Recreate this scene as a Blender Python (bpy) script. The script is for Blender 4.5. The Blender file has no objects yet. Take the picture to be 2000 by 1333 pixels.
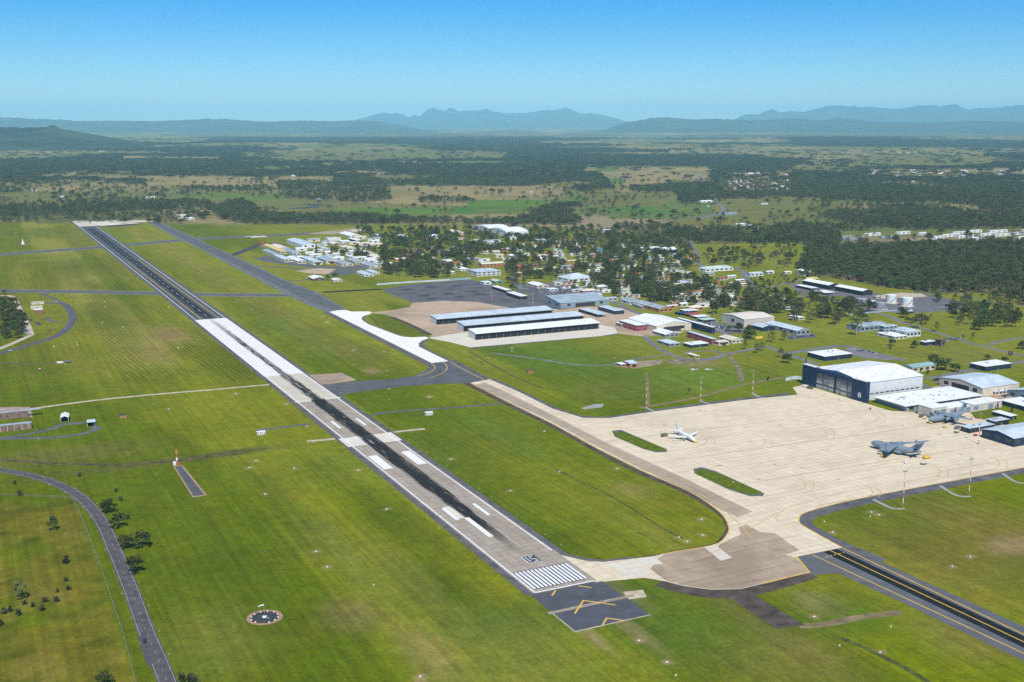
import bpy, math, random
import numpy as np
from mathutils import Vector, Matrix
from mathutils.geometry import tessellate_polygon

# ------------------------------------------------------------------ camera, sky, sun, exposure
SC = bpy.context.scene
COL = SC.collection
F, H, CX, CY, YH = 2200.0, 306.0, 1000.0, 666.5, 238.0      # survey of the photograph: focal length in pixels, flying height, horizon row
TH = math.atan((CY - YH) / F); CT, ST = math.cos(TH), math.sin(TH)
cam = bpy.data.cameras.new('camera'); cam.sensor_width = 36.0; cam.lens = F / 2000 * 36; cam.sensor_fit = 'HORIZONTAL'
cam.clip_start = 1.0; cam.clip_end = 300000.0
co = bpy.data.objects.new('camera', cam); COL.objects.link(co)
co.location = (0, 0, H); co.rotation_euler = (math.pi / 2 - TH, 0, 0); SC.camera = co

SUN_EL, SUN_AZ = math.radians(52), math.radians(172)          # azimuth clockwise from +Y (the view direction)
sd = Vector((math.sin(SUN_AZ) * math.cos(SUN_EL), math.cos(SUN_AZ) * math.cos(SUN_EL), math.sin(SUN_EL)))
W = bpy.data.worlds.new('World'); SC.world = W; W.use_nodes = True
nt = W.node_tree
sky = nt.nodes.new('ShaderNodeTexSky'); sky.sky_type = 'NISHITA'; sky.sun_disc = False
sky.sun_elevation = SUN_EL; sky.sun_rotation = SUN_AZ; sky.altitude = 1200; sky.air_density = 1.0; sky.dust_density = 0.1; sky.ozone_density = 10.0
nt.nodes['Background'].inputs['Strength'].default_value = 0.118
hs = nt.nodes.new('ShaderNodeHueSaturation'); hs.inputs['Saturation'].default_value = 1.37      # the photograph's saturated film look, over the whole sky
nt.links.new(sky.outputs[0], hs.inputs['Color']); nt.links.new(hs.outputs[0], nt.nodes['Background'].inputs['Color'])
sl = bpy.data.lights.new('sun', 'SUN'); sl.energy = 4.9; sl.angle = math.radians(0.5); sl.color = (1.0, 0.955, 0.88)
so = bpy.data.objects.new('sun', sl); COL.objects.link(so)
so.rotation_euler = sd.to_track_quat('Z', 'Y').to_euler(); so.location = (0, 0, 2000)
SC.view_settings.view_transform = 'Standard'; SC.view_settings.look = 'None'; SC.view_settings.gamma = 1.0
SC.view_settings.exposure = 0.0
SC.cycles.use_denoising = False
SC.cycles.max_bounces = 6; SC.cycles.diffuse_bounces = 2; SC.cycles.glossy_bounces = 2; SC.cycles.transmission_bounces = 2; SC.cycles.volume_bounces = 3; SC.cycles.transparent_max_bounces = 6
SC.cycles.caustics_reflective = False; SC.cycles.caustics_refractive = False

rnd = random.Random(7)
# ------------------------------------------------------------------ survey frame
def G(px, py):
    """point of the flat ground surveyed from photograph pixel (px, py)"""
    t = H / ((py - YH) * CT)
    return Vector((t * (px - CX), t * (F * CT - (py - CY) * ST)))
def PR(x, y, z=0.0):
    zc = y * CT + (H - z) * ST; yc = -y * ST + (H - z) * CT
    return CX + F * x / zc, CY + F * yc / zc
D2 = Vector((-1100, F / CT)).normalized(); N2 = Vector((D2.y, -D2.x))      # runway direction and its right-hand normal
O2 = (G(1045.5, 1158) + G(1161.6, 1135.7)) / 2                             # runway threshold
RZ = math.atan2(N2.y, N2.x)
def R(u, v):
    return O2 + D2 * u + N2 * v
def UV(p):
    q = p - O2; return q.dot(D2), q.dot(N2)
def KM(py):
    return (py - YH) * CT / H

# ------------------------------------------------------------------ numpy noise, terrain
def vnoise(x, y, seed=0):
    xi = np.floor(x).astype(np.int64); yi = np.floor(y).astype(np.int64); fx = x - xi; fy = y - yi
    def h(a, b):
        n = (a * 374761393 + b * 668265263 + seed * 1442695041) & 0xffffffff
        n = ((n ^ (n >> 13)) * 1274126177) & 0xffffffff
        return ((n ^ (n >> 16)) & 0xffff) / 65535.0
    sx = fx * fx * (3 - 2 * fx); sy = fy * fy * (3 - 2 * fy)
    a = h(xi, yi) * (1 - sx) + h(xi + 1, yi) * sx; b = h(xi, yi + 1) * (1 - sx) + h(xi + 1, yi + 1) * sx
    return a * (1 - sy) + b * sy
def fbm(x, y, seed=0, o=4):
    r = 0; a = 0.5; t = 0
    for i in range(o):
        r = r + a * vnoise(x, y, seed + i * 17); t += a; x = x * 2.03 + 5.1; y = y * 2.03 + 1.7; a *= 0.5
    return r / t
def sstep(a, b, x):
    t = np.clip((x - a) / (b - a), 0, 1); return t * t * (3 - 2 * t)
def terrain(x, y):
    r = np.hypot(x, y)
    amp = 55 * sstep(6000, 22000, r)
    return amp * np.maximum(0, fbm(x / 5200, y / 3600, 3, 3) - 0.42) * 2.4
def inpoly(px, py, poly):
    c = np.zeros(px.shape, bool); n = len(poly)
    for i in range(n):
        x1, y1 = poly[i]; x2, y2 = poly[i - 1]
        if y1 == y2: continue
        c ^= ((y1 > py) != (y2 > py)) & (px < (x2 - x1) * (py - y1) / (y2 - y1) + x1)
    return c

# ------------------------------------------------------------------ materials
MATS = {}
def newmat(name):
    m = bpy.data.materials.new(name); m.use_nodes = True
    return m, m.node_tree.nodes, m.node_tree.links, m.node_tree.nodes['Principled BSDF']
def mat(name, col, rough=0.75, var=0.12, scale=0.25, metal=0.0, spec=0.25, ribs=0.0, col2=None):
    """procedural paint: base colour with two octaves of weathering; ribs adds the profile of sheet metal"""
    if name in MATS: return MATS[name]
    m, n, l, b = newmat(name)
    b.inputs['Roughness'].default_value = rough; b.inputs['Metallic'].default_value = metal; b.inputs['Specular IOR Level'].default_value = spec
    g = n.new('ShaderNodeNewGeometry'); t = n.new('ShaderNodeTexNoise'); t.inputs['Scale'].default_value = scale; t.inputs['Detail'].default_value = 5; t.inputs['Roughness'].default_value = 0.65
    l.new(g.outputs['Position'], t.inputs['Vector'])
    r = n.new('ShaderNodeMapRange'); r.inputs['From Min'].default_value = 0.3; r.inputs['From Max'].default_value = 0.7
    l.new(t.outputs['Fac'], r.inputs['Value'])
    mx = n.new('ShaderNodeMix'); mx.data_type = 'RGBA'
    c2 = col2 or tuple(c * (1 - 2 * var) for c in col)
    c1 = col if col2 else tuple(min(1, c * (1 + var)) for c in col)
    mx.inputs[6].default_value = (*c2, 1); mx.inputs[7].default_value = (*c1, 1)
    l.new(r.outputs[0], mx.inputs[0]); l.new(mx.outputs[2], b.inputs['Base Color'])
    if ribs:
        tc = n.new('ShaderNodeTexCoord'); w = n.new('ShaderNodeTexWave'); w.inputs['Scale'].default_value = ribs
        l.new(tc.outputs['Object'], w.inputs['Vector'])
        bp = n.new('ShaderNodeBump'); bp.inputs['Strength'].default_value = 0.25; bp.inputs['Distance'].default_value = 0.05
        l.new(w.outputs['Fac'], bp.inputs['Height']); l.new(bp.outputs[0], b.inputs['Normal'])
    MATS[name] = m
    return m

# ------------------------------------------------------------------ mesh builder
class MB:
    def __init__(s): s.v = []; s.f = []; s.m = []
    def face(s, pts, mi=0):
        k = len(s.v); s.v += [tuple(p) for p in pts]; s.f.append(tuple(range(k, k + len(pts)))); s.m.append(mi)
    def box(s, x0, x1, y0, y1, z0, z1, mi=0):
        k = len(s.v)
        s.v += [(x0, y0, z0), (x1, y0, z0), (x1, y1, z0), (x0, y1, z0), (x0, y0, z1), (x1, y0, z1), (x1, y1, z1), (x0, y1, z1)]
        for q in ((0, 3, 2, 1), (4, 5, 6, 7), (0, 1, 5, 4), (1, 2, 6, 5), (2, 3, 7, 6), (3, 0, 4, 7)):
            s.f.append(tuple(k + i for i in q)); s.m.append(mi)
        return s
    def loft(s, rings, mi=0, caps=True):
        k = len(s.v); n = len(rings[0])
        for r in rings: s.v += [tuple(p) for p in r]
        for j in range(len(rings) - 1):
            for i in range(n):
                a = k + j * n + i; b = k + j * n + (i + 1) % n
                s.f.append((a, b, b + n, a + n)); s.m.append(mi)
        if caps:
            s.f.append(tuple(k + i for i in reversed(range(n)))); s.m.append(mi)
            e = k + (len(rings) - 1) * n; s.f.append(tuple(e + i for i in range(n))); s.m.append(mi)
        return s
    def tube(s, p0, p1, r0, r1=None, n=8, mi=0):
        p0, p1 = Vector(p0), Vector(p1); r1 = r0 if r1 is None else r1
        d = (p1 - p0).normalized(); a = d.orthogonal().normalized(); b = d.cross(a)
        s.loft([[p + (a * math.cos(2 * math.pi * i / n) + b * math.sin(2 * math.pi * i / n)) * r for i in range(n)] for p, r in ((p0, r0), (p1, r1))], mi)
        return s
    def prism(s, prof, y0, y1, mi=0):
        """profile in (x, z), extruded along y"""
        s.loft([[(x, y0, z) for x, z in prof], [(x, y1, z) for x, z in prof]], mi); return s
    def mesh(s, name, mats):
        me = bpy.data.meshes.new(name); me.from_pydata(s.v, [], s.f)
        for m in (mats if isinstance(mats, (list, tuple)) else [mats]): me.materials.append(m)
        if any(s.m): me.polygons.foreach_set('material_index', s.m)
        me.update(); return me
    def build(s, name, mats, parent=None, loc=None, rz=None, smooth=False):
        me = s.mesh(name, mats)
        if smooth: me.polygons.foreach_set('use_smooth', [True] * len(me.polygons))
        return link(name, me, parent, loc, rz)
def link(name, data, parent=None, loc=None, rz=None):
    o = bpy.data.objects.new(name, data); COL.objects.link(o)
    if parent is not None: o.parent = parent
    if loc is not None: o.location = loc
    if rz is not None: o.rotation_euler = (0, 0, rz)
    return o
def tag(o, label, cat, group=None, kind=None):
    o['label'] = label; o['category'] = cat
    if group: o['group'] = group
    if kind: o['kind'] = kind
    return o
def thing(name, label, cat, loc, rz=0.0, group=None):
    return tag(link(name, None, None, loc, rz), label, cat, group)
def struct(o): o['kind'] = 'structure'; return o

LAY = [0]
def lay(z):
    LAY[0] += 1; return z + (LAY[0] % 60) * .00012      # no two sheets share a plane
# ground sheets -----------------------------------------------------
def sheet(name, pts, z, m, parent=None, kind='structure'):
    """flat polygon through world points (Vector 2d)"""
    z = lay(z); P3 = [Vector((p[0], p[1], 0)) for p in pts]
    c = sum(P3, Vector()) / len(P3); c.z = 0
    tri = tessellate_polygon([[p - c for p in P3]])
    me = bpy.data.meshes.new(name)
    fs = []
    for a, b, d in tri:
        n = (P3[b] - P3[a]).cross(P3[d] - P3[a]).z
        fs.append((a, b, d) if n > 0 else (a, d, b))
    me.from_pydata([p - c for p in P3], [], fs); me.materials.append(m); me.update()
    o = link(name, me, parent, (c.x, c.y, z))
    if parent is not None: o.location = (c.x - parent.location.x, c.y - parent.location.y, z - parent.location.z)
    elif kind: o['kind'] = kind
    return o
def psheet(name, pix, z, m, parent=None, kind='structure'):
    return sheet(name, [G(*p) for p in pix], z, m, parent, kind)
def smooth_line(pts, sub=5):
    out = []; n = len(pts)
    for i in range(n - 1):
        p0, p1, p2, p3 = pts[max(i - 1, 0)], pts[i], pts[i + 1], pts[min(i + 2, n - 1)]
        for k in range(sub):
            t = k / sub
            out.append(0.5 * ((2 * p1) + (p2 - p0) * t + (2 * p0 - 5 * p1 + 4 * p2 - p3) * t * t + (3 * p1 - p0 - 3 * p2 + p3) * t ** 3))
    return out + [pts[-1]]
def strip_mesh(name, pts, w, m, off=0.0, dash=None):
    """ribbon of width w along 2d points, shifted sideways by off; dash=(on, gap)"""
    L = []; acc = 0
    for i, p in enumerate(pts):
        a = pts[max(i - 1, 0)]; b = pts[min(i + 1, len(pts) - 1)]; d = (b - a).normalized(); nn = Vector((d.y, -d.x))
        L.append((p + nn * (off - w / 2), p + nn * (off + w / 2)))
    c = pts[len(pts) // 2]
    vs = []; fs = []
    if not dash:
        for a, b in L: vs += [(a.x - c.x, a.y - c.y, 0), (b.x - c.x, b.y - c.y, 0)]
        fs = [(2 * i, 2 * i + 1, 2 * i + 3, 2 * i + 2) for i in range(len(L) - 1)]
    else:
        on, gap = dash; s = 0
        for i in range(len(pts) - 1):
            seg = (pts[i + 1] - pts[i]).length; d = (pts[i + 1] - pts[i]) / seg; nn = Vector((d.y, -d.x))
            while s < seg:
                e = min(s + on, seg); k = len(vs)
                for q, sg in ((s, -1), (s, 1), (e, 1), (e, -1)):
                    p = pts[i] + d * q + nn * (off + sg * w / 2); vs.append((p.x - c.x, p.y - c.y, 0))
                fs.append((k, k + 1, k + 2, k + 3)); s += on + gap
            s -= seg
    me = bpy.data.meshes.new(name); me.from_pydata(vs, [], fs); me.materials.append(m); me.update()
    return me, c
def strip(name, pts, w, z, m, parent=None, off=0.0, dash=None, kind='structure'):
    z = lay(z); me, c = strip_mesh(name, pts, w, m, off, dash)
    o = link(name, me, parent, (c.x, c.y, z))
    if parent is not None: o.location = (c.x - parent.location.x, c.y - parent.location.y, z - parent.location.z)
    elif kind: o['kind'] = kind
    return o
def pstrip(name, pix, w, z, m, sub=5, **k):
    return strip(name, smooth_line([G(*p) for p in pix], sub), w, z, m, **k)

# ------------------------------------------------------------------ land cover, surveyed in photograph pixels
C_AIR = (.136, .168, .002); C_DRY = (.20, .175, .04); C_TAN = (.27, .215, .095); C_CROP = (.10, .17, .028); C_OLIVE = (.15, .15, .045)
C_WOOD = (.085, .08, .035); C_DIRT = (.36, .24, .14); C_DKG = (.062, .10, .004); C_TOWN = (.12, .145, .025)
# open paddocks and crops beyond the airfield: polygon, colour
FIELDS = [
    ([(0, 380), (120, 372), (330, 372), (560, 374), (640, 384), (660, 400), (600, 415), (480, 408), (400, 398), (250, 388), (90, 396), (0, 402)], C_OLIVE),
    ([(0, 340), (40, 330), (250, 340), (520, 345), (680, 352), (700, 372), (560, 376), (330, 374), (60, 374), (0, 366)], C_TAN),
    ([(325, 378), (470, 378), (545, 380), (560, 388), (470, 393), (330, 390)], C_CROP),
    ([(600, 398), (760, 398), (900, 402), (880, 424), (640, 424), (560, 412)], C_OLIVE),
    ([(650, 409), (760, 406), (874, 407), (866, 418), (760, 421), (650, 420)], C_CROP),
    ([(755, 362), (1030, 362), (1105, 366), (1100, 390), (920, 390), (900, 402), (760, 398), (740, 380)], C_TAN),
    ([(925, 390), (1070, 390), (1062, 404), (905, 405)], C_CROP),
    ([(884, 405), (1040, 404), (1022, 418), (870, 419)], (.07, .15, .03)),
    ([(1100, 383), (1137, 382), (1134, 393), (1098, 394)], C_CROP),
    ([(1150, 376), (1320, 374), (1320, 404), (1130, 404)], C_OLIVE),
    ([(1134, 404), (1330, 402), (1330, 428), (1200, 428), (1130, 414)], (.085, .16, .032)),
    ([(1300, 392), (1390, 392), (1400, 425), (1300, 428)], (.10, .16, .035)),
    ([(1140, 325), (1390, 326), (1380, 352), (1230, 362), (1140, 350)], C_TAN),
    ([(1165, 325), (1210, 325), (1206, 335), (1160, 336)], C_CROP),
    ([(1154, 351), (1217, 350), (1214, 360), (1150, 361)], C_CROP),
    ([(1415, 392), (1560, 388), (1632, 396), (1630, 420), (1580, 426), (1480, 430), (1400, 426)], C_OLIVE),
    ([(1330, 430), (1460, 434), (1470, 452), (1300, 452)], C_DRY),
    ([(1530, 326), (1640, 314), (1760, 306), (1900, 308), (1942, 322), (1880, 326), (1720, 328), (1560, 333)], C_OLIVE),
    ([(234, 306), (434, 306), (430, 313), (240, 313)], C_TAN),
    ([(470, 300), (760, 294), (1000, 298), (980, 312), (700, 316), (480, 310)], C_OLIVE),
    ([(130, 262), (300, 264), (420, 272), (380, 284), (150, 280)], C_DRY),
    ([(700, 328), (800, 326), (880, 330), (860, 336), (700, 337)], C_TAN),
    ([(930, 336), (1080, 336), (1070, 344), (920, 346)], C_OLIVE),
    ([(1480, 340), (1550, 336), (1560, 346), (1480, 352)], C_TAN),
    ([(1890, 506), (2000, 510), (2000, 545), (1920, 540)], (.24, .20, .06)),
    ([(1400, 484), (1460, 476), (1560, 470), (1580, 490), (1530, 500), (1400, 505)], (.12, .18, .035)),
]
# woods: polygon, how much of the ground the crowns cover
WOODS = [
    ([(0, 400), (120, 398), (260, 390), (400, 388), (420, 396), (380, 408), (240, 412), (120, 418), (0, 424)], .9),
    ([(405, 402), (440, 392), (470, 386), (495, 398), (520, 412), (620, 416), (730, 414), (760, 420), (900, 422), (900, 436), (700, 438), (560, 438), (480, 438), (430, 428)], .9),
    ([(905, 426), (1010, 424), (1032, 414), (1070, 398), (1120, 392), (1150, 380), (1196, 384), (1196, 396), (1150, 410), (1160, 426), (1200, 436), (1130, 440), (900, 438)], .9),
    ([(1080, 340), (1170, 334), (1205, 370), (1196, 394), (1110, 396), (1098, 372), (1100, 356)], .9),
    ([(650, 336), (1030, 340), (1100, 346), (1100, 358), (1030, 364), (780, 364), (650, 362)], .85),
    ([(540, 350), (760, 354), (766, 392), (700, 396), (545, 388)], .45),
    ([(818, 382), (918, 384), (914, 398), (820, 397)], .45),
    ([(0, 310), (250, 314), (700, 314), (1040, 322), (1140, 326), (1140, 340), (1040, 342), (640, 346), (300, 344), (0, 340)], .85),
    ([(0, 336), (160, 344), (290, 350), (280, 362), (0, 360)], .7),
    ([(230, 366), (530, 360), (520, 376), (240, 378)], .35),
    ([(1230, 362), (1390, 352), (1400, 392), (1330, 400), (1320, 376), (1230, 374)], .85),
    ([(1390, 330), (1530, 334), (1720, 330), (1940, 330), (2000, 340), (2000, 470), (1640, 462), (1600, 430), (1632, 420), (1632, 392), (1560, 386), (1400, 390)], .95),
    ([(1590, 350), (2060, 345), (2200, 400), (2200, 580), (2000, 575), (1800, 572), (1700, 556), (1640, 540), (1592, 530), (1570, 496), (1590, 470), (1640, 478), (1700, 474), (1620, 450)], .95),
    ([(1200, 440), (1330, 452), (1480, 452), (1560, 436), (1640, 450), (1640, 478), (1590, 474), (1460, 476), (1340, 478), (1180, 470)], .8),
    ([(1900, 560), (2100, 565), (2100, 615), (2000, 600)], .5),
]
LOW = [(-400, 436), (60, 436), (560, 440), (700, 440), (900, 442), (1000, 452), (1200, 452), (1400, 470), (1560, 470), (1600, 540), (1720, 560), (2000, 580), (2600, 600), (2600, 3000), (-1400, 3000), (-400, 436)]
TOWN = [(640, 470), (700, 440), (900, 446), (1100, 450), (1340, 470), (1560, 520), (1600, 560), (1560, 650), (1400, 665), (1300, 640), (1240, 606), (1130, 600), (1000, 570), (940, 550), (730, 545), (640, 520)]
# tints of the grass: centre pixel, half-sizes in metres along / across the runway, colour, strength
SPOTS = [
    (330, 655, 70, 28, (.30, .19, .09), .55), (300, 690, 80, 20, (.30, .2, .1), .3), (726, 725, 16, 9, C_DIRT, .5), (1232, 958, 20, 14, C_DIRT, .35), (1600, 1180, 18, 14, C_DIRT, .5),
    (1220, 1165, 26, 8, C_DIRT, .7), (1230, 1225, 30, 5, C_DIRT, .7), (1150, 1238, 22, 4, C_DIRT, .6), (690, 1200, 24, 18, (.2, .15, .06), .5), (840, 1280, 40, 14, (.2, .14, .07), .5),
    (200, 620, 160, 30, C_DKG, .6), (120, 520, 150, 60, C_DKG, .55), (160, 465, 200, 45, C_DRY, .5), (250, 520, 190, 45, C_DRY, .4), (225, 570, 130, 40, C_DKG, .35), (480, 700, 120, 30, C_DKG, .5),
    (90, 455, 160, 50, C_DKG, .6), (400, 590, 300, 20, C_DRY, .3), (450, 730, 110, 25, C_DKG, .4), (300, 740, 80, 40, C_DKG, .3), (560, 640, 200, 25, (.1, .15, .025), .5), (700, 690, 70, 25, (.19, .15, .05), .35),
    (560, 560, 300, 20, (.2, .17, .05), .35), (760, 900, 60, 90, (.1, .155, .02), .4), (1000, 900, 120, 20, (.09, .13, .006), .6), (860, 830, 50, 40, (.10, .145, .006), .5), (1180, 1000, 130, 12, (.14, .165, .01), .5), (1100, 960, 150, 16, (.15, .17, .01), .6),
    (900, 1180, 70, 25, C_DKG, .7), (770, 1010, 90, 18, C_DKG, .7), (640, 1060, 100, 16, (.16, .18, .03), .4), (560, 1000, 120, 14, C_DKG, .5), (460, 1110, 80, 16, C_DKG, .45), (420, 1250, 50, 30, (.17, .18, .03), .5),
    (1350, 1240, 50, 40, (.06, .12, .015), .55), (1150, 1180, 30, 60, (.05, .115, .012), .6), (1700, 980, 60, 70, (.10, .135, .02), .3), (1850, 1090, 80, 60, (.2, .15, .035), .5), (1950, 1030, 80, 40, (.21, .15, .04), .45),
    (1100, 700, 110, 60, (.075, .16, .02), .6), (1350, 740, 70, 90, (.095, .175, .022), .6), (1600, 690, 40, 60, (.12, .16, .03), .4), (1200, 760, 50, 60, (.17, .17, .04), .3), (1900, 700, 70, 80, (.16, .16, .045), .4),
    (1480, 1215, 70, 12, (.18, .15, .05), .4), (1640, 1200, 30, 30, (.06, .12, .015), .6), (120, 890, 30, 80, (.17, .13, .05), .4), (300, 905, 10, 110, (.10, .09, .035), .6), (450, 885, 8, 30, (.05, .05, .02), .7),
    (1985, 1065, 15, 25, C_DIRT, .5), (1880, 1250, 30, 25, (.2, .14, .05), .4), (1000, 1280, 60, 40, (.16, .18, .035), .5), (1540, 1290, 40, 40, (.19, .15, .04), .4), (800, 1130, 70, 12, (.16, .175, .03), .5),
    (700, 1110, 80, 10, (.15, .18, .025), .5), (1370, 712, 14, 26, (.28, .2, .1), .6), (1050, 1030, 90, 12, C_DKG, .5), (1270, 1040, 60, 10, (.18, .17, .045), .5), (1150, 960, 190, 55, (.185, .2, .010), .5), (980, 850, 80, 20, (.09, .15, .02), .5),
]
MARKS = [(617, 1078), (639, 1108), (821, 1322), (1248, 1252), (1303, 1294), (487, 914), (518, 966), (700, 919), (575, 915), (755, 995), (881, 897), (997, 959), (1063, 843), (838, 776), (760, 760), (612, 862), (600, 833), (1205, 916), (1370, 1015), (1326, 1050), (1343, 1058), (1372, 1046), (1093, 922),
         (1702, 1001), (1717, 1006), (1860, 1107), (1895, 1088), (1626, 1040), (1719, 1275), (1432, 942), (1590, 1205), (500, 900), (330, 800), (460, 770), (560, 790), (1000, 680), (640, 630), (630, 618), (690, 685), (750, 688), (756, 724)]
mz = 1.0
def land(x, y):
    """colour of the bare ground, share covered by crowns, and mowing strength at world points"""
    X = np.asarray(x, float); Y = np.asarray(y, float); r = np.hypot(X, Y)
    zc = Y * CT + H * ST; ok = zc > 1
    zc = np.where(ok, zc, 1); px = CX + F * X / zc; py = np.where(ok, CY + F * (-Y * ST + H * CT) / zc, 3000)
    low = inpoly(px, py, LOW) | (~ok) | (r < 1500)
    n1 = fbm(X / 900, Y / 900, 11); n2 = fbm(X / 260 + 9, Y / 260, 23); n3 = fbm(X / 60, Y / 60, 31, 3); n4 = fbm(X / 330 + 2, Y / 700, 61, 4)
    col = np.empty(X.shape + (3,))
    def lerp(c, t):
        col[...] = col * (1 - t[..., None]) + np.array(c) * t[..., None]
    # open country: paddocks in irregular blocks with woods between
    wx = X + 500 * (fbm(X / 1500, Y / 1500, 51) - .5); wy = Y + 900 * (fbm(X / 1500 + 7, Y / 1500, 52) - .5)
    q = np.floor(wx / 430) * 7.13 + np.floor(wy / 640) * 3.71
    hsh = np.modf(np.abs(np.sin(q * 12.9898) * 43758.5453))[0]
    col[...] = C_DRY
    lerp(C_OLIVE, (hsh > .35).astype(float)); lerp(C_TAN, (hsh > .68).astype(float)); lerp((.12, .17, .04), (hsh > .90).astype(float)); lerp((.26, .21, .12), (hsh < .12).astype(float))
    wood = sstep(.49, .56, fbm(X / 1500, Y / 2100, 41, 5) + .10 * (n2 - .5))
    wood = np.where(r > 9000, sstep(.39, .54, fbm(X / 1700, Y / 2400, 43, 6)), wood * .75)
    col *= (1 - .05 * sstep(8000, 14000, r))[..., None]
    hedge = ((np.modf(np.abs(wx) / 430)[0] < .05) | (np.modf(np.abs(wy) / 640)[0] < .05)) & (r > 3000) & (n1 > .4)
    wood = np.where(hedge, np.maximum(wood, .45), wood)
    wood = np.where((r < 7500), wood * .38 + .03, wood)
    for poly, c in FIELDS:
        k = inpoly(px, py, poly); col[k] = c; wood[k] = .02 + .10 * sstep(.5, .62, n4[k])
    lerp(C_OLIVE, .55 * sstep(.42, .6, n2) * (~low))
    hp = 14 * np.maximum(py - YH, 0) * CT / H
    for poly, dn in WOODS:
        k = inpoly(px + 6 * (n2 - .5), py + 5 * (n3 - .5) - .8 * hp, poly) & inpoly(px, py + 3 * (n3 - .5), poly); g_ = dn * (1 - .9 * sstep(.56, .68, n4[k])); wood[k] = np.maximum(wood[k], g_)
    wood[low] = 0
    for poly, dn in WOODS[12:15]:
        k = inpoly(px, py, poly); wood[k] = dn * (1 - .8 * sstep(.60, .70, n4[k]))
    for poly, dn in (([(1640, 452), (2010, 446), (2060, 474), (1900, 478), (1640, 486)], .03), ([(1690, 331), (2010, 329), (2010, 346), (1690, 348)], .12), ([(1405, 337), (1545, 337), (1550, 376), (1405, 378)], .30), ([(1200, 440), (1330, 444), (1330, 452), (1200, 452)], .4)):
        k = inpoly(px, py, poly); wood[k] = dn
    # airfield grass
    lo = low & (wood < .05)
    col[lo] = C_AIR
    t = inpoly(px, py, TOWN) & lo
    col[t] = C_TOWN
    f = lo.astype(float)
    lerp((.16, .172, .012), f * .5 * sstep(.46, .68, n1)); lerp((.075, .125, .004), f * .6 * sstep(.5, .7, n2)); lerp((.17, .14, .025), f * .35 * sstep(.55, .75, fbm(X / 140, Y / 140, 77)))
    lerp((.205, .21, .026), f * .75 * sstep(800, 640, py) * (py < 1000)); lerp((.145, .172, .010), f * .45 * sstep(.4, .6, fbm(X / 45 + 3, Y / 110, 91)))
    u = (X - O2.x) * D2.x + (Y - O2.y) * D2.y; v = (X - O2.x) * N2.x + (Y - O2.y) * N2.y
    mow = np.zeros(X.shape)
    bt = fbm(v / 85 + .3, u / 1500 + 4, 97, 2) + .10 * (n2 - .5)
    bs = f * sstep(-500, -150, u) * sstep(480, 300, np.abs(v)) * (~t)
    lerp((.185, .195, .010), bs * .7 * sstep(.52, .60, bt)); lerp((.078, .115, .002), bs * .72 * sstep(.47, .39, bt))
    for v0, v1, c_, s_ in ((-100, -34, (.135, .15, .012), .5), (-178, -100, (.235, .22, .04), .65), (-300, -178, (.145, .15, .014), .5), (80, 140, (.195, .175, .03), .6), (30, 80, (.165, .19, .012), .5), (140, 188, (.18, .205, .016), .5)):
        vv = v + 16 * (n2 - .5); lerp(c_, f * s_ * sstep(700, 1000, u) * sstep(v0 - 5, v0 + 5, vv) * sstep(v1 + 5, v1 - 5, vv))
    for (a, b, su, sv, c, s) in SPOTS:
        p = G(a, b); pu, pv = UV(p)
        e = ((u - pu) / su) ** 2 + ((v - pv) / sv) ** 2
        w = np.exp(-e ** 1.5 * .7 - .9 * (n3 - .5) * e) * s * f
        lerp(c, np.clip(w, 0, 1))
    for (a, b) in MARKS:
        p = G(a, b); e = np.hypot(X - p.x, Y - p.y) / 3.6
        lerp(C_DIRT, np.clip(np.exp(-e ** 4) * .6 * f, 0, 1))
    k = inpoly(px, py, [(-300, 975), (145, 975), (262, 1333), (300, 1500), (-300, 1500)])
    lerp((.145, .128, .012), k * .8 * sstep(.2, .55, n3)); lerp((.20, .165, .03), k * .5 * sstep(.52, .68, fbm(X / 30 + 5, Y / 30, 89))); lerp((.075, .09, .006), k * .7 * sstep(.52, .68, fbm(X / 18, Y / 18, 88)))
    wob = 14 * (n2 - .5)
    for poly_, s_ in (([(175, 500), (285, 490), (395, 570), (300, 572), (232, 562)], .9), ([(60, 530), (150, 520), (200, 560), (190, 572), (60, 570)], .8), ([(165, 590), (225, 590), (330, 690), (290, 745), (240, 745), (190, 650)], .8), ([(380, 640), (530, 738), (450, 746), (350, 690)], .9), ([(240, 500), (330, 572), (260, 572)], .5), ([(230, 600), (330, 640), (380, 740), (300, 740)], .45)):
        k = inpoly(px + wob, py + wob * .3, poly_); mow[k] = s_
    k = inpoly(px, py, [(110, 440), (160, 445), (190, 480), (140, 486)]); mow[k] = .6
    k = inpoly(px, py, [(900, 780), (1080, 830), (1400, 1010), (1400, 1060), (1150, 1080), (700, 780)]); mow[k] = .16
    k = inpoly(px, py, [(260, 940), (700, 900), (1040, 1160), (1100, 1320), (300, 1320)]); mow[k] = .10
    k = inpoly(px, py, [(1130, 690), (1450, 690), (1540, 740), (1220, 790)]); mow[k] = .3
    # woodland floor, and beyond sight of single trees the canopy itself
    lerp(C_WOOD, np.clip(wood, 0, 1) * np.where(r > 12000, .95, .85) * (~lo))
    return col, wood, mow, low

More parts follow.
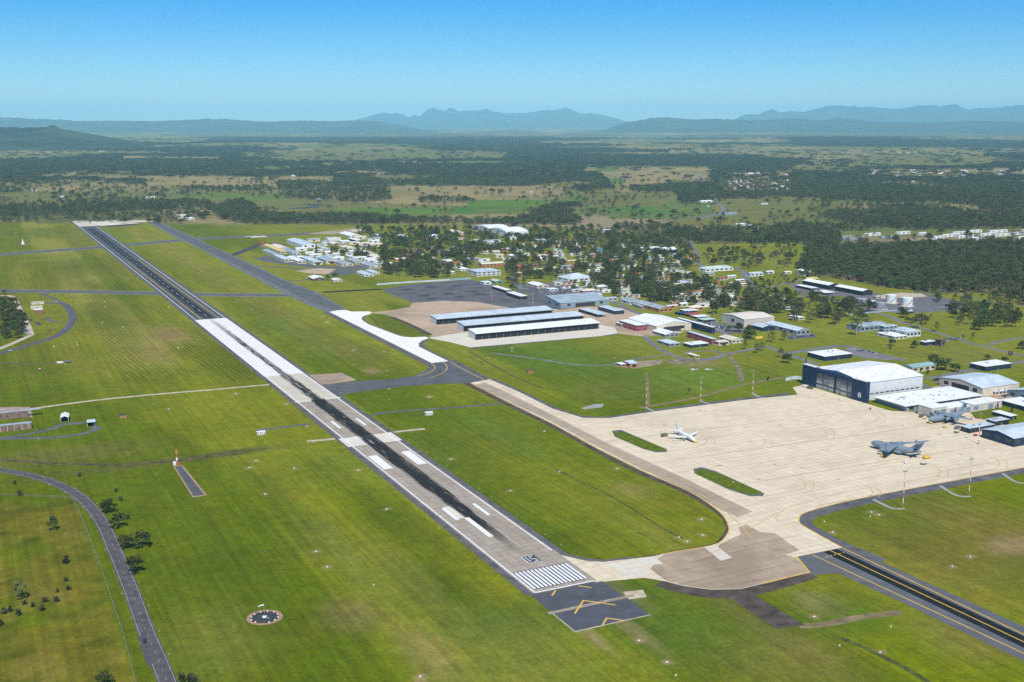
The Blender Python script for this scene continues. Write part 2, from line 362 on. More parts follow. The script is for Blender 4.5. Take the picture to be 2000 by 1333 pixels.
def build_ground():
    a1 = np.radians(np.concatenate([np.arange(-180, -40, 7.0), np.arange(-40, -27, .6), np.arange(-27, 27, .17), np.arange(27, 40, .6), np.arange(40, 180, 7.0)]))
    yy = np.concatenate([np.array([9000., 5000, 3200, 2400, 1900, 1650, 1500, 1400]), np.arange(1340, 420, -4.0), np.arange(420, 262, -2.0), np.array([260, 258, 256, 254.5, 253, 251.5, 250, 248.5, 247.2, 246.6])])
    rr = H * F / ((yy - YH) * CT) * np.clip(1 - (yy - CY) * ST / F, .1, 2)
    rr = np.where(yy > 1400, np.linspace(60, 520, len(yy)) * 0 + 620 * (1400 / yy) ** 1.4 - 40, rr)
    rr = np.sort(np.maximum(rr, 5)); rr[0] = 5
    A, Rr = np.meshgrid(a1, rr)
    X = np.sin(A) * Rr; Y = np.cos(A) * Rr
    Z = terrain(X, Y)
    col, wood, mow, low = land(X, Y)
    nr, na = X.shape
    V = np.stack([X, Y, Z], -1).reshape(-1, 3)
    i = np.arange(nr - 1)[:, None] * na; j = np.arange(na)[None, :]; j2 = (j + 1) % na
    f = np.stack([i + j, i + na + j, i + na + j2, i + j2], -1).reshape(-1, 4)
    me = bpy.data.meshes.new('ground')
    me.vertices.add(len(V)); me.vertices.foreach_set('co', V.ravel())
    me.loops.add(f.size); me.loops.foreach_set('vertex_index', f.ravel().astype(np.int32))
    me.polygons.add(len(f)); me.polygons.foreach_set('loop_start', np.arange(0, f.size, 4, dtype=np.int32))
    me.polygons.foreach_set('use_smooth', np.ones(len(f), bool))
    ca = me.attributes.new('cover', 'FLOAT_COLOR', 'POINT'); ca.data.foreach_set('color', np.concatenate([col, np.ones(col.shape[:2] + (1,))], -1).astype(np.float32).ravel())
    ma = me.attributes.new('mow', 'FLOAT', 'POINT'); ma.data.foreach_set('value', mow.astype(np.float32).ravel())
    me.update(calc_edges=True)
    return me
def grass_nodes(m, n, l, b, base, mow=None):
    """multiplies a base colour by grass texture in world space"""
    g = n.new('ShaderNodeNewGeometry')
    out = base
    for sc, lo, hi, det in ((.011, .88, 1.14, 5), (.085, .82, 1.2, 5), (.33, .82, 1.2, 4), (1.1, .76, 1.26, 3)):
        t = n.new('ShaderNodeTexNoise'); t.inputs['Scale'].default_value = sc; t.inputs['Detail'].default_value = det; t.inputs['Roughness'].default_value = .62
        l.new(g.outputs['Position'], t.inputs['Vector'])
        r = n.new('ShaderNodeMapRange'); r.inputs['From Min'].default_value = .3; r.inputs['From Max'].default_value = .7; r.inputs['To Min'].default_value = lo; r.inputs['To Max'].default_value = hi
        l.new(t.outputs['Fac'], r.inputs['Value'])
        x = n.new('ShaderNodeVectorMath'); x.operation = 'SCALE'; l.new(out, x.inputs[0]); l.new(r.outputs[0], x.inputs['Scale']); out = x.outputs[0]
    mq = n.new('ShaderNodeMapping'); mq.inputs['Rotation'].default_value = (0, 0, -RZ); l.new(g.outputs['Position'], mq.inputs['Vector'])
    mq2 = n.new('ShaderNodeMapping'); mq2.inputs['Scale'].default_value = (.22, .004, 1); l.new(mq.outputs[0], mq2.inputs['Vector'])
    t = n.new('ShaderNodeTexNoise'); t.inputs['Scale'].default_value = 1; t.inputs['Detail'].default_value = 5; t.inputs['Roughness'].default_value = .6; l.new(mq2.outputs[0], t.inputs['Vector'])
    r = n.new('ShaderNodeMapRange'); r.inputs['From Min'].default_value = .32; r.inputs['From Max'].default_value = .68; r.inputs['To Min'].default_value = .82; r.inputs['To Max'].default_value = 1.16; l.new(t.outputs['Fac'], r.inputs['Value'])
    x = n.new('ShaderNodeVectorMath'); x.operation = 'SCALE'; l.new(out, x.inputs[0]); l.new(r.outputs[0], x.inputs['Scale']); out = x.outputs[0]
    # dry blades: hue drift between green and straw
    t = n.new('ShaderNodeTexNoise'); t.inputs['Scale'].default_value = .03; t.inputs['Detail'].default_value = 6; t.inputs['Roughness'].default_value = .7
    l.new(g.outputs['Position'], t.inputs['Vector'])
    r = n.new('ShaderNodeMapRange'); r.inputs['From Min'].default_value = .48; r.inputs['From Max'].default_value = .7; r.inputs['To Max'].default_value = .38
    l.new(t.outputs['Fac'], r.inputs['Value'])
    hx = n.new('ShaderNodeMix'); hx.data_type = 'RGBA'; hx.blend_type = 'MULTIPLY'; hx.inputs[7].default_value = (1.55, 1.05, 1.2, 1)
    l.new(r.outputs[0], hx.inputs[0]); l.new(out, hx.inputs[6]); out = hx.outputs[2]
    if mow is not None:
        mp = n.new('ShaderNodeMapping'); mp.inputs['Rotation'].default_value = (0, 0, -RZ - .10); l.new(g.outputs['Position'], mp.inputs['Vector'])
        w = n.new('ShaderNodeTexWave'); w.inputs['Scale'].default_value = .05; w.inputs['Distortion'].default_value = 3.2; w.inputs['Detail'].default_value = 2; w.inputs['Detail Scale'].default_value = .12
        l.new(mp.outputs[0], w.inputs['Vector'])
        r2 = n.new('ShaderNodeMapRange'); r2.inputs['To Min'].default_value = .62; r2.inputs['To Max'].default_value = 1.06; l.new(w.outputs['Fac'], r2.inputs['Value'])
        x = n.new('ShaderNodeVectorMath'); x.operation = 'SCALE'; l.new(out, x.inputs[0]); l.new(r2.outputs[0], x.inputs['Scale'])
        mx = n.new('ShaderNodeMix'); mx.data_type = 'RGBA'; l.new(mow, mx.inputs[0]); l.new(out, mx.inputs[6]); l.new(x.outputs[0], mx.inputs[7]); out = mx.outputs[2]
    l.new(out, b.inputs['Base Color']); b.inputs['Roughness'].default_value = .95; b.inputs['Specular IOR Level'].default_value = 0
m, n, l, b = newmat('ground_cover')
a = n.new('ShaderNodeAttribute'); a.attribute_name = 'cover'
a2 = n.new('ShaderNodeAttribute'); a2.attribute_name = 'mow'
grass_nodes(m, n, l, b, a.outputs['Color'], a2.outputs['Fac'])
gme = build_ground(); gme.materials.append(m)
struct(link('ground', gme))
m, n, l, b = newmat('lawn_grass'); c = n.new('ShaderNodeRGB'); c.outputs[0].default_value = (.11, .14, .012, 1)
grass_nodes(m, n, l, b, c.outputs[0]); LAWN = m

# ------------------------------------------------------------------ mountains: ridgelines surveyed from the skyline, each at its own distance
def range_mesh(name, sky_pts, dist, depth, col, seed, foot=0.0):
    """a ridge whose crest passes over the surveyed skyline; slopes fall away on both sides with spurs"""
    xs = np.arange(sky_pts[0][0], sky_pts[-1][0] + 1, 2.5)
    ys = np.interp(xs, [p[0] for p in sky_pts], [p[1] for p in sky_pts])
    az = (xs - CX) / (F / CT)
    ch = H + (YH - ys) * dist / F * 1.02 - foot
    L_ = xs[-1] - xs[0]; ends = (lambda e_: sstep(0, e_, (xs - xs[0]) / L_) * sstep(0, e_, (xs[-1] - xs) / L_))(.22 if dist < 30000 else .07)
    ch = (np.maximum(ch, 1) + ch * .10 * (fbm(xs / 9, xs * 0, seed, 5) - .5)) * ends
    tt = np.concatenate([np.linspace(-1, 0, 11), np.linspace(.12, 1, 7)])
    T, AZ = np.meshgrid(tt, az, indexing='ij'); CH = np.broadcast_to(ch, T.shape)
    D = dist + T * depth
    X = AZ * D; Y = D
    fall = 1 - np.abs(T) ** .8
    nz = fbm(X / (depth * .16), Y / (depth * .22), seed + 5, 4)
    Z = foot + CH * np.clip(fall * (1 + 1.1 * (nz - .5) * np.minimum(1, np.abs(T) * 5)), 0, 1.0) - 3 * (np.abs(T) > .99)
    nr, na = T.shape
    V = np.stack([X, Y, Z], -1).reshape(-1, 3); c = V.mean(0); c[2] = 0
    fs = [(i * na + j, i * na + j + 1, (i + 1) * na + j + 1, (i + 1) * na + j) for i in range(nr - 1) for j in range(na - 1)]
    me = bpy.data.meshes.new(name); me.from_pydata((V - c).tolist(), [], fs); me.polygons.foreach_set('use_smooth', [True] * len(fs))
    me.materials.append(mat('bush_' + name + str(seed), col, .95, .35, .0012, spec=.0) if dist > 24000 or seed == 45 else mat('bush_' + name + str(seed), (.20, .185, .08), .95, .3, .0022, spec=.0, col2=(.035, .05, .022))); me.update()
    return struct(link(name, me, None, tuple(c)))
range_mesh('mountain_range', [(600, 240), (690, 236), (738, 224), (750, 222), (765, 224), (775, 222), (785, 224), (797, 230), (812, 226), (821, 228), (831, 218), (845, 213), (857, 215), (868, 219), (876, 214), (884, 213), (895, 219), (915, 218), (935, 217), (950, 215), (962, 219), (990, 222), (1030, 222), (1060, 217), (1085, 216), (1105, 213), (1115, 216), (1135, 223), (1155, 222), (1180, 226), (1200, 231), (1225, 237), (1260, 241)], 62000, 10000, (.05, .07, .05), 3)
range_mesh('mountain_range', [(1380, 241), (1420, 232), (1450, 224), (1480, 225), (1497, 218), (1508, 215), (1525, 222), (1545, 218), (1570, 220), (1600, 213), (1620, 208), (1650, 209), (1690, 211), (1720, 213), (1750, 215), (1790, 209), (1815, 206), (1835, 210), (1850, 206), (1865, 206), (1875, 211), (1890, 216), (1910, 212), (1935, 213), (1960, 210), (1985, 208), (2030, 207), (2120, 214), (2260, 212), (2420, 226), (2600, 240)], 56000, 9000, (.05, .07, .05), 8)
range_mesh('hills', [(-900, 238), (-700, 228), (-500, 231), (-300, 226), (-100, 230), (0, 230), (30, 231), (60, 233), (110, 234), (160, 237), (230, 236), (300, 237), (360, 235), (400, 233), (440, 233), (480, 236), (520, 238), (590, 236), (640, 237), (700, 236), (760, 239), (860, 241)], 38000, 6000, (.06, .075, .04), 21)
range_mesh('hills', [(1150, 244), (1200, 240), (1245, 236), (1270, 232), (1300, 230), (1350, 234), (1400, 233), (1470, 236), (1560, 232), (1600, 236), (1640, 232), (1700, 238), (1800, 240), (1900, 236), (2000, 238), (2150, 232), (2400, 240)], 35000, 5000, (.06, .075, .04), 34)
range_mesh('hills', [(-900, 252), (-600, 246), (-400, 248), (-200, 246), (0, 248), (50, 249), (88, 249), (102, 243), (118, 250), (170, 253), (260, 256), (360, 258)], 15000, 3200, (.05, .065, .035), 45)

# the air: one box of thin haze round everything
hz = MB().box(-84000, 84000, -84000, 84000, -6, 1330)
m = bpy.data.materials.new('haze'); m.use_nodes = True
for q in list(m.node_tree.nodes):
    if q.type == 'BSDF_PRINCIPLED': m.node_tree.nodes.remove(q)
pv = m.node_tree.nodes.new('ShaderNodeVolumePrincipled'); pv.inputs['Color'].default_value = (.40, .83, 1.0, 1); pv.inputs['Density'].default_value = 2.45e-5; pv.inputs['Anisotropy'].default_value = -0.3
m.node_tree.links.new(pv.outputs[0], m.node_tree.nodes['Material Output'].inputs['Volume'])
ho = hz.build('haze', m); tag(ho, 'thin pale blue haze over the whole plain', 'haze', kind='stuff')

# ------------------------------------------------------------------ pavements
def slab_mat(name, c1, c2, joint, su=7.6, sv=7.6, jw=.012, stain=(.5, .42, .33), st=.35, rub=None, streak=.0):
    """concrete laid in bays along the runway frame: each bay its own tone, dark joints, blotches, tyre rubber where asked"""
    m, n, l, b = newmat(name)
    b.inputs['Roughness'].default_value = .9; b.inputs['Specular IOR Level'].default_value = .02
    g = n.new('ShaderNodeNewGeometry')
    mp = n.new('ShaderNodeMapping'); mp.vector_type = 'TEXTURE'; mp.inputs['Location'].default_value = (O2.x, O2.y, 0); mp.inputs['Rotation'].default_value = (0, 0, RZ)
    l.new(g.outputs['Position'], mp.inputs['Vector'])
    sp = n.new('ShaderNodeSeparateXYZ'); l.new(mp.outputs[0], sp.inputs[0]); U, Vv = sp.outputs[1], sp.outputs[0]
    def M(op, a, bb=None, cc=None):
        q = n.new('ShaderNodeMath'); q.operation = op
        for i, w in enumerate((a, bb, cc)):
            if w is None: continue
            if isinstance(w, (int, float)): q.inputs[i].default_value = w
            else: l.new(w, q.inputs[i])
        return q.outputs[0]
    def rng(v, a, bb, c=0., d=1.):
        q = n.new('ShaderNodeMapRange'); q.interpolation_type = 'SMOOTHSTEP'
        for i, w in enumerate((a, bb, c, d)): q.inputs[i + 1].default_value = w
        l.new(v, q.inputs[0]); return q.outputs[0]
    def mixc(f, a, bb):
        q = n.new('ShaderNodeMix'); q.data_type = 'RGBA'
        for i, w in ((6, a), (7, bb)):
            if isinstance(w, tuple): q.inputs[i].default_value = (*w, 1)
            else: l.new(w, q.inputs[i])
        if isinstance(f, (int, float)): q.inputs[0].default_value = f
        else: l.new(f, q.inputs[0])
        return q.outputs[2]
    def noise(vec, sc, det=4, rgh=.6):
        q = n.new('ShaderNodeTexNoise'); q.inputs['Scale'].default_value = sc; q.inputs['Detail'].default_value = det; q.inputs['Roughness'].default_value = rgh
        l.new(vec, q.inputs['Vector']); return q.outputs['Fac']
    def stretch(a, bb):
        q = n.new('ShaderNodeCombineXYZ'); l.new(M('MULTIPLY', Vv, a), q.inputs[0]); l.new(M('MULTIPLY', U, bb), q.inputs[1]); return q.outputs[0]
    fu = M('DIVIDE', U, su); fv = M('DIVIDE', Vv, sv)
    cell = n.new('ShaderNodeCombineXYZ'); l.new(M('FLOOR', fu), cell.inputs[0]); l.new(M('FLOOR', fv), cell.inputs[1])
    wn = n.new('ShaderNodeTexWhiteNoise'); wn.noise_dimensions = '2D'; l.new(cell.outputs[0], wn.inputs['Vector'])
    big = noise(mp.outputs[0], .012, 4); med = noise(mp.outputs[0], .07, 5, .65)
    fac = M('ADD', M('MULTIPLY', wn.outputs['Value'], .5), M('MULTIPLY', rng(med, .3, .7), .5))
    c = mixc(fac, c2, c1)
    c = mixc(M('MULTIPLY', rng(big, .45, .68), st), c, stain)
    fine = noise(mp.outputs[0], .9, 3, .7); c = mixc(rng(fine, .35, .75, 0, .34), c, tuple(x * .5 for x in c2))
    if streak:
        s2 = noise(stretch(.012, .25), 1.0, 4, .6); c = mixc(M('MULTIPLY', rng(s2, .48, .72), streak), c, tuple(x * .72 for x in stain))
    ju = M('ABSOLUTE', M('SUBTRACT', M('FRACT', fu), .5)); jv = M('ABSOLUTE', M('SUBTRACT', M('FRACT', fv), .5))
    j = M('MAXIMUM', rng(ju, .5 - jw * 2, .5 - jw), rng(jv, .5 - jw * 2, .5 - jw))
    c = mixc(M('MULTIPLY', j, .7), c, joint)
    if rub:
        for (u0, u1, half, dens, e0, e1) in rub:
            wob = M('MULTIPLY', M('SUBTRACT', noise(stretch(.0, .02), 1.0, 2), .5), 3.0)
            va = M('DIVIDE', M('ABSOLUTE', M('ADD', Vv, wob)), rng(U, u0, u0 + 230, .45, 1.0) if u0 < 500 else 1.0)
            a1 = rng(M('ADD', va, M('MULTIPLY', M('SUBTRACT', noise(stretch(.6, .03), 1.0, 4, .7), .5), 7.0)), half * .72, half * 1.0, 1, 0)
            tr = noise(stretch(.9, .012), 1.0, 5, .7); a2 = rng(tr, .30, .58)
            a3 = noise(stretch(.35, .05), 1.0, 4, .6); a3 = rng(a3, .28, .5)
            along = M('MULTIPLY', rng(U, u0, u0 + e0), rng(U, u1 - e1, u1, 1, 0))
            core = rng(va, half * .1, half * .75, .45, 0)
            k = M('MULTIPLY', M('MULTIPLY', a1, along), M('MINIMUM', M('ADD', M('MULTIPLY', M('MULTIPLY', a2, a3), dens), core), .97))
            c = mixc(k, c, (.018, .018, .022))
    l.new(c, b.inputs['Base Color'])
    return m
JD = (.06, .05, .04)
RUB1 = [(52, 1180, 7.5, 1.5, 120, 520)]
M_OLD = slab_mat('runway_concrete_old', (.47, .40, .32), (.34, .285, .225), JD, stain=(.24, .19, .14), rub=[(52, 1160, 9.0, 1.9, 90, 560)])
M_BEI = slab_mat('runway_concrete_beige', (.66, .60, .49), (.58, .52, .42), (.3, .27, .2), stain=(.45, .4, .32), rub=[(52, 1160, 7.0, 1.3, 110, 560)])
M_NEW = slab_mat('runway_concrete_new', (.86, .83, .76), (.77, .74, .68), (.55, .52, .46), stain=(.78, .76, .72), st=.3, rub=[(52, 1250, 5.5, .8, 110, 300)])
M_RAS = slab_mat('runway_asphalt', (.125, .125, .13), (.075, .078, .085), (.06, .06, .065), 400, 15, .004, stain=(.2, .2, .2), st=.25, rub=[(1100, 2990, 9.5, .9, 120, 200)], streak=.2)
M_APR = slab_mat('apron_concrete', (.83, .715, .52), (.67, .565, .40), (.36, .29, .21), 7.6, 7.6, .016, stain=(.58, .46, .33), st=.5, streak=.45)
M_PAT = slab_mat('concrete_pale', (.74, .68, .56), (.66, .60, .49), (.4, .36, .3), stain=(.55, .49, .4))
M_BRN = slab_mat('concrete_brown', (.52, .405, .28), (.38, .295, .205), (.2, .155, .11), stain=(.26, .19, .13), st=.55, streak=.5)
M_TWH = slab_mat('taxiway_concrete_new', (.90, .87, .79), (.83, .80, .72), (.6, .58, .5), stain=(.76, .72, .62))
M_TAN = slab_mat('tan_concrete', (.60, .46, .32), (.46, .34, .23), (.28, .2, .14), 6.1, 6.1, .012, stain=(.33, .25, .17), st=.7, streak=.4)
M_ASP = mat('asphalt', (.135, .135, .14), .92, .2, .06, spec=.02)
M_ASD = mat('asphalt_dark', (.07, .072, .08), .92, .2, .08, spec=.02)
M_SHO = mat('shoulder_asphalt', (.135, .132, .135), .92, .22, .1, spec=.02)
M_BLK = mat('asphalt_fresh', (.018, .018, .02), .85, .3, .15, spec=.15)
M_DBR = mat('old_brown_seal', (.105, .082, .066), .95, .3, .1, spec=.08)
M_GRV = mat('gravel_track', (.55, .46, .33), .95, .2, .12, spec=.08)
M_WHT = mat('white_paint', (.84, .84, .82), .7, .10, .35)
M_YEL = mat('yellow_paint', (.72, .47, .06), .7, .12, .3)
M_YLF = mat('worn_yellow_paint', (.58, .42, .16), .8, .22, .3)
M_RDB = mat('dirt', (.40, .26, .16), .95, .25, .15, spec=.05)

def rect(u0, u1, v0, v1): return [R(u0, v0), R(u0, v1), R(u1, v1), R(u1, v0)]
def grid_sheet(name, u0, u1, v0, v1, z, m, parent=None):
    k = max(2, int((u1 - u0) / 120)); pts = [R(u0 + (u1 - u0) * i / k, v0) for i in range(k + 1)] + [R(u1 + (u0 - u1) * i / k, v1) for i in range(k + 1)]
    return sheet(name, pts, z, m, parent)
run = grid_sheet('runway', -2, 3163, -30, 30, .03, M_SHO)
run['label'] = 'long runway with grey asphalt shoulders crossing the airfield'
for nm, u0, u1, m_ in (('concrete_bay', 0, 576, M_OLD), ('concrete_bay', 576, 717, M_BEI), ('concrete_bay', 717, 1163, M_NEW), ('asphalt_surface', 1163, 2948, M_RAS), ('concrete_bay', 2948, 3160, M_BEI)):
    grid_sheet(nm, u0, u1, -24.5, 24.5, .06, m_, run)
M_BND = slab_mat('concrete_band', (.78, .74, .64), (.68, .64, .55), (.4, .38, .32), rub=[(52, 1160, 9.0, 1.9, 90, 560)])
grid_sheet('concrete_band', 381, 413, -27.5, 27.5, .085, M_BND, run)
grid_sheet('concrete_band', 573, 578.5, -25.5, 26.5, .085, M_BND, run)
grid_sheet('repair_slab', 152, 183, -12.5, -6.5, .085, M_BND, run); grid_sheet('repair_slab', 106, 152, -7.4, -3.0, .085, mat('bleached_paint', (.82, .79, .72), .8, .08, .4), run)
Zm = .11
for s in (-1, 1):
    for (u0, u1) in ((36 if s < 0 else 62, 1162), (1166, 2940)):
        grid_sheet('edge_line', u0 if s > 0 else (0 if u0 < 100 else u0), u1, s * 22.6 - .55, s * 22.6 + .55, Zm, M_WHT, run)
    grid_sheet('side_stripe', 1166, 2020, s * 13.6 - .5, s * 13.6 + .5, Zm, M_YEL, run)
    grid_sheet('aiming_point', 299, 344, s * 16.3 - 4.3, s * 16.3 + 4.3, Zm, M_WHT, run)
    grid_sheet('touchdown_bar', 150, 180, s * 13.5 - 1.5, s * 13.5 + 1.5, Zm, M_WHT, run)
    grid_sheet('touchdown_bar', 450, 480, s * 13.4 - 1.5, s * 13.4 + 1.5, Zm, M_WHT, run)
    grid_sheet('marker_pad', 1800, 1816, s * 18.9 - 3, s * 18.9 + 3, Zm, mat('red_brown_paint', (.16, .06, .05)), run)
    for k in range(7): pass
sheet('threshold_bar', rect(-.4, 1.0, -22.4, 22.4), Zm, M_WHT, run)
for k in range(14):
    v = -19.6 + k * 39.2 / 13
    sheet('threshold_stripe', rect(6, 36, v - .92, v + .92), Zm, M_WHT, run)
grid_sheet('threshold_backing', 5.2, 36.8, -20.9, 20.9, .095, M_ASD, run)
for k in range(46):
    u = 640 + k * 50
    if u < 2900: sheet('centreline_dash', rect(u, u + 28, -.45, .45), Zm, mat('worn_white_paint', (.5, .51, .52), .8, .2, .3), run)
# the runway number on its dark panel
sheet('number_panel', rect(46.5, 60.5, -3.2, 6.6), .10, M_ASD, run)
for pts in ([(48, -1.4), (59, -1.4), (59, -.2), (48, -.2)], [(57.2, -2.2), (59, -1.4), (57.6, -1.4)]):
    sheet('numeral_one', [R(*p) for p in pts], Zm + .01, MATS['worn_white_paint'], run)
five = [(48, 1.4), (48, 5.2), (53.8, 5.2), (53.8, 2.6), (57.6, 2.6), (57.6, 5.2), (59, 5.2), (59, 1.4), (52.4, 1.4), (52.4, 4.0), (49.4, 4.0), (49.4, 1.4)]
sheet('numeral_five', [R(*p) for p in five], Zm + .01, MATS['worn_white_paint'], run)
for e in ((46.3, 46.9, -3.2, 6.6), (60.2, 60.8, -3.2, 6.6), (46.9, 60.2, -3.5, -2.9)): sheet('panel_border', rect(*e), Zm, M_WHT, run)
# stopway with chevrons
stop = grid_sheet('stopway', -61.5, -2.5, -27, 27, .05, mat('stopway_asphalt', (.095, .10, .115), .9, .14, .08, spec=.03))
for apex in (7.1, -23.6, -53):
    for s in (-1, 1):
        # each arm runs outward and towards the camera end, clipped to the pavement
        a0 = 0.0; a1 = 15.0; u_at = lambda v: apex - abs(v)
        if apex > 0: a0 = 8.6
        if apex < -50: a1 = 8.2
        sheet('chevron_arm', [R(u_at(a0), s * a0), R(u_at(a1), s * a1), R(u_at(a1) - 1.7, s * a1), R(u_at(a0) - 1.7, s * a0)], .09, M_YEL, stop)
sheet('concrete_strip', rect(-33.5, -30, -30, 34), .08, mat('cable_trench_concrete', (.36, .29, .21), .9, .2, .2), stop)
sheet('concrete_pad', [R(-36, 27.5), R(-38, 40), R(-27, 44), R(-24, 30)], .055, M_GRV, stop)
sheet('edge_border', rect(-62.5, -61.3, -27.5, 27.5), .075, M_GRV, stop); sheet('edge_border', rect(-62, -33, -27.8, -26.9), .075, M_GRV, stop)

# cross runway and taxiways
pstrip('cross_runway', [(-420, 530), (-60, 503), (0, 497.5), (200, 483), (330, 471.5), (420, 465), (560, 459), (640, 455)], 40, .018, M_ASP, 3)
pstrip('cross_runway_shoulder', [(-420, 530), (-60, 503), (0, 497.5), (200, 483), (330, 471.5), (420, 465), (560, 459), (640, 455)], 54, .012, mat('shoulder_pale', (.2, .2, .185), .95, .2, .05), 3)
psheet('end_pad', [(600, 457), (640, 452), (690, 446.5), (716, 448.5), (722, 452), (680, 454.5), (650, 458)], .022, M_BRN); psheet('end_pad', [(682, 450.5), (708, 447.8), (714, 451), (690, 452.5)], .045, M_PAT)
psheet('concrete_blast_pad', [(489, 463.5), (515, 460.6), (524, 462.4), (490, 465)], .05, M_PAT); psheet('concrete_blast_pad', [(476, 462.6), (500, 461), (506, 461.8), (480, 463.2)], .05, M_PAT)
pstrip('taxiway', [(-400, 562), (0, 568), (170, 570.5), (370, 575), (470, 576.5), (565, 577)], 26, .016, M_ASP, 3)
pstrip('taxiway_shoulder', [(-400, 562), (0, 568), (170, 570.5), (370, 575), (470, 576.5), (565, 577)], 38, .010, MATS['shoulder_pale'], 3)
psheet('turning_pad', [(143, 433.5), (215, 432.2), (276, 436), (216, 440.5), (196, 441.5)], .024, M_PAT); psheet('turning_pad', [(205, 431), (300, 431.2), (306, 434), (216, 434)], .026, M_PAT)
psheet('turning_pad', [(188, 441.5), (220, 440.2), (278, 437), (262, 440), (216, 444)], .022, M_ASD)
TX = [(288, 434.5), (352, 469.5), (368, 476), (458, 522), (545, 569), (600, 595), (640, 611), (676, 604), (624, 573), (556, 547.5), (507, 523.5), (450, 496.5), (410, 479), (388, 467), (305, 431.5)]
psheet('taxiway', TX, .020, mat('taxiway_shoulder', (.175, .175, .18), .92, .2, .08, spec=.02))
psheet('taxiway_surface', [(293, 434), (360, 469), (470, 522), (610, 592), (655, 607), (668, 603), (612, 571), (548, 546), (440, 494.5), (384, 468.5), (302, 432.3)], .040, M_ASP)
pstrip('runway_connector', [(454, 499), (470, 493), (500, 481.5), (506, 477)], 22, .014, M_DBR, 3); pstrip('perimeter_track', [(455, 500), (468, 492), (490, 484), (512, 476)], 9, .045, M_ASD, 4)
WT = [(643, 609.5), (660, 606.5), (674, 606), (688, 609), (720, 608.6), (727, 610.3), (722, 614), (712, 617), (706, 620.5), (708, 626), (720, 634), (776, 655), (786, 658), (806, 659.4), (830, 658), (838, 660.5), (824, 666), (818, 671), (818, 677.5), (876, 706), (843, 709.5)]
pstrip('taxiway_shoulder', [(636, 609), (700, 642), (780, 682), (838, 712)], 11, .022, M_SHO, 3)
pstrip('taxiway_shoulder', [(708, 618), (704, 622), (712, 632), (745, 645), (790, 661)], 12, .026, M_SHO, 4)
pstrip('taxiway_shoulder', [(836, 663), (822, 669), (821, 677), (840, 689), (884, 709)], 11, .027, M_SHO, 4)
psheet('white_taxiway', WT, .045, M_TWH)
JT = [(660, 774), (628, 752), (668, 749), (706, 744), (769, 741), (807, 734.5), (828, 726), (837, 718), (831, 709), (846, 708), (876, 705), (886, 703), (960, 742), (930, 748), (905, 749), (853, 750.5), (790, 755), (727, 762.5), (689, 767.5)]
psheet('taxiway_junction', JT, .034, mat('junction_asphalt', (.12, .122, .13), .92, .15, .05, spec=.02))
psheet('holding_pad', [(603, 732.5), (668, 728.5), (697, 743), (630, 753)], .032, M_BRN)
for off, pix in ((0, [(843, 709.5), (849, 716), (848, 722), (836, 729), (815, 735)]), (0, [(866, 708), (873, 716), (870, 725), (856, 733), (838, 738)]), (0, [(878, 706), (905, 722), (945, 742)])):
    pstrip('taxi_line', pix, 1.0, .07, M_YEL, 6)
# apron with the parallel taxiway and the holding bay
AP = [(919, 748), (956, 741), (1010, 764), (1080, 799), (1121, 811), (1138, 816.5), (1190, 817), (1283, 803.5), (1451, 782), (1558, 771.3), (1548, 757), (1572, 752), (1690, 788), (1740, 803), (1800, 806), (1900, 800), (1960, 830), (2000, 850), (2200, 880), (2200, 876), (2000, 913), (1700, 969), (1597, 993), (1566, 1004), (1559, 1014), (1566, 1026.5), (1645, 1070), (1555, 1088), (1582, 1119), (1492, 1140), (1447, 1151), (1387, 1152), (1335, 1145), (1300, 1136), (1258, 1129), (1185, 1136), (1163, 1138),
      (1079, 1080), (1110, 1088), (1146, 1096), (1180, 1098), (1275, 1087), (1329, 1076), (1384, 1067), (1408, 1059), (1423, 1041), (1424, 1027), (1413, 1006), (1384, 983), (1341, 957), (1254, 919.5), (1167, 876), (1080, 828), (1000, 789)]
AP = [p for p in AP if p != (2200, 880)]
apr = psheet('apron', AP, .038, M_APR); apr['label'] = 'wide pale concrete apron with taxiway and holding bay'
pstrip('apron_shoulder', [(912, 748), (1000, 793), (1080, 831), (1167, 879), (1254, 923), (1341, 960), (1388, 987), (1418, 1009), (1429, 1028), (1427, 1043), (1410, 1062), (1386, 1070), (1330, 1079.5), (1277, 1090), (1182, 1101), (1146, 1098), (1105, 1089), (1066, 1072)], 10, .024, M_DBR, 5)
pstrip('apron_shoulder', [(1060, 1066), (1100, 1085), (1140, 1094), (1180, 1098), (1240, 1092)], 9, .027, M_SHO, 5)
pstrip('apron_shoulder', [(958, 740), (1010, 763), (1080, 797), (1118, 810), (1140, 815), (1190, 815.5), (1283, 802), (1451, 780), (1545, 769.5)], 9, .026, M_SHO, 4)
pstrip('apron_shoulder', [(2260, 872), (2000, 918.5), (1700, 977), (1603, 1000), (1574, 1010), (1570, 1018), (1578, 1030), (1650, 1067), (1720, 1097)], 13, .026, M_SHO, 5)
for pix, w in (([(919, 749), (1000, 790), (1080, 829), (1167, 877), (1254, 920.5), (1341, 958), (1384, 984), (1412, 1007), (1423, 1028), (1422, 1041), (1407, 1059), (1384, 1067), (1329, 1076), (1290, 1083)], .9), ([(2200, 878), (2000, 914), (1700, 970), (1600, 993.5), (1567, 1004.5), (1561, 1014), (1567, 1026), (1645, 1070)], .9),
               ([(1120, 850), (1240, 906), (1330, 948), (1400, 985), (1450, 1030), (1470, 1052)], .8), ([(1520, 1000), (1470, 1030), (1420, 1065), (1370, 1090)], .7), ([(1640, 965), (1560, 985), (1525, 1000), (1516, 1015), (1540, 1030)], .7)):
    pstrip('taxi_line', pix, w, .075, M_YEL if w > .85 else M_YLF, 6)
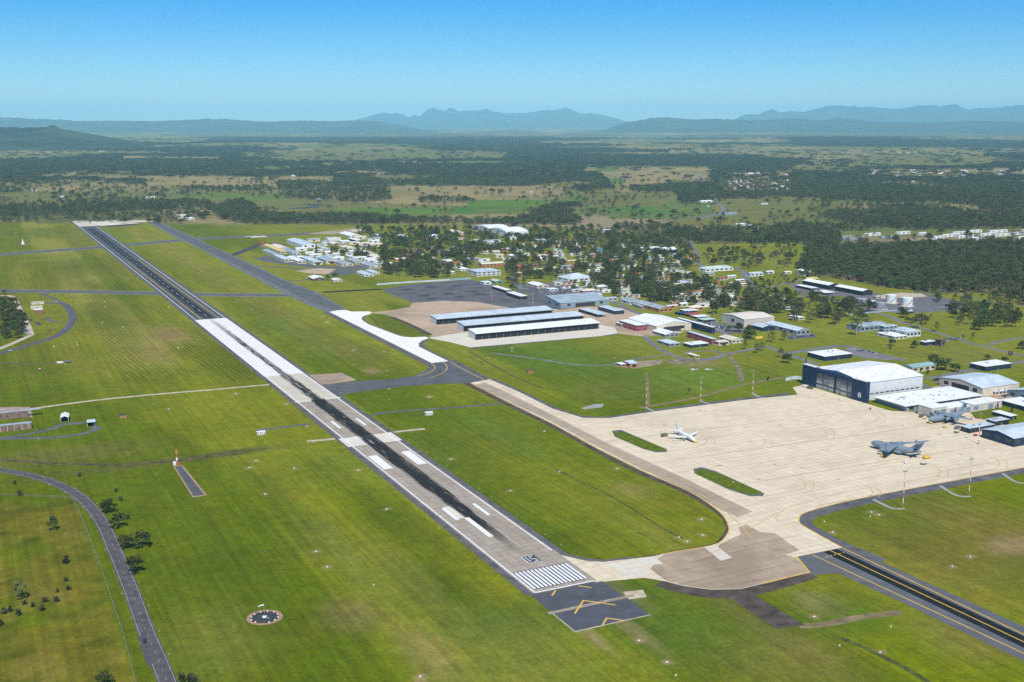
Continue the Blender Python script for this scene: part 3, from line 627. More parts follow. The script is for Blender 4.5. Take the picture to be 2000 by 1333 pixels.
for cx_, cy_ in ((1366, 860), (1480, 862), (1600, 846), (1560, 946), (1690, 960), (1822, 920), (1938, 905), (1700, 815)):
    pstrip('lead_in_line', [(cx_ - 4, cy_ - 12), (cx_ + 10, cy_ - 6), (cx_ + 14, cy_ + 3), (cx_ + 4, cy_ + 11), (cx_ - 26, cy_ + 17), (cx_ - 70, cy_ + 24)], .75, .072, M_YLF, 6)
    pstrip('lead_in_line', [(cx_ + 16, cy_ - 9), (cx_ + 28, cy_ - 2), (cx_ + 30, cy_ + 5), (cx_ + 26, cy_ + 11)], .6, .072, M_YLF, 6)
for a, b_ in (((1180, 862), (1700, 800)), ((1290, 903), (1900, 820)), ((1420, 950), (1990, 860))):
    pstrip('apron_line', [a, ((a[0] + b_[0]) / 2, (a[1] + b_[1]) / 2), b_], .7, .072, mat('tyre_marked_line', (.45, .33, .22), .9, .2, .3), 2)
psheet('old_slab_area', [(1283, 1093), (1300, 1082), (1370, 1069), (1401, 1074), (1405, 1064), (1447, 1044), (1443, 1030), (1457, 1025), (1485, 1040), (1513, 1042), (1562, 1075), (1533, 1084), (1554, 1089), (1580, 1118), (1492, 1139), (1447, 1150), (1387, 1151), (1335, 1144), (1300, 1134), (1270, 1112)], .052, M_BRN)
psheet('old_slab_area', [(925, 752), (948, 748), (1010, 777), (1080, 812), (1190, 868), (1260, 900), (1340, 936), (1400, 966), (1470, 1000), (1440, 1010), (1405, 995), (1330, 952), (1254, 917), (1167, 873), (1080, 825), (1000, 787)], .052, slab_mat('taxiway_old_concrete', (.52, .425, .31), (.39, .315, .23), (.2, .16, .12), stain=(.28, .215, .155), st=.5, streak=.3))
for pts in ([(1153, 1098), (1200, 1103), (1275, 1088), (1296, 1101), (1212, 1113)], [(1375, 1069), (1398, 1066), (1430, 1090), (1408, 1096)], [(1206, 1114), (1250, 1109), (1268, 1120), (1258, 1127), (1222, 1129)]):
    psheet('repair_slab', pts, .066, M_PAT)
for isl in ([(1195, 842), (1213, 840), (1260, 860), (1304, 879), (1301, 884), (1280, 884), (1255, 877), (1200, 853)], [(1354, 916), (1370, 913), (1399, 921), (1493, 964.5), (1490, 969.5), (1466, 970), (1426, 958), (1356, 925)]):
    psheet('island_border', isl, .070, M_SHO)
    cxm = sum(p[0] for p in isl) / len(isl); cym = sum(p[1] for p in isl) / len(isl)
    psheet('lawn', [(cxm + (x - cxm) * .93, cym + (y - cym) * .86) for x, y in isl], .085, mat('island_grass', (.115, .155, .008), .95, .25, .2, spec=.05))
pstrip('island_line', [(1194, 853), (1192, 845), (1197, 840), (1212, 838.5)], .7, .078, M_YEL, 5)
# asphalt taxiway leading off the apron
ext = R(-600, 0) - R(0, 0)
tw = [G(1555, 1088), G(1645, 1070), G(1690, 1084), G(2000, 1224), G(2000, 1224) + ext, G(2000, 1292) + ext, G(2000, 1292), G(1755, 1173.5), G(1685, 1142), G(1636, 1119), G(1583, 1124)]
two = sheet('taxiway', tw, .030, mat('taxiway_asphalt', (.135, .138, .145), .92, .14, .06, spec=.02))
a0, a1 = G(1621, 1075.5), G(2000, 1254.5)
strip('resealed_lane', [a0, a1, a1 + ext], 13, .050, M_BLK, two)
strip('taxi_line', [a0, a1, a1 + ext], .9, .075, M_YEL, two)
strip('taxi_line', [G(1587, 1084), G(2000, 1277), G(2000, 1277) + ext], .9, .075, M_YEL, two)
strip('taxi_line', [G(1645, 1070.5), G(2000, 1240), G(2000, 1240) + ext], .9, .075, M_YEL, two)
strip('hold_line', [G(1613, 1089), G(1632, 1083.5), G(1648, 1080)], 1.0, .078, M_YEL, two, dash=(2.2, 2.0))
pstrip('taxi_line', [(1556, 1088), (1581, 1118), (1540, 1128), (1492, 1140)], 1.2, .08, M_YEL, 1)
pstrip('apron_shoulder', [(1584, 1122), (1545, 1134), (1495, 1147), (1447, 1159), (1387, 1160), (1330, 1150), (1290, 1138)], 14, .025, M_DBR, 4)
psheet('old_strip', [(1425, 1168), (1470, 1160), (1572, 1221), (1517, 1229)], .020, M_DBR); pstrip('dirt_track', [(1560, 1223), (1610, 1220), (1680, 1206), (1760, 1196)], 7, .016, mat('track_dirt', (.24, .18, .09), .95, .25, .1), 4)
# base aprons
psheet('tan_apron', [(722, 611), (762, 607), (800, 600), (806, 591), (865, 587), (930, 588), (985, 600), (1085, 607), (1100, 602), (1150, 599), (1226, 603), (1270, 622), (1336, 650), (1300, 655), (1254, 657), (1240, 656), (1206, 652), (1170, 657), (918, 679), (880, 669), (862, 665), (838, 660.5), (845, 653), (812, 638), (776, 622), (750, 614)], .020, M_TAN)
psheet('shelter_apron', [(838, 661), (900, 650), (1150, 631), (1200, 640), (1207, 651.5), (1170, 657), (918, 679), (880, 669)], .036, M_PAT)
psheet('shelter_shoulder', [(918, 681.5), (1207, 654), (1207, 651.6), (918, 679)], .03, M_SHO)
psheet('asphalt_apron', [(744, 566.5), (800, 556), (920, 546), (962, 558), (1004, 576), (1060, 576), (1130, 600), (1082, 607), (1015, 606), (985, 600), (965, 596), (930, 590), (865, 588), (805, 592)], .042, mat('apron_asphalt', (.135, .13, .138), .9, .2, .04, spec=.03))
for x, y in ((794, 566), (842, 562), (890, 559), (830, 578), (876, 574), (922, 570), (842, 584), (898, 580), (938, 576)):
    pstrip('oil_stain', [(x - 10, y + .6), (x, y), (x + 10, y - .8)], 16, .06, mat('stain_asphalt', (.055, .055, .07), .9, .2, .1), 2)
pstrip('dark_track', [(630, 571.5), (690, 568), (746, 565.5)], 16, .03, M_BLK, 3)
psheet('lawn', [(718, 616), (745, 614), (772, 620), (812, 640), (838, 653), (828, 657.5), (800, 658), (765, 649), (733, 634)], .05, LAWN)
pstrip('island_border', [(763, 620), (790, 630), (815, 642), (840, 655)], 9, .056, M_DBR, 4)
pstrip('concrete_strip', [(1020, 601), (1090, 606)], 8, .05, M_PAT, 2)
# western hardstand
psheet('brown_hardstand', [(577, 530), (620, 524), (657, 526), (640, 536), (600, 534)], .03, M_TAN); psheet('grey_hardstand', [(640, 536), (660, 526), (700, 527), (700, 533), (668, 538)], .034, M_ASP)
psheet('grey_hardstand', [(496, 506), (520, 500), (620, 520), (660, 521), (745, 516), (740, 526), (620, 525), (520, 512)], .028, M_ASP)
pstrip('base_road', [(494, 520), (560, 523), (600, 527), (650, 527)], 12, .02, M_ASP, 3); pstrip('base_road', [(552, 550), (590, 548), (606, 545)], 12, .02, M_ASP, 3)

# ------------------------------------------------------------------ roads
def road(pix, w, z=.03, m_=None, lines=False, sub=5, name='road', label=None):
    o = pstrip(name, pix, w, z, m_ or M_ASP, sub)
    if label: o['label'] = label
    if lines:
        pts = smooth_line([G(*p) for p in pix], sub)
        for s in (-1, 1): strip('edge_line', pts, .2, z + .02, MATS['worn_white_paint'], o, off=s * (w / 2 - 1.1))
        strip('centre_line', pts, .2, z + .02, MATS['worn_white_paint'], o, dash=(3, 9))
    return o
M_ROAD = mat('road_seal', (.115, .103, .108), .92, .2, .15, spec=.02)
road([(-260, 893), (-60, 910), (0, 918.5), (60, 929), (110, 945), (150, 966), (178, 992), (201, 1024), (226, 1080), (255, 1150), (285, 1232), (312, 1295), (332, 1345), (365, 1430)], 10.5, lines=True, m_=M_ROAD, label='two lane bitumen road curving past roadside trees')
psheet('road_patch', [(268, 1245), (284, 1241), (300, 1296), (288, 1302)], .052, mat('road_patch_seal', (.09, .085, .095), .92, .15, .2))
road([(-40, 704), (0, 691), (60, 673), (112, 656), (138, 634), (142, 618), (132, 600), (118, 592.5), (84, 593)], 12, m_=mat('purple_grey_seal', (.115, .105, .12), .92, .2, .1))
road([(124, 593), (104, 584), (82, 573)], 8, .028); road([(-20, 689), (20, 673), (58, 656), (60, 652), (50, 628), (37, 602), (24, 580), (0, 578)], 9, .026, M_GRV)
road([(38, 618), (48, 645), (56, 653)], 8, .034, mat('pale_seal', (.3, .3, .31), .9, .2, .1)); road([(92, 619), (98, 628), (112, 630), (136, 629)], 6, .03)
road([(60, 799), (180, 783), (300, 771), (420, 761), (532, 751)], 6, .02, M_GRV, name='gravel_track'); road([(0, 709), (60, 711), (120, 710)], 5, .02, mat('track_dirt'if 0 else 'dark_track_dirt', (.12, .09, .06), .95), name='dirt_track')
road([(-30, 860), (0, 856.5), (50, 849), (100, 838), (125, 829), (165, 826.5)], 8, .026); road([(-30, 859), (0, 857.5), (100, 855), (150, 850), (178, 843), (192, 836), (180, 834)], 8, .028)
road([(500, 841), (560, 834), (610, 828)], 6, .02); road([(724, 812), (760, 805), (830, 800), (905, 795), (980, 788)], 6, .02); road([(600, 862), (640, 859), (668, 855)], 6, .02, M_GRV); road([(740, 848), (790, 842), (830, 838)], 6, .02, M_GRV)
for a_, b_, c_ in (((1262, 797), (1276, 803), (1290, 808)), ((1368, 783), (1384, 789), (1400, 792)), ((1470, 769), (1484, 776), (1500, 779)), ((1763, 994), (1742, 993), (1706, 976)), ((1892, 970), (1868, 968), (1836, 949)), ((2010, 945), (1985, 942), (1958, 925))):
    pstrip('mast_path', [a_, b_, c_], 3.2, .03, mat('path_concrete', (.36, .35, .33), .9, .15, .2), 4)
# base streets
NS = [0]
for pix, w in (([(1262, 655), (1270, 668), (1300, 688), (1340, 701), (1390, 700), (1420, 692), (1500, 676)], 9), ([(1300, 694), (1250, 700), (1190, 713), (1120, 712), (1040, 700), (960, 690)], 6), ([(1412, 690), (1390, 686), (1360, 686), (1336, 691)], 6), ([(1366, 703), (1398, 701), (1414, 694)], 7),
               ([(1494, 676), (1520, 686), (1560, 700), (1600, 712)], 9), ([(1542, 690), (1580, 684), (1640, 676), (1680, 682), (1730, 697), (1770, 704)], 12), ([(1690, 606), (1730, 616), (1770, 632), (1830, 650), (1900, 672), (2020, 700)], 9), ([(1600, 580), (1640, 592), (1690, 606)], 8),
               ([(1770, 742), (1820, 738), (1870, 728), (1940, 716), (2040, 700)], 9), ([(1770, 742), (1800, 752), (1850, 775), (1900, 800)], 10), ([(1930, 675), (1960, 666), (2040, 655)], 8), ([(1345, 470), (1358, 490), (1366, 516), (1390, 524), (1440, 524), (1462, 550), (1480, 572)], 11), ([(1400, 512), (1430, 509), (1500, 498)], 8),
               ([(1440, 560), (1500, 562), (1560, 548), (1640, 530)], 8), ([(1392, 622), (1400, 640), (1430, 660)], 10), ([(1195, 588), (1230, 606), (1270, 620)], 11), ([(1010, 530), (1004, 548), (1020, 566)], 12), ([(1160, 505), (1220, 516), (1240, 520)], 10), ([(1360, 452), (1340, 470)], 12), ([(1180, 446), (1260, 440), (1330, 428), (1400, 418), (1412, 408), (1396, 390), (1384, 368), (1366, 350), (1376, 342), (1420, 334)], 16), ([(1420, 412), (1440, 416), (1400, 420), (1365, 428)], 14), ([(1815, 560), (1860, 572), (1940, 590), (2060, 605)], 8), ([(1700, 600), (1780, 604), (1860, 598), (1900, 596)], 7)):
    NS[0] += 1; road(pix, w, .028 + .0012 * NS[0], mat('street_seal', (.19, .185, .185), .92, .2, .05), name='street')
psheet('car_park', [(1345, 624), (1376, 626), (1462, 640), (1466, 648), (1420, 654), (1360, 640)], .024, M_ASP); psheet('car_park', [(1000, 556), (1060, 552), (1160, 566), (1180, 576), (1130, 586), (1050, 576), (1010, 572)], .022, M_ASP)
psheet('car_park', [(1655, 678), (1680, 682), (1760, 700), (1740, 704), (1690, 700), (1648, 690)], .036, mat('car_park_seal', (.22, .2, .21), .9, .15, .1)); psheet('car_park', [(1818, 744), (1862, 730), (1900, 738), (1850, 762)], .034, mat('paved_yard', (.25, .17, .13), .9, .2, .1))
psheet('car_park', [(1535, 656), (1590, 652), (1596, 659), (1542, 664)], .022, M_ASP); psheet('car_park', [(1820, 756), (1900, 746), (1950, 760), (1990, 772), (1960, 790), (1905, 797), (1880, 800), (1835, 775)], .03, M_TAN)
psheet('lawn', [(1890, 800), (1925, 789), (1960, 810), (1945, 822), (1905, 818)], .06, LAWN)
psheet('yard', [(1540, 556), (1600, 548), (1720, 575), (1800, 572), (1880, 590), (1880, 606), (1780, 612), (1690, 608), (1640, 592), (1630, 582), (1560, 572)], .020, mat('yard_asphalt', (.16, .15, .16), .92, .2, .05))
psheet('bund', [(1722, 576), (1760, 572), (1800, 574), (1812, 580), (1760, 582), (1724, 584)], .04, M_GRV); psheet('lawn', [(1590, 584), (1640, 578), (1655, 582), (1640, 588), (1600, 591)], .04, LAWN)
psheet('dirt_yard', [(1296, 703), (1340, 700), (1400, 702), (1392, 706), (1312, 713)], .026, mat('ditch_dirt', (.24, .19, .11), .95, .3, .1)); psheet('gravel_yard', [(1200, 716), (1240, 706), (1296, 703), (1290, 712), (1240, 720)], .022, mat('pale_dirt', (.34, .27, .17), .95, .25, .1))
psheet('concrete_pad', [(1136, 797), (1160, 790), (1180, 789), (1176, 796), (1140, 800)], .03, MATS['path_concrete'])
pstrip('drain', [(916, 687), (960, 712), (1010, 739), (1060, 760)], 3.0, .016, mat('drain_dark', (.09, .085, .03), .95), 2); pstrip('drain', [(1262, 728), (1266, 760), (1266, 792)], 3, .016, MATS['track_dirt'], 2); pstrip('drain', [(1426, 696), (1440, 715), (1450, 745)], 6, .016, MATS['ditch_dirt'], 3); pstrip('drain', [(1250, 797), (1360, 777), (1450, 752), (1540, 736)], 6, .014, MATS['track_dirt'], 3)
pstrip('drain', [(0, 898), (60, 903), (150, 907), (240, 907), (340, 900), (440, 888), (475, 884)], 7, .015, mat('ditch_grass', (.13, .105, .03), .95, .45, .15), 4); pstrip('drain', [(900, 966), (1050, 895 + 40), (1130, 990), (1260, 1030), (1340, 1050)] if 0 else [(1090, 920), (1150, 948), (1220, 985), (1290, 1030), (1335, 1052)], 2.2, .014, mat('ditch_grass2', (.10, .12, .02), .95, .4, .15), 4)
pstrip('drain', [(1640, 1245), (1720, 1280), (1800, 1325), (1860, 1370)], 4, .014, MATS['ditch_grass2'], 4)
for pix in ([(0, 575), (50, 572), (70, 571)],): pstrip('shrub_strip', pix, 6, .03, MATS['ditch_grass2'], 2)
# the pool of the camp and farm dams
wm = mat('water_blue', (.07, .085, .075), .6, .2, .02, spec=.15)
for pts in ([(55, 625), (60, 622), (64, 626), (58, 630)], [(68, 628), (78, 630), (82, 636), (72, 636)], [(560, 408), (600, 404), (634, 402), (620, 406), (590, 409)], [(590, 399), (630, 399), (640, 401), (600, 402)]): psheet('dam_water', pts, .05, wm)
pool = mat('pool_water', (.16, .50, .58), .15, .1, .05, spec=.5)
pstrip('swimming_pool', [(1228, 480), (1200, 480), (1176, 484), (1172, 488), (1182, 495), (1192, 497)], 15, .05, pool, 5)

so_ = random.Random(31); oil = mat('oil_stain_concrete', (.36, .29, .22), .9, .25, .2)
for i in range(46):
    x, y = so_.uniform(1230, 1960), so_.uniform(800, 960)
    p = G(x, y); u_, v_ = UV(p)
    if not (60 < u_ < 380 and 255 < v_ < 530): continue
    rr_ = so_.uniform(.6, 1.8); sheet('oil_stain', [Vector((p.x + rr_ * so_.uniform(.6, 1.2) * math.cos(a * .785) * 1.8, p.y + rr_ * so_.uniform(.6, 1.2) * math.sin(a * .785))) for a in range(8)], .0475, oil, apr)

# ------------------------------------------------------------------ buildings
RC = dict(white=mat('roof_white', (.84, .85, .85), .55, .07, .07, ribs=.6), pale=mat('roof_pale_zinc', (.58, .66, .70), .5, .13, .07, ribs=.6), grey=mat('roof_grey_zinc', (.40, .44, .47), .55, .2, .07, ribs=.6), blue=mat('roof_blue_grey', (.36, .44, .48), .55, .16, .07, ribs=.6),
          teal=mat('roof_teal', (.30, .50, .48), .55, .16, .07, ribs=.6), green=mat('roof_pale_green', (.52, .66, .56), .55, .16, .07, ribs=.6), cream=mat('roof_cream', (.74, .68, .52), .6, .08, .12, ribs=.6), yellow=mat('roof_yellow', (.72, .55, .2), .6, .1, .12, ribs=.6),
          red=mat('roof_red', (.42, .10, .07), .65, .12, .12, ribs=.6), brown=mat('roof_brown', (.20, .13, .10), .7, .15, .12), dark=mat('roof_dark', (.07, .07, .08), .7, .15, .12), beige=mat('roof_beige', (.74, .66, .55), .6, .06, .1, ribs=.6), navy=mat('roof_navy', (.03, .06, .12), .5, .1, .1))
WC = dict(white=mat('wall_white', (.78, .78, .76), .7, .08, .2), cream=mat('wall_cream', (.68, .60, .46), .75, .1, .2), beige=mat('wall_beige', (.60, .55, .47), .7, .06, .1, ribs=1.2), brick=mat('wall_red_brick', (.34, .13, .08), .85, .18, .4), orange=mat('wall_orange_brick', (.52, .23, .10), .85, .15, .4),
          grey=mat('wall_grey', (.32, .34, .36), .7, .1, .2), navy=mat('wall_navy', (.016, .034, .085), .5, .08, .1, ribs=1.2), black=mat('wall_black', (.02, .022, .028), .7, .2, .2), pink=mat('wall_maroon', (.42, .10, .12), .8, .1, .3), blue=mat('wall_blue_grey', (.27, .33, .36), .65, .1, .1, ribs=1.2),
          brown=mat('wall_brown', (.20, .13, .10), .8, .15, .3), green=mat('wall_green', (.16, .26, .18), .75, .1, .3), lite=mat('wall_light_grey', (.62, .63, .62), .7, .06, .15, ribs=1.2), yellow=mat('wall_yellow', (.74, .5, .08), .7, .08, .2))
M_GLASS = mat('window_glass', (.03, .04, .05), .12, .2, .5, spec=.6); M_DOOR = mat('door_grey', (.22, .27, .33), .6, .1, .3); M_OPEN = mat('painted_interior_shade', (.05, .05, .055), .9, .2, .2); M_STEEL = mat('galvanised_steel', (.42, .43, .44), .5, .1, .5, metal=.4); M_TRIM = mat('white_trim', (.74, .75, .75), .6, .06, .4)  # the near-black interior colour stands in for shade inside openings
FOOT = []
def gable_roof(mb, X, Y, h, rise, over, th, axis):
    """two sloping slabs meeting in a ridge along axis"""
    if axis == 'x':
        for s in (-1, 1):
            y0 = -over if s < 0 else Y + over; ym = Y / 2; zo = h - rise * over / (Y / 2)
            mb.loft([[(x, y0, zo + .02), (x, ym, h + rise + .02), (x, ym, h + rise + th), (x, y0, zo + th)] for x in (-over, X + over)])
    else:
        for s in (-1, 1):
            x0 = -over if s < 0 else X + over; xm = X / 2; zo = h - rise * over / (X / 2)
            mb.loft([[(x0, y, zo + .02), (xm, y, h + rise + .02), (xm, y, h + rise + th), (x0, y, zo + th)] for y in (-over, Y + over)])
def win(mb_name, root, side, a, b, z0, z1, X, Y, m_, proud=.06):
    """a panel set proud of the front (side 'f', the low-u face) or of the side 's' (the low-v face)"""
    if side == 'f': q = MB().box(a, b, -proud, .05, z0, z1)
    else: q = MB().box(-proud, .05, a, b, z0, z1)
    return q.build(mb_name, m_, root)
def fit(ax, ay, rx, lx):
    A = G(ax, ay)
    def ext(dirv, target):
        lo_, hi_ = 0.0, 900.0
        for _ in range(40):
            t = (lo_ + hi_) / 2; p = A + dirv * t
            x = PR(p.x, p.y)[0]
            if (x < target) == (target > ax): lo_ = t
            else: hi_ = t
        return lo_
    return A, max(3.0, ext(N2, rx)), max(3.0, ext(D2, lx))
def bld(ax, ay, rx, lx, h, rt, roof, wall, label, name='building', cat='building', axis=None, wf=None, ws=None, door=None, group=None, maxu=None, rise=None, stories=1, over=.5, sky=0):
    A, X, Y = fit(ax, ay, rx, lx)
    if maxu: Y = min(Y, maxu)
    k = KM(ay)
    root = thing(name, label, cat, (A.x, A.y, 0), RZ, group)
    FOOT.append((A, X, Y))
    axis = axis or ('x' if X >= Y else 'y')
    rise = rise if rise is not None else min(X, Y) * .11
    wm_, rm_ = WC[wall], RC[roof]
    if rt == 'gable':
        mb = MB()
        if axis == 'x': mb.loft([[(x, 0, 0), (x, Y, 0), (x, Y, h), (x, Y / 2, h + rise), (x, 0, h)] for x in (0, X)])
        else: mb.loft([[(0, y, 0), (X, y, 0), (X, y, h), (X / 2, y, h + rise), (0, y, h)] for y in (0, Y)])
        mb.build('wall', wm_, root); rb = MB(); gable_roof(rb, X, Y, h, rise, over, .22, axis); ro = rb.build('roof', rm_, root)
    elif rt == 'hip':
        MB().box(0, X, 0, Y, 0, h).build('wall', wm_, root); e = min(X, Y) / 2
        rb = MB(); o_ = over; z = h + .02
        if X >= Y: rid = [(e, Y / 2, h + rise * 1.6), (X - e + .01, Y / 2, h + rise * 1.6)]
        else: rid = [(X / 2, e, h + rise * 1.6), (X / 2, Y - e + .01, h + rise * 1.6)]
        c = [(-o_, -o_, z), (X + o_, -o_, z), (X + o_, Y + o_, z), (-o_, Y + o_, z)]
        if X >= Y: fs = [[c[0], c[1], rid[1], rid[0]], [c[1], c[2], rid[1]], [c[2], c[3], rid[0], rid[1]], [c[3], c[0], rid[0]]]
        else: fs = [[c[0], c[1], rid[0]], [c[1], c[2], rid[1], rid[0]], [c[2], c[3], rid[1]], [c[3], c[0], rid[0], rid[1]]]
        for f_ in fs: rb.face(f_)
        rb.face([c[3], c[2], c[1], c[0]]); ro = rb.build('roof', rm_, root)
    elif rt == 'skil':
        mb = MB(); hz_ = h + (rise or 1.5)
        mb.loft([[(x, 0, 0), (x, Y, 0), (x, Y, hz_), (x, 0, h)] for x in (0, X)]); mb.build('wall', wm_, root)
        s_ = (hz_ - h) / Y
        ro = MB().loft([[(x, -over, h - s_ * over + .02), (x, Y + over, hz_ + s_ * over + .02), (x, Y + over, hz_ + s_ * over + .3), (x, -over, h - s_ * over + .3)] for x in (-over, X + over)]).build('roof', rm_, root)
    elif rt == 'arch':
        MB().box(0, X, 0, Y, 0, h).build('wall', wm_, root)
        n_ = 10
        if axis == 'x': prof = [(-over + (Y + 2 * over) * i / n_, h + rise * math.sin(math.pi * i / n_) + .02) for i in range(n_ + 1)]; ro = MB().loft([[(x, y, z) for y, z in prof] for x in (-over, X + over)]).build('roof', rm_, root)
        else: prof = [(-over + (X + 2 * over) * i / n_, h + rise * math.sin(math.pi * i / n_) + .02) for i in range(n_ + 1)]; ro = MB().loft([[(x, y, z) for x, z in prof] for y in (-over, Y + over)]).build('roof', rm_, root)
    elif rt == 'flat':
        MB().box(0, X, 0, Y, 0, h).build('wall', wm_, root); ro = MB().box(-over, X + over, -over, Y + over, h + .01, h + .45).build('roof', rm_, root)
    elif rt == 'open':       # roof on posts, back wall, open to the front and side
        MB().box(0, X, Y - .3, Y, 0, h).build('wall', wm_, root); MB().box(.3, X - .3, Y * .55, Y - .4, 0, h - .6).build('shade_infill', M_OPEN, root)  # near-black infill paints the shade inside the open shed
        ro = MB().box(-over, X + over, -over, Y + over, h, h + .4).build('roof', rm_, root)
        n_ = max(2, min(10, int(X / 6)))
        for i in range(n_ + 1):
            x = .2 + (X - .4) * i / n_; MB().box(x - .15, x + .15, .1, .4, 0, h).build('post', M_STEEL, root)
        return root
    ln = stories
    if wf is None: wf = max(1, min(6, int(X * k / 9)))
    if ws is None: ws = max(1, min(4, int(Y * k * .45 / 9)))
    for st in range(ln):
        zb = h / ln * st; zh = h / ln
        z0, z1 = zb + zh * .34, zb + zh * .78
        for i in range(wf):
            c = X * (i + .5) / wf; w_ = min(X / wf * .32, 3.2); win('window', root, 'f', c - w_, c + w_, z0, z1, X, Y, M_GLASS)
        for i in range(ws):
            c = Y * (i + .5) / ws; w_ = min(Y / ws * .3, 3.2); win('window', root, 's', c - w_, c + w_, z0, z1, X, Y, M_GLASS)
    if door == 'big': win('door', root, 'f', X * .3, X * .7, 0, h * .8, X, Y, M_OPEN, .12)  # near-black panel on the closed wall, painted as an open doorway's shade
    elif door == 'side': win('door', root, 's', Y * .3, Y * .7, 0, h * .8, X, Y, M_OPEN, .12)  # same painted doorway shade, on the side wall
    elif door == 'none': pass
    else:
        c = X * (.5 if wf != 1 else .15); win('door', root, 'f', c - .7, c + .7, 0, min(2.3, h * .7), X, Y, M_DOOR, .1)
    for i in range(sky):
        for j in range(2):
            x = X * (i + .5) / sky
            if rt == 'gable' and axis == 'x':
                y = Y * (.22 if j == 0 else .36); z = h + rise * y / (Y / 2) + .26; MB().box(x - 1, x + 1, y - 1, y + 1, z - .25, z + .15).build('skylight', MATS['white_trim'], ro)
    if k > 1.1 and rt == 'gable' and axis == 'y' and Y > 25:
        for i in range(6): y = Y * (i + .5) / 6; z = h + rise * .55; x = X * .275; MB().box(x - .7, x + .7, y - 1.2, y + 1.2, z - .2, z + .55).build('roof_vent', M_STEEL, ro)
    if k > .8 and rt == 'flat' and X > 18:
        for i in range(2):
            x, y = X * rnd.uniform(.2, .8), Y * rnd.uniform(.3, .7); MB().box(x - 1.1, x + 1.1, y - .9, y + .9, h + .45, h + 1.5).build('air_conditioner', M_STEEL, ro)
    return root

# --- three long aircraft shelters with dark door fronts
def shelter(ax, ay, rx, du, h, roof, label):
    A, X, Y = fit(ax, ay, rx, ax - 5); Y = du
    FOOT.append((A, X, Y))
    t = thing('aircraft_shelter', label, 'hangar', (A.x, A.y, 0), RZ, None)
    MB().loft([[(x, 2.2, 0), (x, Y, 0), (x, Y, h + 2), (x, 2.2, h)] for x in (0, X)]).build('wall', WC['lite'], t)
    ro = MB().loft([[(x, -.5, h + .4), (x, Y + .5, h + 2.6), (x, Y + .5, h + 3), (x, -.5, h + .8)] for x in (-.6, X + .6)]).build('roof', RC[roof], t)
    MB().box(-.6, X + .6, -.8, -.55, h - .5, h + .9).build('fascia', RC[roof], t)
    n = 18
    for i in range(n):
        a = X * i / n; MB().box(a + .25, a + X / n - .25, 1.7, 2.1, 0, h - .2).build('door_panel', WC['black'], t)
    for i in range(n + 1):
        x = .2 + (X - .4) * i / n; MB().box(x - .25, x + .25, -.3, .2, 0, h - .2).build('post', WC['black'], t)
    for i in range(14):
        x = X * (i + .5) / 14; MB().box(x - .6, x + .6, Y * .2, Y * .28, h + 1.2, h + 1.75).build('roof_vent', M_TRIM, ro)
shelter(853, 635, 1079, 25, 9, 'pale', 'long open aircraft shelter with pale zinc roof beside the asphalt apron')
shelter(906, 648, 1140, 25, 9, 'pale', 'long aircraft shelter with pale zinc roof between the two other long shelters')
shelter(929, 665, 1170, 25, 9.5, 'white', 'long aircraft shelter with white roof beside the grass')
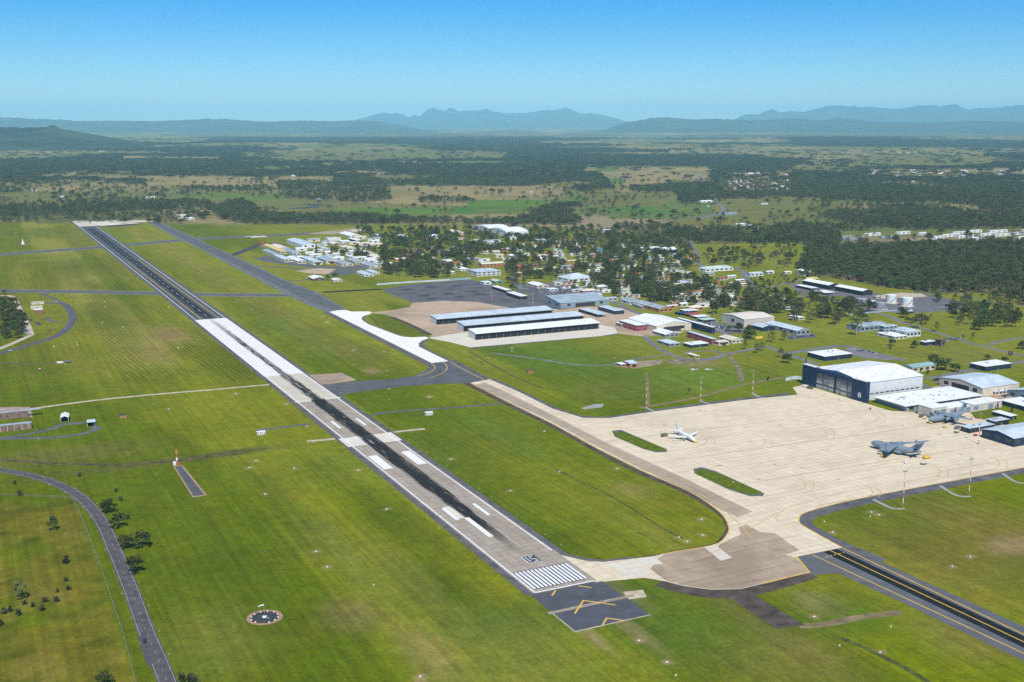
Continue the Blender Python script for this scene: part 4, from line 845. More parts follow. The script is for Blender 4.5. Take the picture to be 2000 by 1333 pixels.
# --- the big maintenance hangar with navy front
def main_hangar():
    A = R(294, 540); Uu, Vv = 105.0, 93.0                     # front runs along the runway direction, facing it
    t = thing('maintenance_hangar', 'huge hangar with white roof, navy blue door surround and round emblem', 'hangar', (A.x, A.y, 0), RZ)
    FOOT.append((A, Vv, Uu))
    h, rs = 20.5, 5.0
    MB().loft([[(x, 8, 0), (x, Uu - 10, 0), (x, Uu - 10, h), (x, (Uu - 2) / 2, h + rs), (x, 8, h)] for x in (6, Vv)]).build('wall', WC['lite'], t)
    rb = MB(); ym = (Uu - 2) / 2
    for y0 in (7.2, Uu - 9.2): rb.loft([[(x, y0, h + .05), (x, ym, h + rs + .1), (x, ym, h + rs + .5), (x, y0, h + .45)] for x in (5.4, Vv + .6)])
    ro = rb.build('roof', RC['white'], t)
    for i in range(6):
        for j in range(5):
            x = 14 + i * 13.5
            for sgn, y in ((1, 12 + j * 8.2), (-1, Uu - 14 - j * 8.2)):
                z = h + rs * (1 - abs(y - ym) / (ym - 7.2)) + .4
                MB().box(x - .8, x + .8, y - .8, y + .8, z - .3, z + .35).build('roof_vent', M_TRIM if (i + j) % 2 else M_STEEL, ro)
    for q in range(3): MB().tube((50 + q * 5, 22, h + 1), (52 + q * 5, 22, h + 3.2), .12).build('handrail', M_STEEL, ro)
    # navy portal: two pylons and the header over the doors
    nv = WC['navy']
    MB().box(0, 5.6, 0, 22, 0, 24).build('door_pylon', nv, t); MB().box(0, 5.6, Uu - 22, Uu, 0, 24).build('door_pylon', nv, t)
    MB().box(0, 4.8, 22, Uu - 22, 18.5, 23.2).build('door_header', nv, t); MB().box(-.4, 6, -.3, 22, 24, 24.4).build('capping', M_TRIM, t); MB().box(-.4, 6, Uu - 22, Uu + .3, 24, 24.4).build('capping', M_TRIM, t)
    MB().box(1, 6.05, -8 + 8.2, .9, 0, 23).build('return_wall', WC['blue'], t)
    n = 6; w = (Uu - 44) / n; dg = mat('hangar_door_dark', (.22, .215, .22), .7, .08, .2, ribs=1); dl = mat('hangar_door_light', (.46, .45, .44), .7, .06, .2, ribs=1)
    for i in range(n):
        y = 22 + w * i; x0 = 2.4 if i % 2 else 3.3
        d = MB().box(x0, x0 + .7, y + .15, y + w - .15, 0, 18.4).build('door_leaf', dg if i != 2 else dg, t)
        MB().box(x0 - .08, x0 + .02, y + .5, y + w - .5, 6.0, 12.5 if i not in (2, 3) else 14).build('door_panel', dl, d); MB().box(x0 - .08, x0 + .02, y + .5, y + w - .5, .4, 4.3).build('door_panel', dl, d)
        MB().box(x0 - .14, x0 + .02, y + .4, y + w - .4, 4.5, 5.6).build('window_strip', M_GLASS, d)
    MB().box(1.8, 2.6, ym - .8, ym + .8, 0, 18.4).build('door_post', WC['black'], t)
    # emblem: a white disc with a grey figure, on the near pylon
    e = MB(); yc, zc = 9.5, 7.2
    e.loft([[(x, yc + 2.6 * math.cos(a * math.pi / 12), zc + 2.9 * math.sin(a * math.pi / 12)) for a in range(24)] for x in (.02, -.12)])
    em = e.build('emblem', M_TRIM, t)
    f_ = MB(); f_.loft([[(x, yc + r_ * math.cos(a), zc + r_ * 1.1 * math.sin(a)) for a, r_ in ((0, 1.1), (.8, 1.9), (1.6, 1.5), (2.4, 1.9), (3.1, 1.2), (3.9, 1.0), (4.7, 1.7), (5.5, 1.1))] for x in (-.1, -.17)]); f_.build('emblem_figure', WC['grey'], em)
    for i in range(10):
        x = 14 + i * 7.6; MB().box(x, x + 5.6, 7.9, 8.1, 6.6, 7.8).build('window', M_GLASS, t)
main_hangar()
def annex():
    # low white-roofed workshop wing, then the cream store with roller doors
    A = R(247, 546); t = thing('workshop_wing', 'low workshop wing with broad white roof joined to the huge hangar', 'building', (A.x, A.y, 0), RZ); X, Y = 118, 46; FOOT.append((A, X, Y))
    MB().box(8, X, 0, Y - .2, 0, 6).build('wall', WC['grey'], t); ro = MB().box(4, X + 2, -2, Y, 6.01, 6.6).build('roof', RC['white'], t)
    for i in range(18):
        x, y = 12 + rnd.random() * 95, 4 + rnd.random() * 36; MB().box(x - .6, x + .6, y - .6, y + .6, 6.6, 7.3 + rnd.random() * .5).build('roof_vent', M_STEEL, ro)
    for i in range(3): MB().box(26 + i * 2.4, 28 + i * 2.4, 26, 30, 6.6, 6.95).build('skylight', WC['grey'], ro)
    for i in range(9): x = 12 + i * 11.5; MB().box(x, x + 6, -.08, .05, 1.0, 4.6).build('window', M_GLASS, t)
    for i in range(5): x = 18 + i * 20; MB().box(x, x + .5, -1.9, -1.5, 0, 6).build('post', M_STEEL, t)
    A = R(214, 556); t = thing('store_building', 'cream store building with six grey roller doors along the apron', 'building', (A.x, A.y, 0), RZ); X, Y = 104, 19; FOOT.append((A, X, Y))
    MB().box(0, 22, 0, Y, 0, 10.5).box(22, X, 0, Y - .5, 0, 7.6).build('wall', WC['beige'], t)
    ro = MB().box(-.3, 22.2, -.3, Y + .3, 10.51, 10.9).box(22.25, X + .3, -.3, Y - .2, 7.61, 8.0).build('roof', RC['white'], t)
    for x in (17, 30, 41, 53, 65, 87): win('roller_door', t, 'f', x - 3.6, x + 3.6, 0.1 if x != 65 else 2, 6 if x > 22 else 8, X, Y, M_DOOR, .14)
    win('door', t, 's', 5, 7, 0, 2.6, X, Y, M_DOOR, .1)
    for x in (27, 47, 70, 80): MB().box(x, x + .4, -.3, .1, 0, 7.4).build('downpipe', M_TRIM, t)
annex()
# --- surveyed list: base corner pixel, pixel x of the right end and of the far end, height, roof, colours
B = bld
B(1282, 651, 1350, 1226, 10, 'gable', 'white', 'cream', 'old aircraft hangar with broad white roof and cream gable front', 'hangar', 'hangar', axis='y', rise=5, door='big', wf=2, ws=0)
B(1243, 648, 1263, 1209, 9, 'flat', 'white', 'pink', 'two storey maroon office block with white roof beside the old hangar', 'office_block', stories=2, wf=3, ws=4)
B(1214, 640, 1232, 1202, 5, 'flat', 'white', 'grey', 'small flat annex beside the maroon office block')
B(1390, 653, 1396, 1322, 10, 'flat', 'white', 'navy', 'long building with white roof and dark window band beside the old hangar', ws=4, stories=2)
B(1391, 674, 1399, 1341, 8, 'skil', 'pale', 'pink', 'two storey maroon brick wing with windows beside the low grey offices', stories=2, ws=4)
B(1300, 660, 1326, 1274, 4.5, 'gable', 'white', 'grey', 'low grey office with white roof facing the grass and base road')
B(1308, 678, 1328, 1284, 4, 'flat', 'pale', 'grey', 'low flat grey building with pale roof on the road bend')
B(1349, 680, 1384, 1334, 4, 'flat', 'white', 'navy', 'low building with wide white roof and dark walls near the road bend')
B(1404, 676, 1424, 1394, 5, 'flat', 'cream', 'cream', 'cream block with loading bay beside the maroon wing', door='big')
B(1430, 672, 1452, 1404, 5, 'gable', 'cream', 'cream', 'cream workshop with cream roof at the edge of the car park')
B(1453, 640, 1512, 1409, 12, 'gable', 'beige', 'beige', 'large windowless beige storage shed beside the car park', 'storage_shed', 'shed', axis='x', wf=0, ws=1, rise=3)
B(1489, 648, 1513, 1468, 6, 'gable', 'pale', 'navy', 'dark walled shed with pale roof in front of the beige storage shed', 'shed', 'shed')
B(1556, 656, 1582, 1494, 7, 'gable', 'pale', 'grey', 'long grey warehouse with pale zinc roof beside parked cars', 'warehouse', axis='y', ws=3)
B(1358, 702, 1366, 1341, 4, 'flat', 'cream', 'yellow', 'small yellow shed with cream roof on the road loop', 'shed', 'shed')
B(1231, 719, 1246, 1220, 5, 'skil', 'pale', 'orange', 'orange brick shed with pale roof in the grass paddock', 'shed', 'shed', door='big')
B(1212, 717, 1222, 1204, 3, 'flat', 'white', 'orange', 'small orange brick annex beside the orange brick shed', 'shed', 'shed')
B(1095, 603, 1190, 1066, 8.5, 'skil', 'blue', 'blue', 'blue grey hangar with long sloping roof behind the shelters', 'hangar', 'hangar', wf=3, door='big', ws=2)
B(1168, 621, 1186, 1130, 5, 'open', 'pale', 'grey', 'open carport with pale roof on the tan concrete', 'carport', 'carport')
B(1200, 615, 1219, 1168, 6, 'flat', 'pale', 'navy', 'dark open fronted shed with pale roof near the tan apron', 'shed', 'shed', door='big')
B(1016, 586, 1030, 989, 6, 'flat', 'white', 'black', 'dark fronted shed with white roof beside the asphalt apron', 'shed', 'shed', ws=3)
B(988, 573, 999, 960, 5, 'flat', 'white', 'black', 'row of black garages under one white roof', 'garage_row', 'garage', ws=4)
B(932, 541, 978, 913, 9, 'flat', 'pale', 'lite', 'large white block with pale blue flat roof beside the light mast', wf=5, stories=2)
B(946, 557, 960, 938, 4.5, 'flat', 'white', 'white', 'small white flat roofed hut beside the asphalt apron')
B(968, 555, 984, 957, 4.5, 'gable', 'green', 'green', 'green shed with pale green roof behind the small white hut', 'shed', 'shed')
B(942, 523, 985, 934, 7, 'gable', 'cream', 'orange', 'two storey orange brick barracks with long cream roof', 'barracks', stories=2, wf=6)
B(908, 510, 936, 902, 3.5, 'gable', 'grey', 'orange', 'long low brick building with grey roof behind the orange barracks')
B(1012, 545, 1019, 1008, 12, 'flat', 'cream', 'orange', 'slim orange brick tower among the trees', 'brick_tower', 'tower')
B(1012, 527, 1030, 1004, 6, 'hip', 'red', 'brick', 'red roofed brick house among dense trees', 'house', 'house')
B(1042, 522, 1066, 1036, 4, 'hip', 'brown', 'brick', 'brown roofed brick building beside the red roofed house', 'house', 'house')
B(1110, 552, 1160, 1088, 6, 'hip', 'pale', 'white', 'mess hall with wide pale blue hipped roof among trees', 'hall', wf=5)
B(1050, 564, 1072, 1030, 5, 'gable', 'white', 'cream', 'long cream chapel like hall with steep white roof', 'hall')
B(1074, 570, 1090, 1066, 4, 'flat', 'white', 'white', 'white transport hut beside the staff car park')
B(1140, 574, 1167, 1132, 4.5, 'hip', 'cream', 'pink', 'pinkish low office with cream hipped roof by the car park')
B(1166, 566, 1188, 1158, 5, 'gable', 'white', 'white', 'white gabled house next to the pinkish low office', 'house', 'house')
B(1178, 590, 1206, 1170, 5, 'gable', 'grey', 'cream', 'cream shed with grey roof behind the blue grey hangar', 'shed', 'shed')
B(1230, 596, 1258, 1210, 5, 'gable', 'grey', 'lite', 'light grey workshop with ribbed grey roof by the street')
B(1288, 611, 1313, 1238, 6, 'gable', 'grey', 'orange', 'long grey roofed workshop with orange brick end wall', axis='y')
B(1252, 604, 1262, 1234, 4, 'skil', 'grey', 'grey', 'low grey lean-to beside the long workshop', 'shed', 'shed')
B(1352, 608, 1374, 1340, 5, 'hip', 'cream', 'orange', 'cream roofed orange brick house under gum trees', 'house', 'house')
B(1330, 600, 1344, 1322, 5, 'gable', 'white', 'cream', 'white roofed cream house under gum trees', 'house', 'house')
for k_, (ax, ay, rc) in enumerate(((1330, 617, 'navy'), (1348, 620, 'red'), (1362, 624, 'white'), (1340, 612, 'white'), (1374, 630, 'green'))):
    B(ax, ay, ax + 24, ax - 12, 3.2, 'open', rc, 'grey', ['navy blue car shade beside the car park', 'red car shade beside the car park', 'white car shade nearest the gum tree by the car park', 'white car shade behind the navy blue one', 'pale green car shade at the foot of the car park'][k_], 'carport', 'carport')
B(1560, 626, 1571, 1541, 4, 'flat', 'white', 'cream', 'cream flat shed under tall gum trees', 'shed', 'shed')
B(1534, 606, 1552, 1528, 4, 'gable', 'grey', 'white', 'small white shed with grey roof in the grass', 'shed', 'shed')
B(1432, 588, 1450, 1418, 5, 'gable', 'white', 'yellow', 'white roofed yellow building among gum trees')
B(1532, 590, 1541, 1496, 4, 'open', 'white', 'grey', 'long carport with white roof beside gum trees', 'carport', 'carport')
B(1346, 562, 1362, 1320, 6, 'gable', 'pale', 'lite', 'pale blue roofed hall in the middle of the base', 'hall')
B(1330, 582, 1348, 1324, 6, 'gable', 'cream', 'cream', 'cream two storey house with cream roof among trees', 'house', 'house', stories=2)
B(1392, 562, 1401, 1374, 4, 'gable', 'white', 'white', 'long white cottage with white roof along the street', 'cottage', 'house')
B(1378, 532, 1432, 1364, 6, 'hip', 'green', 'white', 'long white building with pale green hipped roof and verandah', wf=6)
B(1308, 524, 1330, 1302, 6, 'flat', 'grey', 'grey', 'dark grey flat block beside the green roofed building')
B(1374, 540, 1396, 1366, 4, 'gable', 'blue', 'cream', 'blue roofed bungalow in front of the green roofed building', 'house', 'house')
for k_, (ax, ay, rc, wc) in enumerate(((1422, 544, 'white', 'white'), (1438, 552, 'white', 'cream'), (1442, 560, 'cream', 'cream'), (1424, 558, 'white', 'green'), (1406, 548, 'red', 'cream'))):
    B(ax, ay, ax + 16, ax - 6, 4, 'gable', rc, wc, ['white bungalow beside the main base street', 'cream bungalow with white roof beside the main base street', 'cream bungalow with cream roof beside the main base street', 'green bungalow with white roof beside the main base street', 'cream bungalow with red roof beside the main base street'][k_], 'bungalow', 'house')
B(1466, 541, 1490, 1456, 6, 'gable', 'pale', 'white', 'white sports hall with pale roof beside the street', 'hall')
B(1498, 536, 1512, 1492, 5, 'gable', 'white', 'lite', 'light grey shed with white roof next to the sports hall', 'shed', 'shed')
B(1534, 536, 1546, 1528, 4, 'gable', 'white', 'cream', 'small cream shed with white roof near the white barn', 'shed', 'shed')
B(1570, 539, 1583, 1556, 9, 'gable', 'white', 'lite', 'tall light grey barn with white gabled roof beside the forest', 'barn', 'barn', axis='y', door='big')
B(1578, 550, 1600, 1566, 4, 'gable', 'yellow', 'yellow', 'yellow shed beside the tall barn', 'shed', 'shed')
B(1262, 492, 1300, 1244, 6, 'flat', 'white', 'white', 'white school hall with flat roof beside the pool')
B(1290, 497, 1324, 1272, 9, 'gable', 'white', 'navy', 'large white roofed gymnasium with dark walls', 'gymnasium', wf=5)
B(1208, 484, 1226, 1200, 4, 'gable', 'teal', 'white', 'teal roofed pool pavilion beside the blue pool', 'pavilion')
B(1192, 516, 1208, 1184, 4, 'hip', 'red', 'brick', 'red hipped roof house beside the pool road', 'house', 'house')
B(1196, 548, 1216, 1186, 4, 'hip', 'cream', 'cream', 'cream hipped roof house near the mess hall', 'house', 'house')
B(1244, 546, 1264, 1236, 4, 'gable', 'grey', 'white', 'white house with grey roof behind gum trees', 'house', 'house')
B(1206, 556, 1222, 1198, 4, 'gable', 'brown', 'cream', 'cream house with brown roof behind the tan apron trees', 'house', 'house')
B(1660, 547, 1690, 1652, 6, 'gable', 'grey', 'pink', 'red walled shed at the edge of the forest', 'shed', 'shed', wf=0)
B(1618, 566, 1640, 1567, 8, 'gable', 'white', 'black', 'long warehouse with white roof and black open side', 'warehouse', axis='y', ws=0)
B(1684, 578, 1704, 1630, 8, 'gable', 'white', 'black', 'long black sided warehouse with white roof beside the fuel yard', 'warehouse', axis='y', ws=0)
B(1584, 568, 1597, 1553, 4.5, 'open', 'white', 'black', 'long open vehicle shed with white roof', 'vehicle_shed', 'shed')
B(1612, 577, 1631, 1590, 4, 'open', 'white', 'grey', 'low open shed with white roof beside the lawn', 'vehicle_shed', 'shed')
B(1702, 595, 1711, 1692, 5, 'flat', 'white', 'navy', 'dark pump house with white roof between the grey tanks', 'pump_house')
B(1850, 600, 1870, 1846, 4, 'open', 'dark', 'black', 'dark roofed shelter at the end of the fuel yard', 'shelter', 'shelter')
B(1712, 584, 1724, 1706, 3.5, 'flat', 'cream', 'cream', 'small cream hut beside the grey fuel tank', 'hut')
B(1774, 613, 1784, 1770, 3.5, 'skil', 'pale', 'navy', 'small hut with pale roof below the white fuel tank', 'hut')
B(1680, 649, 1733, 1653, 7, 'arch', 'blue', 'blue', 'blue grey barrel roofed hall beside the road', 'hall', axis='x', rise=3)
B(1728, 656, 1752, 1715, 13, 'flat', 'pale', 'blue', 'tall blue grey block with pale roof beside the barrel roofed hall', 'block', stories=3)
B(1770, 660, 1798, 1736, 8, 'flat', 'pale', 'lite', 'light grey training centre with pale flat roof')
B(1748, 664, 1772, 1712, 4, 'flat', 'white', 'cream', 'low entrance building with white canopy before the training centre')
B(1838, 678, 1846, 1826, 9, 'flat', 'brown', 'brown', 'brown brick block at the corner of the training centre')
B(1806, 676, 1826, 1796, 5, 'flat', 'white', 'navy', 'dark low block with white roof beside the brown brick block')
B(1610, 706, 1664, 1577, 6, 'flat', 'white', 'navy', 'dark walled office with broad white flat roof behind the huge hangar', wf=4)
B(1782, 728, 1828, 1762, 6, 'gable', 'teal', 'cream', 'cream brick building with teal roof beside the huge hangar', wf=4)
B(1918, 775, 1990, 1834, 9.5, 'gable', 'pale', 'cream', 'old cream hangar with ribbed pale roof and steel doors', 'hangar', 'hangar', axis='x', rise=4, wf=0, ws=3, door='side', sky=7)
B(1924, 726, 1975, 1894, 6, 'flat', 'white', 'navy', 'open sided building with white roof behind the old cream hangar')
B(1944, 773, 1972, 1936, 4, 'flat', 'pale', 'cream', 'small cream lean-to in front of the old cream hangar', 'shed', 'shed')
B(1892, 847, 1941, 1876, 5, 'flat', 'pale', 'black', 'black walled shed with pale flat roof at the apron edge', 'shed', 'shed')
B(1942, 833, 1970, 1926, 5, 'flat', 'pale', 'black', 'black walled shed with pale roof behind the apron edge shed', 'shed', 'shed')
B(1979, 874, 2080, 1917, 8.5, 'gable', 'pale', 'navy', 'dark blue hangar with broad pale roof at the apron corner', 'hangar', 'hangar', axis='x', rise=3, ws=3)
B(1972, 821, 1985, 1938, 4, 'flat', 'white', 'black', 'long low black shed with white roof beside the lawn', 'shed', 'shed')
B(2010, 806, 2050, 1953, 5, 'flat', 'white', 'navy', 'long dark office with white roof behind the low black shed')
B(2030, 790, 2090, 1967, 7, 'gable', 'pale', 'blue', 'blue walled workshop with pale roof behind the long dark office')
# western cluster
W_ = [(508, 482, 518, 505, 9, 'flat', 'red', 'orange', 'small orange brick block at the taxiway bend'), (540, 483, 556, 528, 5, 'gable', 'brown', 'brown', 'brown roofed shed beside the orange brick block'), (544, 491, 566, 526, 6, 'gable', 'cream', 'cream', 'cream shed with yellowish roof in the western works'), (548, 497, 564, 514, 6, 'gable', 'yellow', 'cream', 'cream shed with yellow roof in the western works'), (590, 486, 618, 560, 9, 'gable', 'pale', 'white', 'big white hangar with pale zinc roof in the western works'),
      (540, 505, 552, 512, 6, 'gable', 'grey', 'cream', 'cream shed with grey roof at the western fence'), (572, 500, 588, 548, 6, 'gable', 'grey', 'lite', 'light grey shed with skylit grey roof in the western works'), (556, 513, 572, 536, 6, 'gable', 'pale', 'cream', 'cream hangar with pale roof, first of the row facing the grass'), (582, 516, 598, 560, 6, 'gable', 'white', 'cream', 'cream hangar with white roof, second of the row facing the grass'), (612, 518, 630, 588, 7, 'gable', 'pale', 'white', 'white hangar with dark opening in the row facing the grass'),
      (638, 516, 660, 620, 7, 'gable', 'blue', 'cream', 'cream hangar with blue roof and dark doorway'), (668, 521, 690, 648, 5, 'gable', 'grey', 'cream', 'long cream shed with grey roof beside the blue roofed hangar'), (694, 517, 712, 676, 5, 'gable', 'grey', 'cream', 'grey roofed store behind the long cream shed'), (722, 525, 746, 702, 5, 'gable', 'grey', 'cream', 'grey roofed cream shed at the end of the hardstand'), (612, 550, 636, 602, 5, 'gable', 'white', 'brown', 'brown fire station with white roof beside the taxiway'),
      (652, 551, 668, 647, 3.5, 'gable', 'white', 'white', 'small white shed beside the clipped round trees'), (712, 541, 730, 696, 4, 'gable', 'pale', 'white', 'pale blue roofed shed in the grass by the western trees'), (728, 537, 742, 714, 4, 'gable', 'pale', 'white', 'pale roofed shed behind the other one by the western trees'), (684, 466, 708, 662, 6, 'gable', 'white', 'cream', 'long white roofed hangar behind the western works'), (696, 474, 706, 680, 5, 'flat', 'white', 'navy', 'dark walled shed with white roof behind the western works'),
      (680, 490, 700, 664, 4, 'gable', 'cream', 'cream', 'long cream hut beside tall dark pines'), (632, 490, 644, 624, 5, 'gable', 'green', 'white', 'white house with pale green roof beside the tall pine'), (650, 481, 668, 640, 5, 'gable', 'cream', 'cream', 'cream yard shed beside brown stockpiles'), (684, 505, 692, 676, 4, 'arch', 'white', 'white', 'small white arched hut under trees'), (762, 520, 774, 750, 4, 'hip', 'white', 'cream', 'white hipped roof house at the edge of the camp trees'),
      (730, 506, 750, 716, 4, 'hip', 'cream', 'cream', 'cream hipped roof house in the camp gardens'), (716, 498, 730, 706, 4, 'gable', 'white', 'white', 'white cottage in the camp gardens'), (832, 530, 848, 824, 4, 'hip', 'white', 'brick', 'brick house with white hipped roof in the camp trees'), (878, 536, 888, 874, 4, 'gable', 'white', 'cream', 'small cream hut beside the pale fence'), (900, 530, 916, 888, 4, 'hip', 'white', 'white', 'white house with white hipped roof behind the light mast')]
for w in W_:
    B(*w, name='hangar' if 'hangar' in w[8] else ('house' if 'house' in w[8] or 'cottage' in w[8] else 'shed'), cat='hangar' if 'hangar' in w[8] else ('house' if 'house' in w[8] or 'cottage' in w[8] else 'shed'), wf=2, ws=1, door='big' if 'doorway' in w[8] or 'opening' in w[8] else None)
for (ax, ay, rx, lx, lab) in ((796, 496, 830, 790, 'brick barracks with pale balcony bands, first of four among the trees'), (794, 506, 816, 789, 'brick barracks with pale balcony bands nearest the camp lawn'), (836, 490, 858, 832, 'brick barracks with pale balcony bands partly behind trees'), (846, 498, 872, 840, 'brick barracks with pale balcony bands beside the camp lawn')):
    t = B(ax, ay, rx, lx, 8, 'flat', 'brown', 'brick', lab, 'barracks', 'barracks', wf=4, ws=1, stories=2)
    A, X, Y = FOOT[-1]
    for z in (2.9, 5.9): MB().box(-.2, X + .2, -1.4, -.1, z, z + .7).build('balcony', WC['cream'], t)
# large white double-span store behind the base
t = thing('freight_hangar', 'very large white hangar with double wavy roof beyond the camp trees', 'hangar', (*G(930, 463), 0), RZ)
A, X, Y = fit(990, 463, 1032, 924); FOOT.append((A, X, Y)); t.location = (A.x, A.y, 0)
MB().box(0, X, 0, Y, 0, 13).build('wall', WC['white'], t)
for (y0, y1, r_) in ((0, Y * .5, 7), (Y * .5 + .2, Y, 5)):
    pr_ = [(y0 + (y1 - y0) * i / 12, 13.05 + r_ * math.sin(math.pi * i / 12)) for i in range(13)]; MB().loft([[(x, y, z) for y, z in pr_] for x in (-.5, X + .5)]).build('roof', RC['white'], t)
for i in range(4): win('door', t, 'f', X * (.08 + .23 * i), X * (.25 + .23 * i), 0, 9, X, Y, WC['grey'], .15)
for (ax, ay, rx, lx, rc, wc, lab) in ((846, 467, 868, 836, 'white', 'white', 'white administration block beyond the camp trees'), (890, 459, 910, 872, 'cream', 'cream', 'long cream shed beside the very large white hangar'), (944, 476, 978, 938, 'grey', 'white', 'long white barracks with grey roof before the very large hangar'), (1048, 474, 1066, 1042, 'blue', 'lite', 'blue roofed barracks beside the very large hangar'), (1068, 478, 1096, 1062, 'blue', 'blue', 'blue grey barracks with blue roof in the camp trees'), (944, 497, 954, 940, 'cream', 'white', 'small white two storey house in the camp'), (964, 497, 978, 958, 'cream', 'cream', 'cream cottage on the camp lawn'), (1000, 505, 1014, 992, 'white', 'white', 'white pitched roof house in the camp trees'), (1050, 505, 1068, 1044, 'cream', 'cream', 'cream long house in the camp trees'), (1080, 506, 1090, 1076, 'cream', 'orange', 'small orange brick house in the camp trees'), (896, 500, 924, 890, 'white', 'white', 'white camp hall under trees'), (786, 466, 800, 776, 'white', 'white', 'white hut at the edge of the camp'), (736, 466, 752, 722, 'white', 'white', 'white store behind the western trees'), (1178, 454, 1192, 1172, 'white', 'white', 'white hut behind the camp beside the fields'),
                                      (1158, 538, 1180, 1150, 'white', 'cream', 'cream house with white roof above the mess hall'), (1098, 526, 1118, 1092, 'grey', 'brick', 'grey roofed brick house above the mess hall'), (1250, 560, 1270, 1242, 'white', 'cream', 'white roofed cream house near the workshop street'), (1285, 572, 1306, 1276, 'grey', 'cream', 'grey roofed cream house near the workshop street'), (1150, 584, 1176, 1140, 'pale', 'white', 'white office with pale roof beside the blue grey hangar'), (868, 516, 884, 862, 'white', 'brick', 'brick house with white gable near the barracks lawn')):
    B(ax, ay, rx, lx, 5.5, 'gable', rc, wc, lab, 'building', wf=3, ws=1)
# white accommodation blocks along the forest
k_ = 0
for (x0, ay, w) in ((1690, 462, 30), (1752, 459, 26), (1796, 460, 14), (1822, 468, 22), (1842, 464, 26), (1862, 459, 30), (1890, 456, 28), (1872, 466, 30), (1916, 462, 26), (1934, 456, 34), (1944, 463, 30), (1976, 460, 30), (1996, 455, 30), (1990, 468, 30), (2030, 462, 30), (1900, 470, 24), (1668, 480, 16)):
    B(x0, ay, x0 + w, x0 - 5, 6.5, 'gable', 'white', 'white', 'white two storey accommodation block with white roof along the forest edge', 'accommodation_block', 'building', group='white accommodation blocks along the forest', wf=3, ws=0, stories=2); k_ += 1
for (x0, ay, w, lab) in ((1648, 470, 40, 'long blue roofed carport before the white accommodation blocks'), (1722, 466, 30, 'short blue roofed carport beside the white accommodation blocks'), (1640, 466, 24, 'blue roofed carport at the forest corner')):
    B(x0, ay, x0 + w, x0 - 4, 4, 'gable', 'blue', 'blue', lab, 'carport', 'carport', wf=2, ws=0)
for (x0, ay, w, lab) in ((1604, 456, 40, 'long cream house with white roof among the trees beside the olive field'), (1542, 452, 14, 'reddish house with dump of tiles beside the olive field')):
    B(x0, ay, x0 + w, x0 - 4, 4, 'gable', 'white' if w > 20 else 'red', 'cream', lab, 'house', 'house', wf=3, ws=0)
# distant sheds, houses and the roadside town
for (x, y, w, h_, rc, wc, lab) in ((340, 405.5, 26, 6, 'white', 'white', 'long white shed beyond the end of the runway'), (346, 427, 20, 9, 'beige', 'beige', 'beige block at the end of the runway'), (364, 430, 16, 5, 'white', 'white', 'white shed beside the beige block'), (285, 388, 18, 4, 'white', 'white', 'white farmhouse beyond the creek trees'), (60, 374.5, 12, 4, 'white', 'white', 'white farm shed on the tan paddock'), (118, 386, 8, 4, 'white', 'white', 'small white farmhouse beside the creek'), (392, 372, 10, 4, 'red', 'cream', 'red roofed farmhouse on the tan paddock'),
                                   (620, 391, 8, 4, 'grey', 'grey', 'grey farm shed beside the dam'), (1034, 377, 6, 4, 'white', 'cream', 'small farmhouse beside the hedge'), (1370, 396, 22, 5, 'white', 'white', 'long white poultry shed beside the highway'), (1382, 405, 10, 4, 'white', 'cream', 'cream farmhouse beside the highway'), (1416, 421, 24, 5, 'blue', 'blue', 'blue roofed service station at the road junction'), (1440, 443, 26, 6, 'white', 'white', 'white showroom near the road junction'), (1460, 444, 16, 5, 'white', 'grey', 'grey workshop beside the white showroom'), (1488, 400, 12, 4, 'white', 'white', 'white farmhouse on the olive field'), (570, 345, 10, 5, 'white', 'white', 'white farmhouse above the tan paddock'), (700, 262, 10, 14, 'white', 'white', 'white building on the distant rise'), (1125, 334, 4, 5, 'white', 'white', 'tiny white farmhouse between the woods'), (1560, 446, 18, 5, 'red', 'orange', 'red tiled house before the forest')):
    B(x, y, x + w, x - w * .3, h_, 'gable', rc, wc, lab, 'farm_building' if 'farm' in lab else 'building', 'building', maxu=22, wf=2, ws=0)
rt_ = random.Random(4)
n_h = 0
for (x0, x1, y0, y1, n_, lab, grp) in ((1690, 2000, 333, 346, 70, 'small house with pale roof in the distant housing estate', 'houses of the distant estate'), (1430, 1540, 338, 344, 18, 'small pale roofed house beyond the roadside town', 'houses beyond the roadside town'), (1410, 1540, 352, 374, 46, 'small house of the roadside town among trees', 'houses of the roadside town'), (150, 200, 290, 300, 12, 'tiny distant homestead on the pale rise', 'distant homesteads'), (1750, 1790, 297, 301, 12, 'tiny pale house on the far slope', 'houses on the far slope'), (1560, 1780, 355, 366, 20, 'small house tucked into the big forest', 'houses in the big forest')):
    for i in range(n_):
        x, y = rt_.uniform(x0, x1), rt_.uniform(y0, y1); p = G(x, y); w_, d_, hh = rt_.uniform(14, 24), rt_.uniform(9, 13), rt_.uniform(3.5, 5); gz = float(terrain(np.array(p.x), np.array(p.y)))
        t = thing('house', lab, 'house', (p.x, p.y, gz), rt_.uniform(-.5, .5), grp)
        MB().loft([[(xx, 0, 0), (xx, d_, 0), (xx, d_, hh), (xx, d_ / 2, hh + 2), (xx, 0, hh)] for xx in (0, w_)]).build('wall', WC[rt_.choice(['white', 'cream', 'cream', 'brick'])], t)
        rb = MB(); gable_roof(rb, w_, d_, hh, 2, .5, .25, 'x'); rb.build('roof', RC[rt_.choice(['white', 'white', 'pale', 'cream', 'red', 'brown', 'grey'])], t)

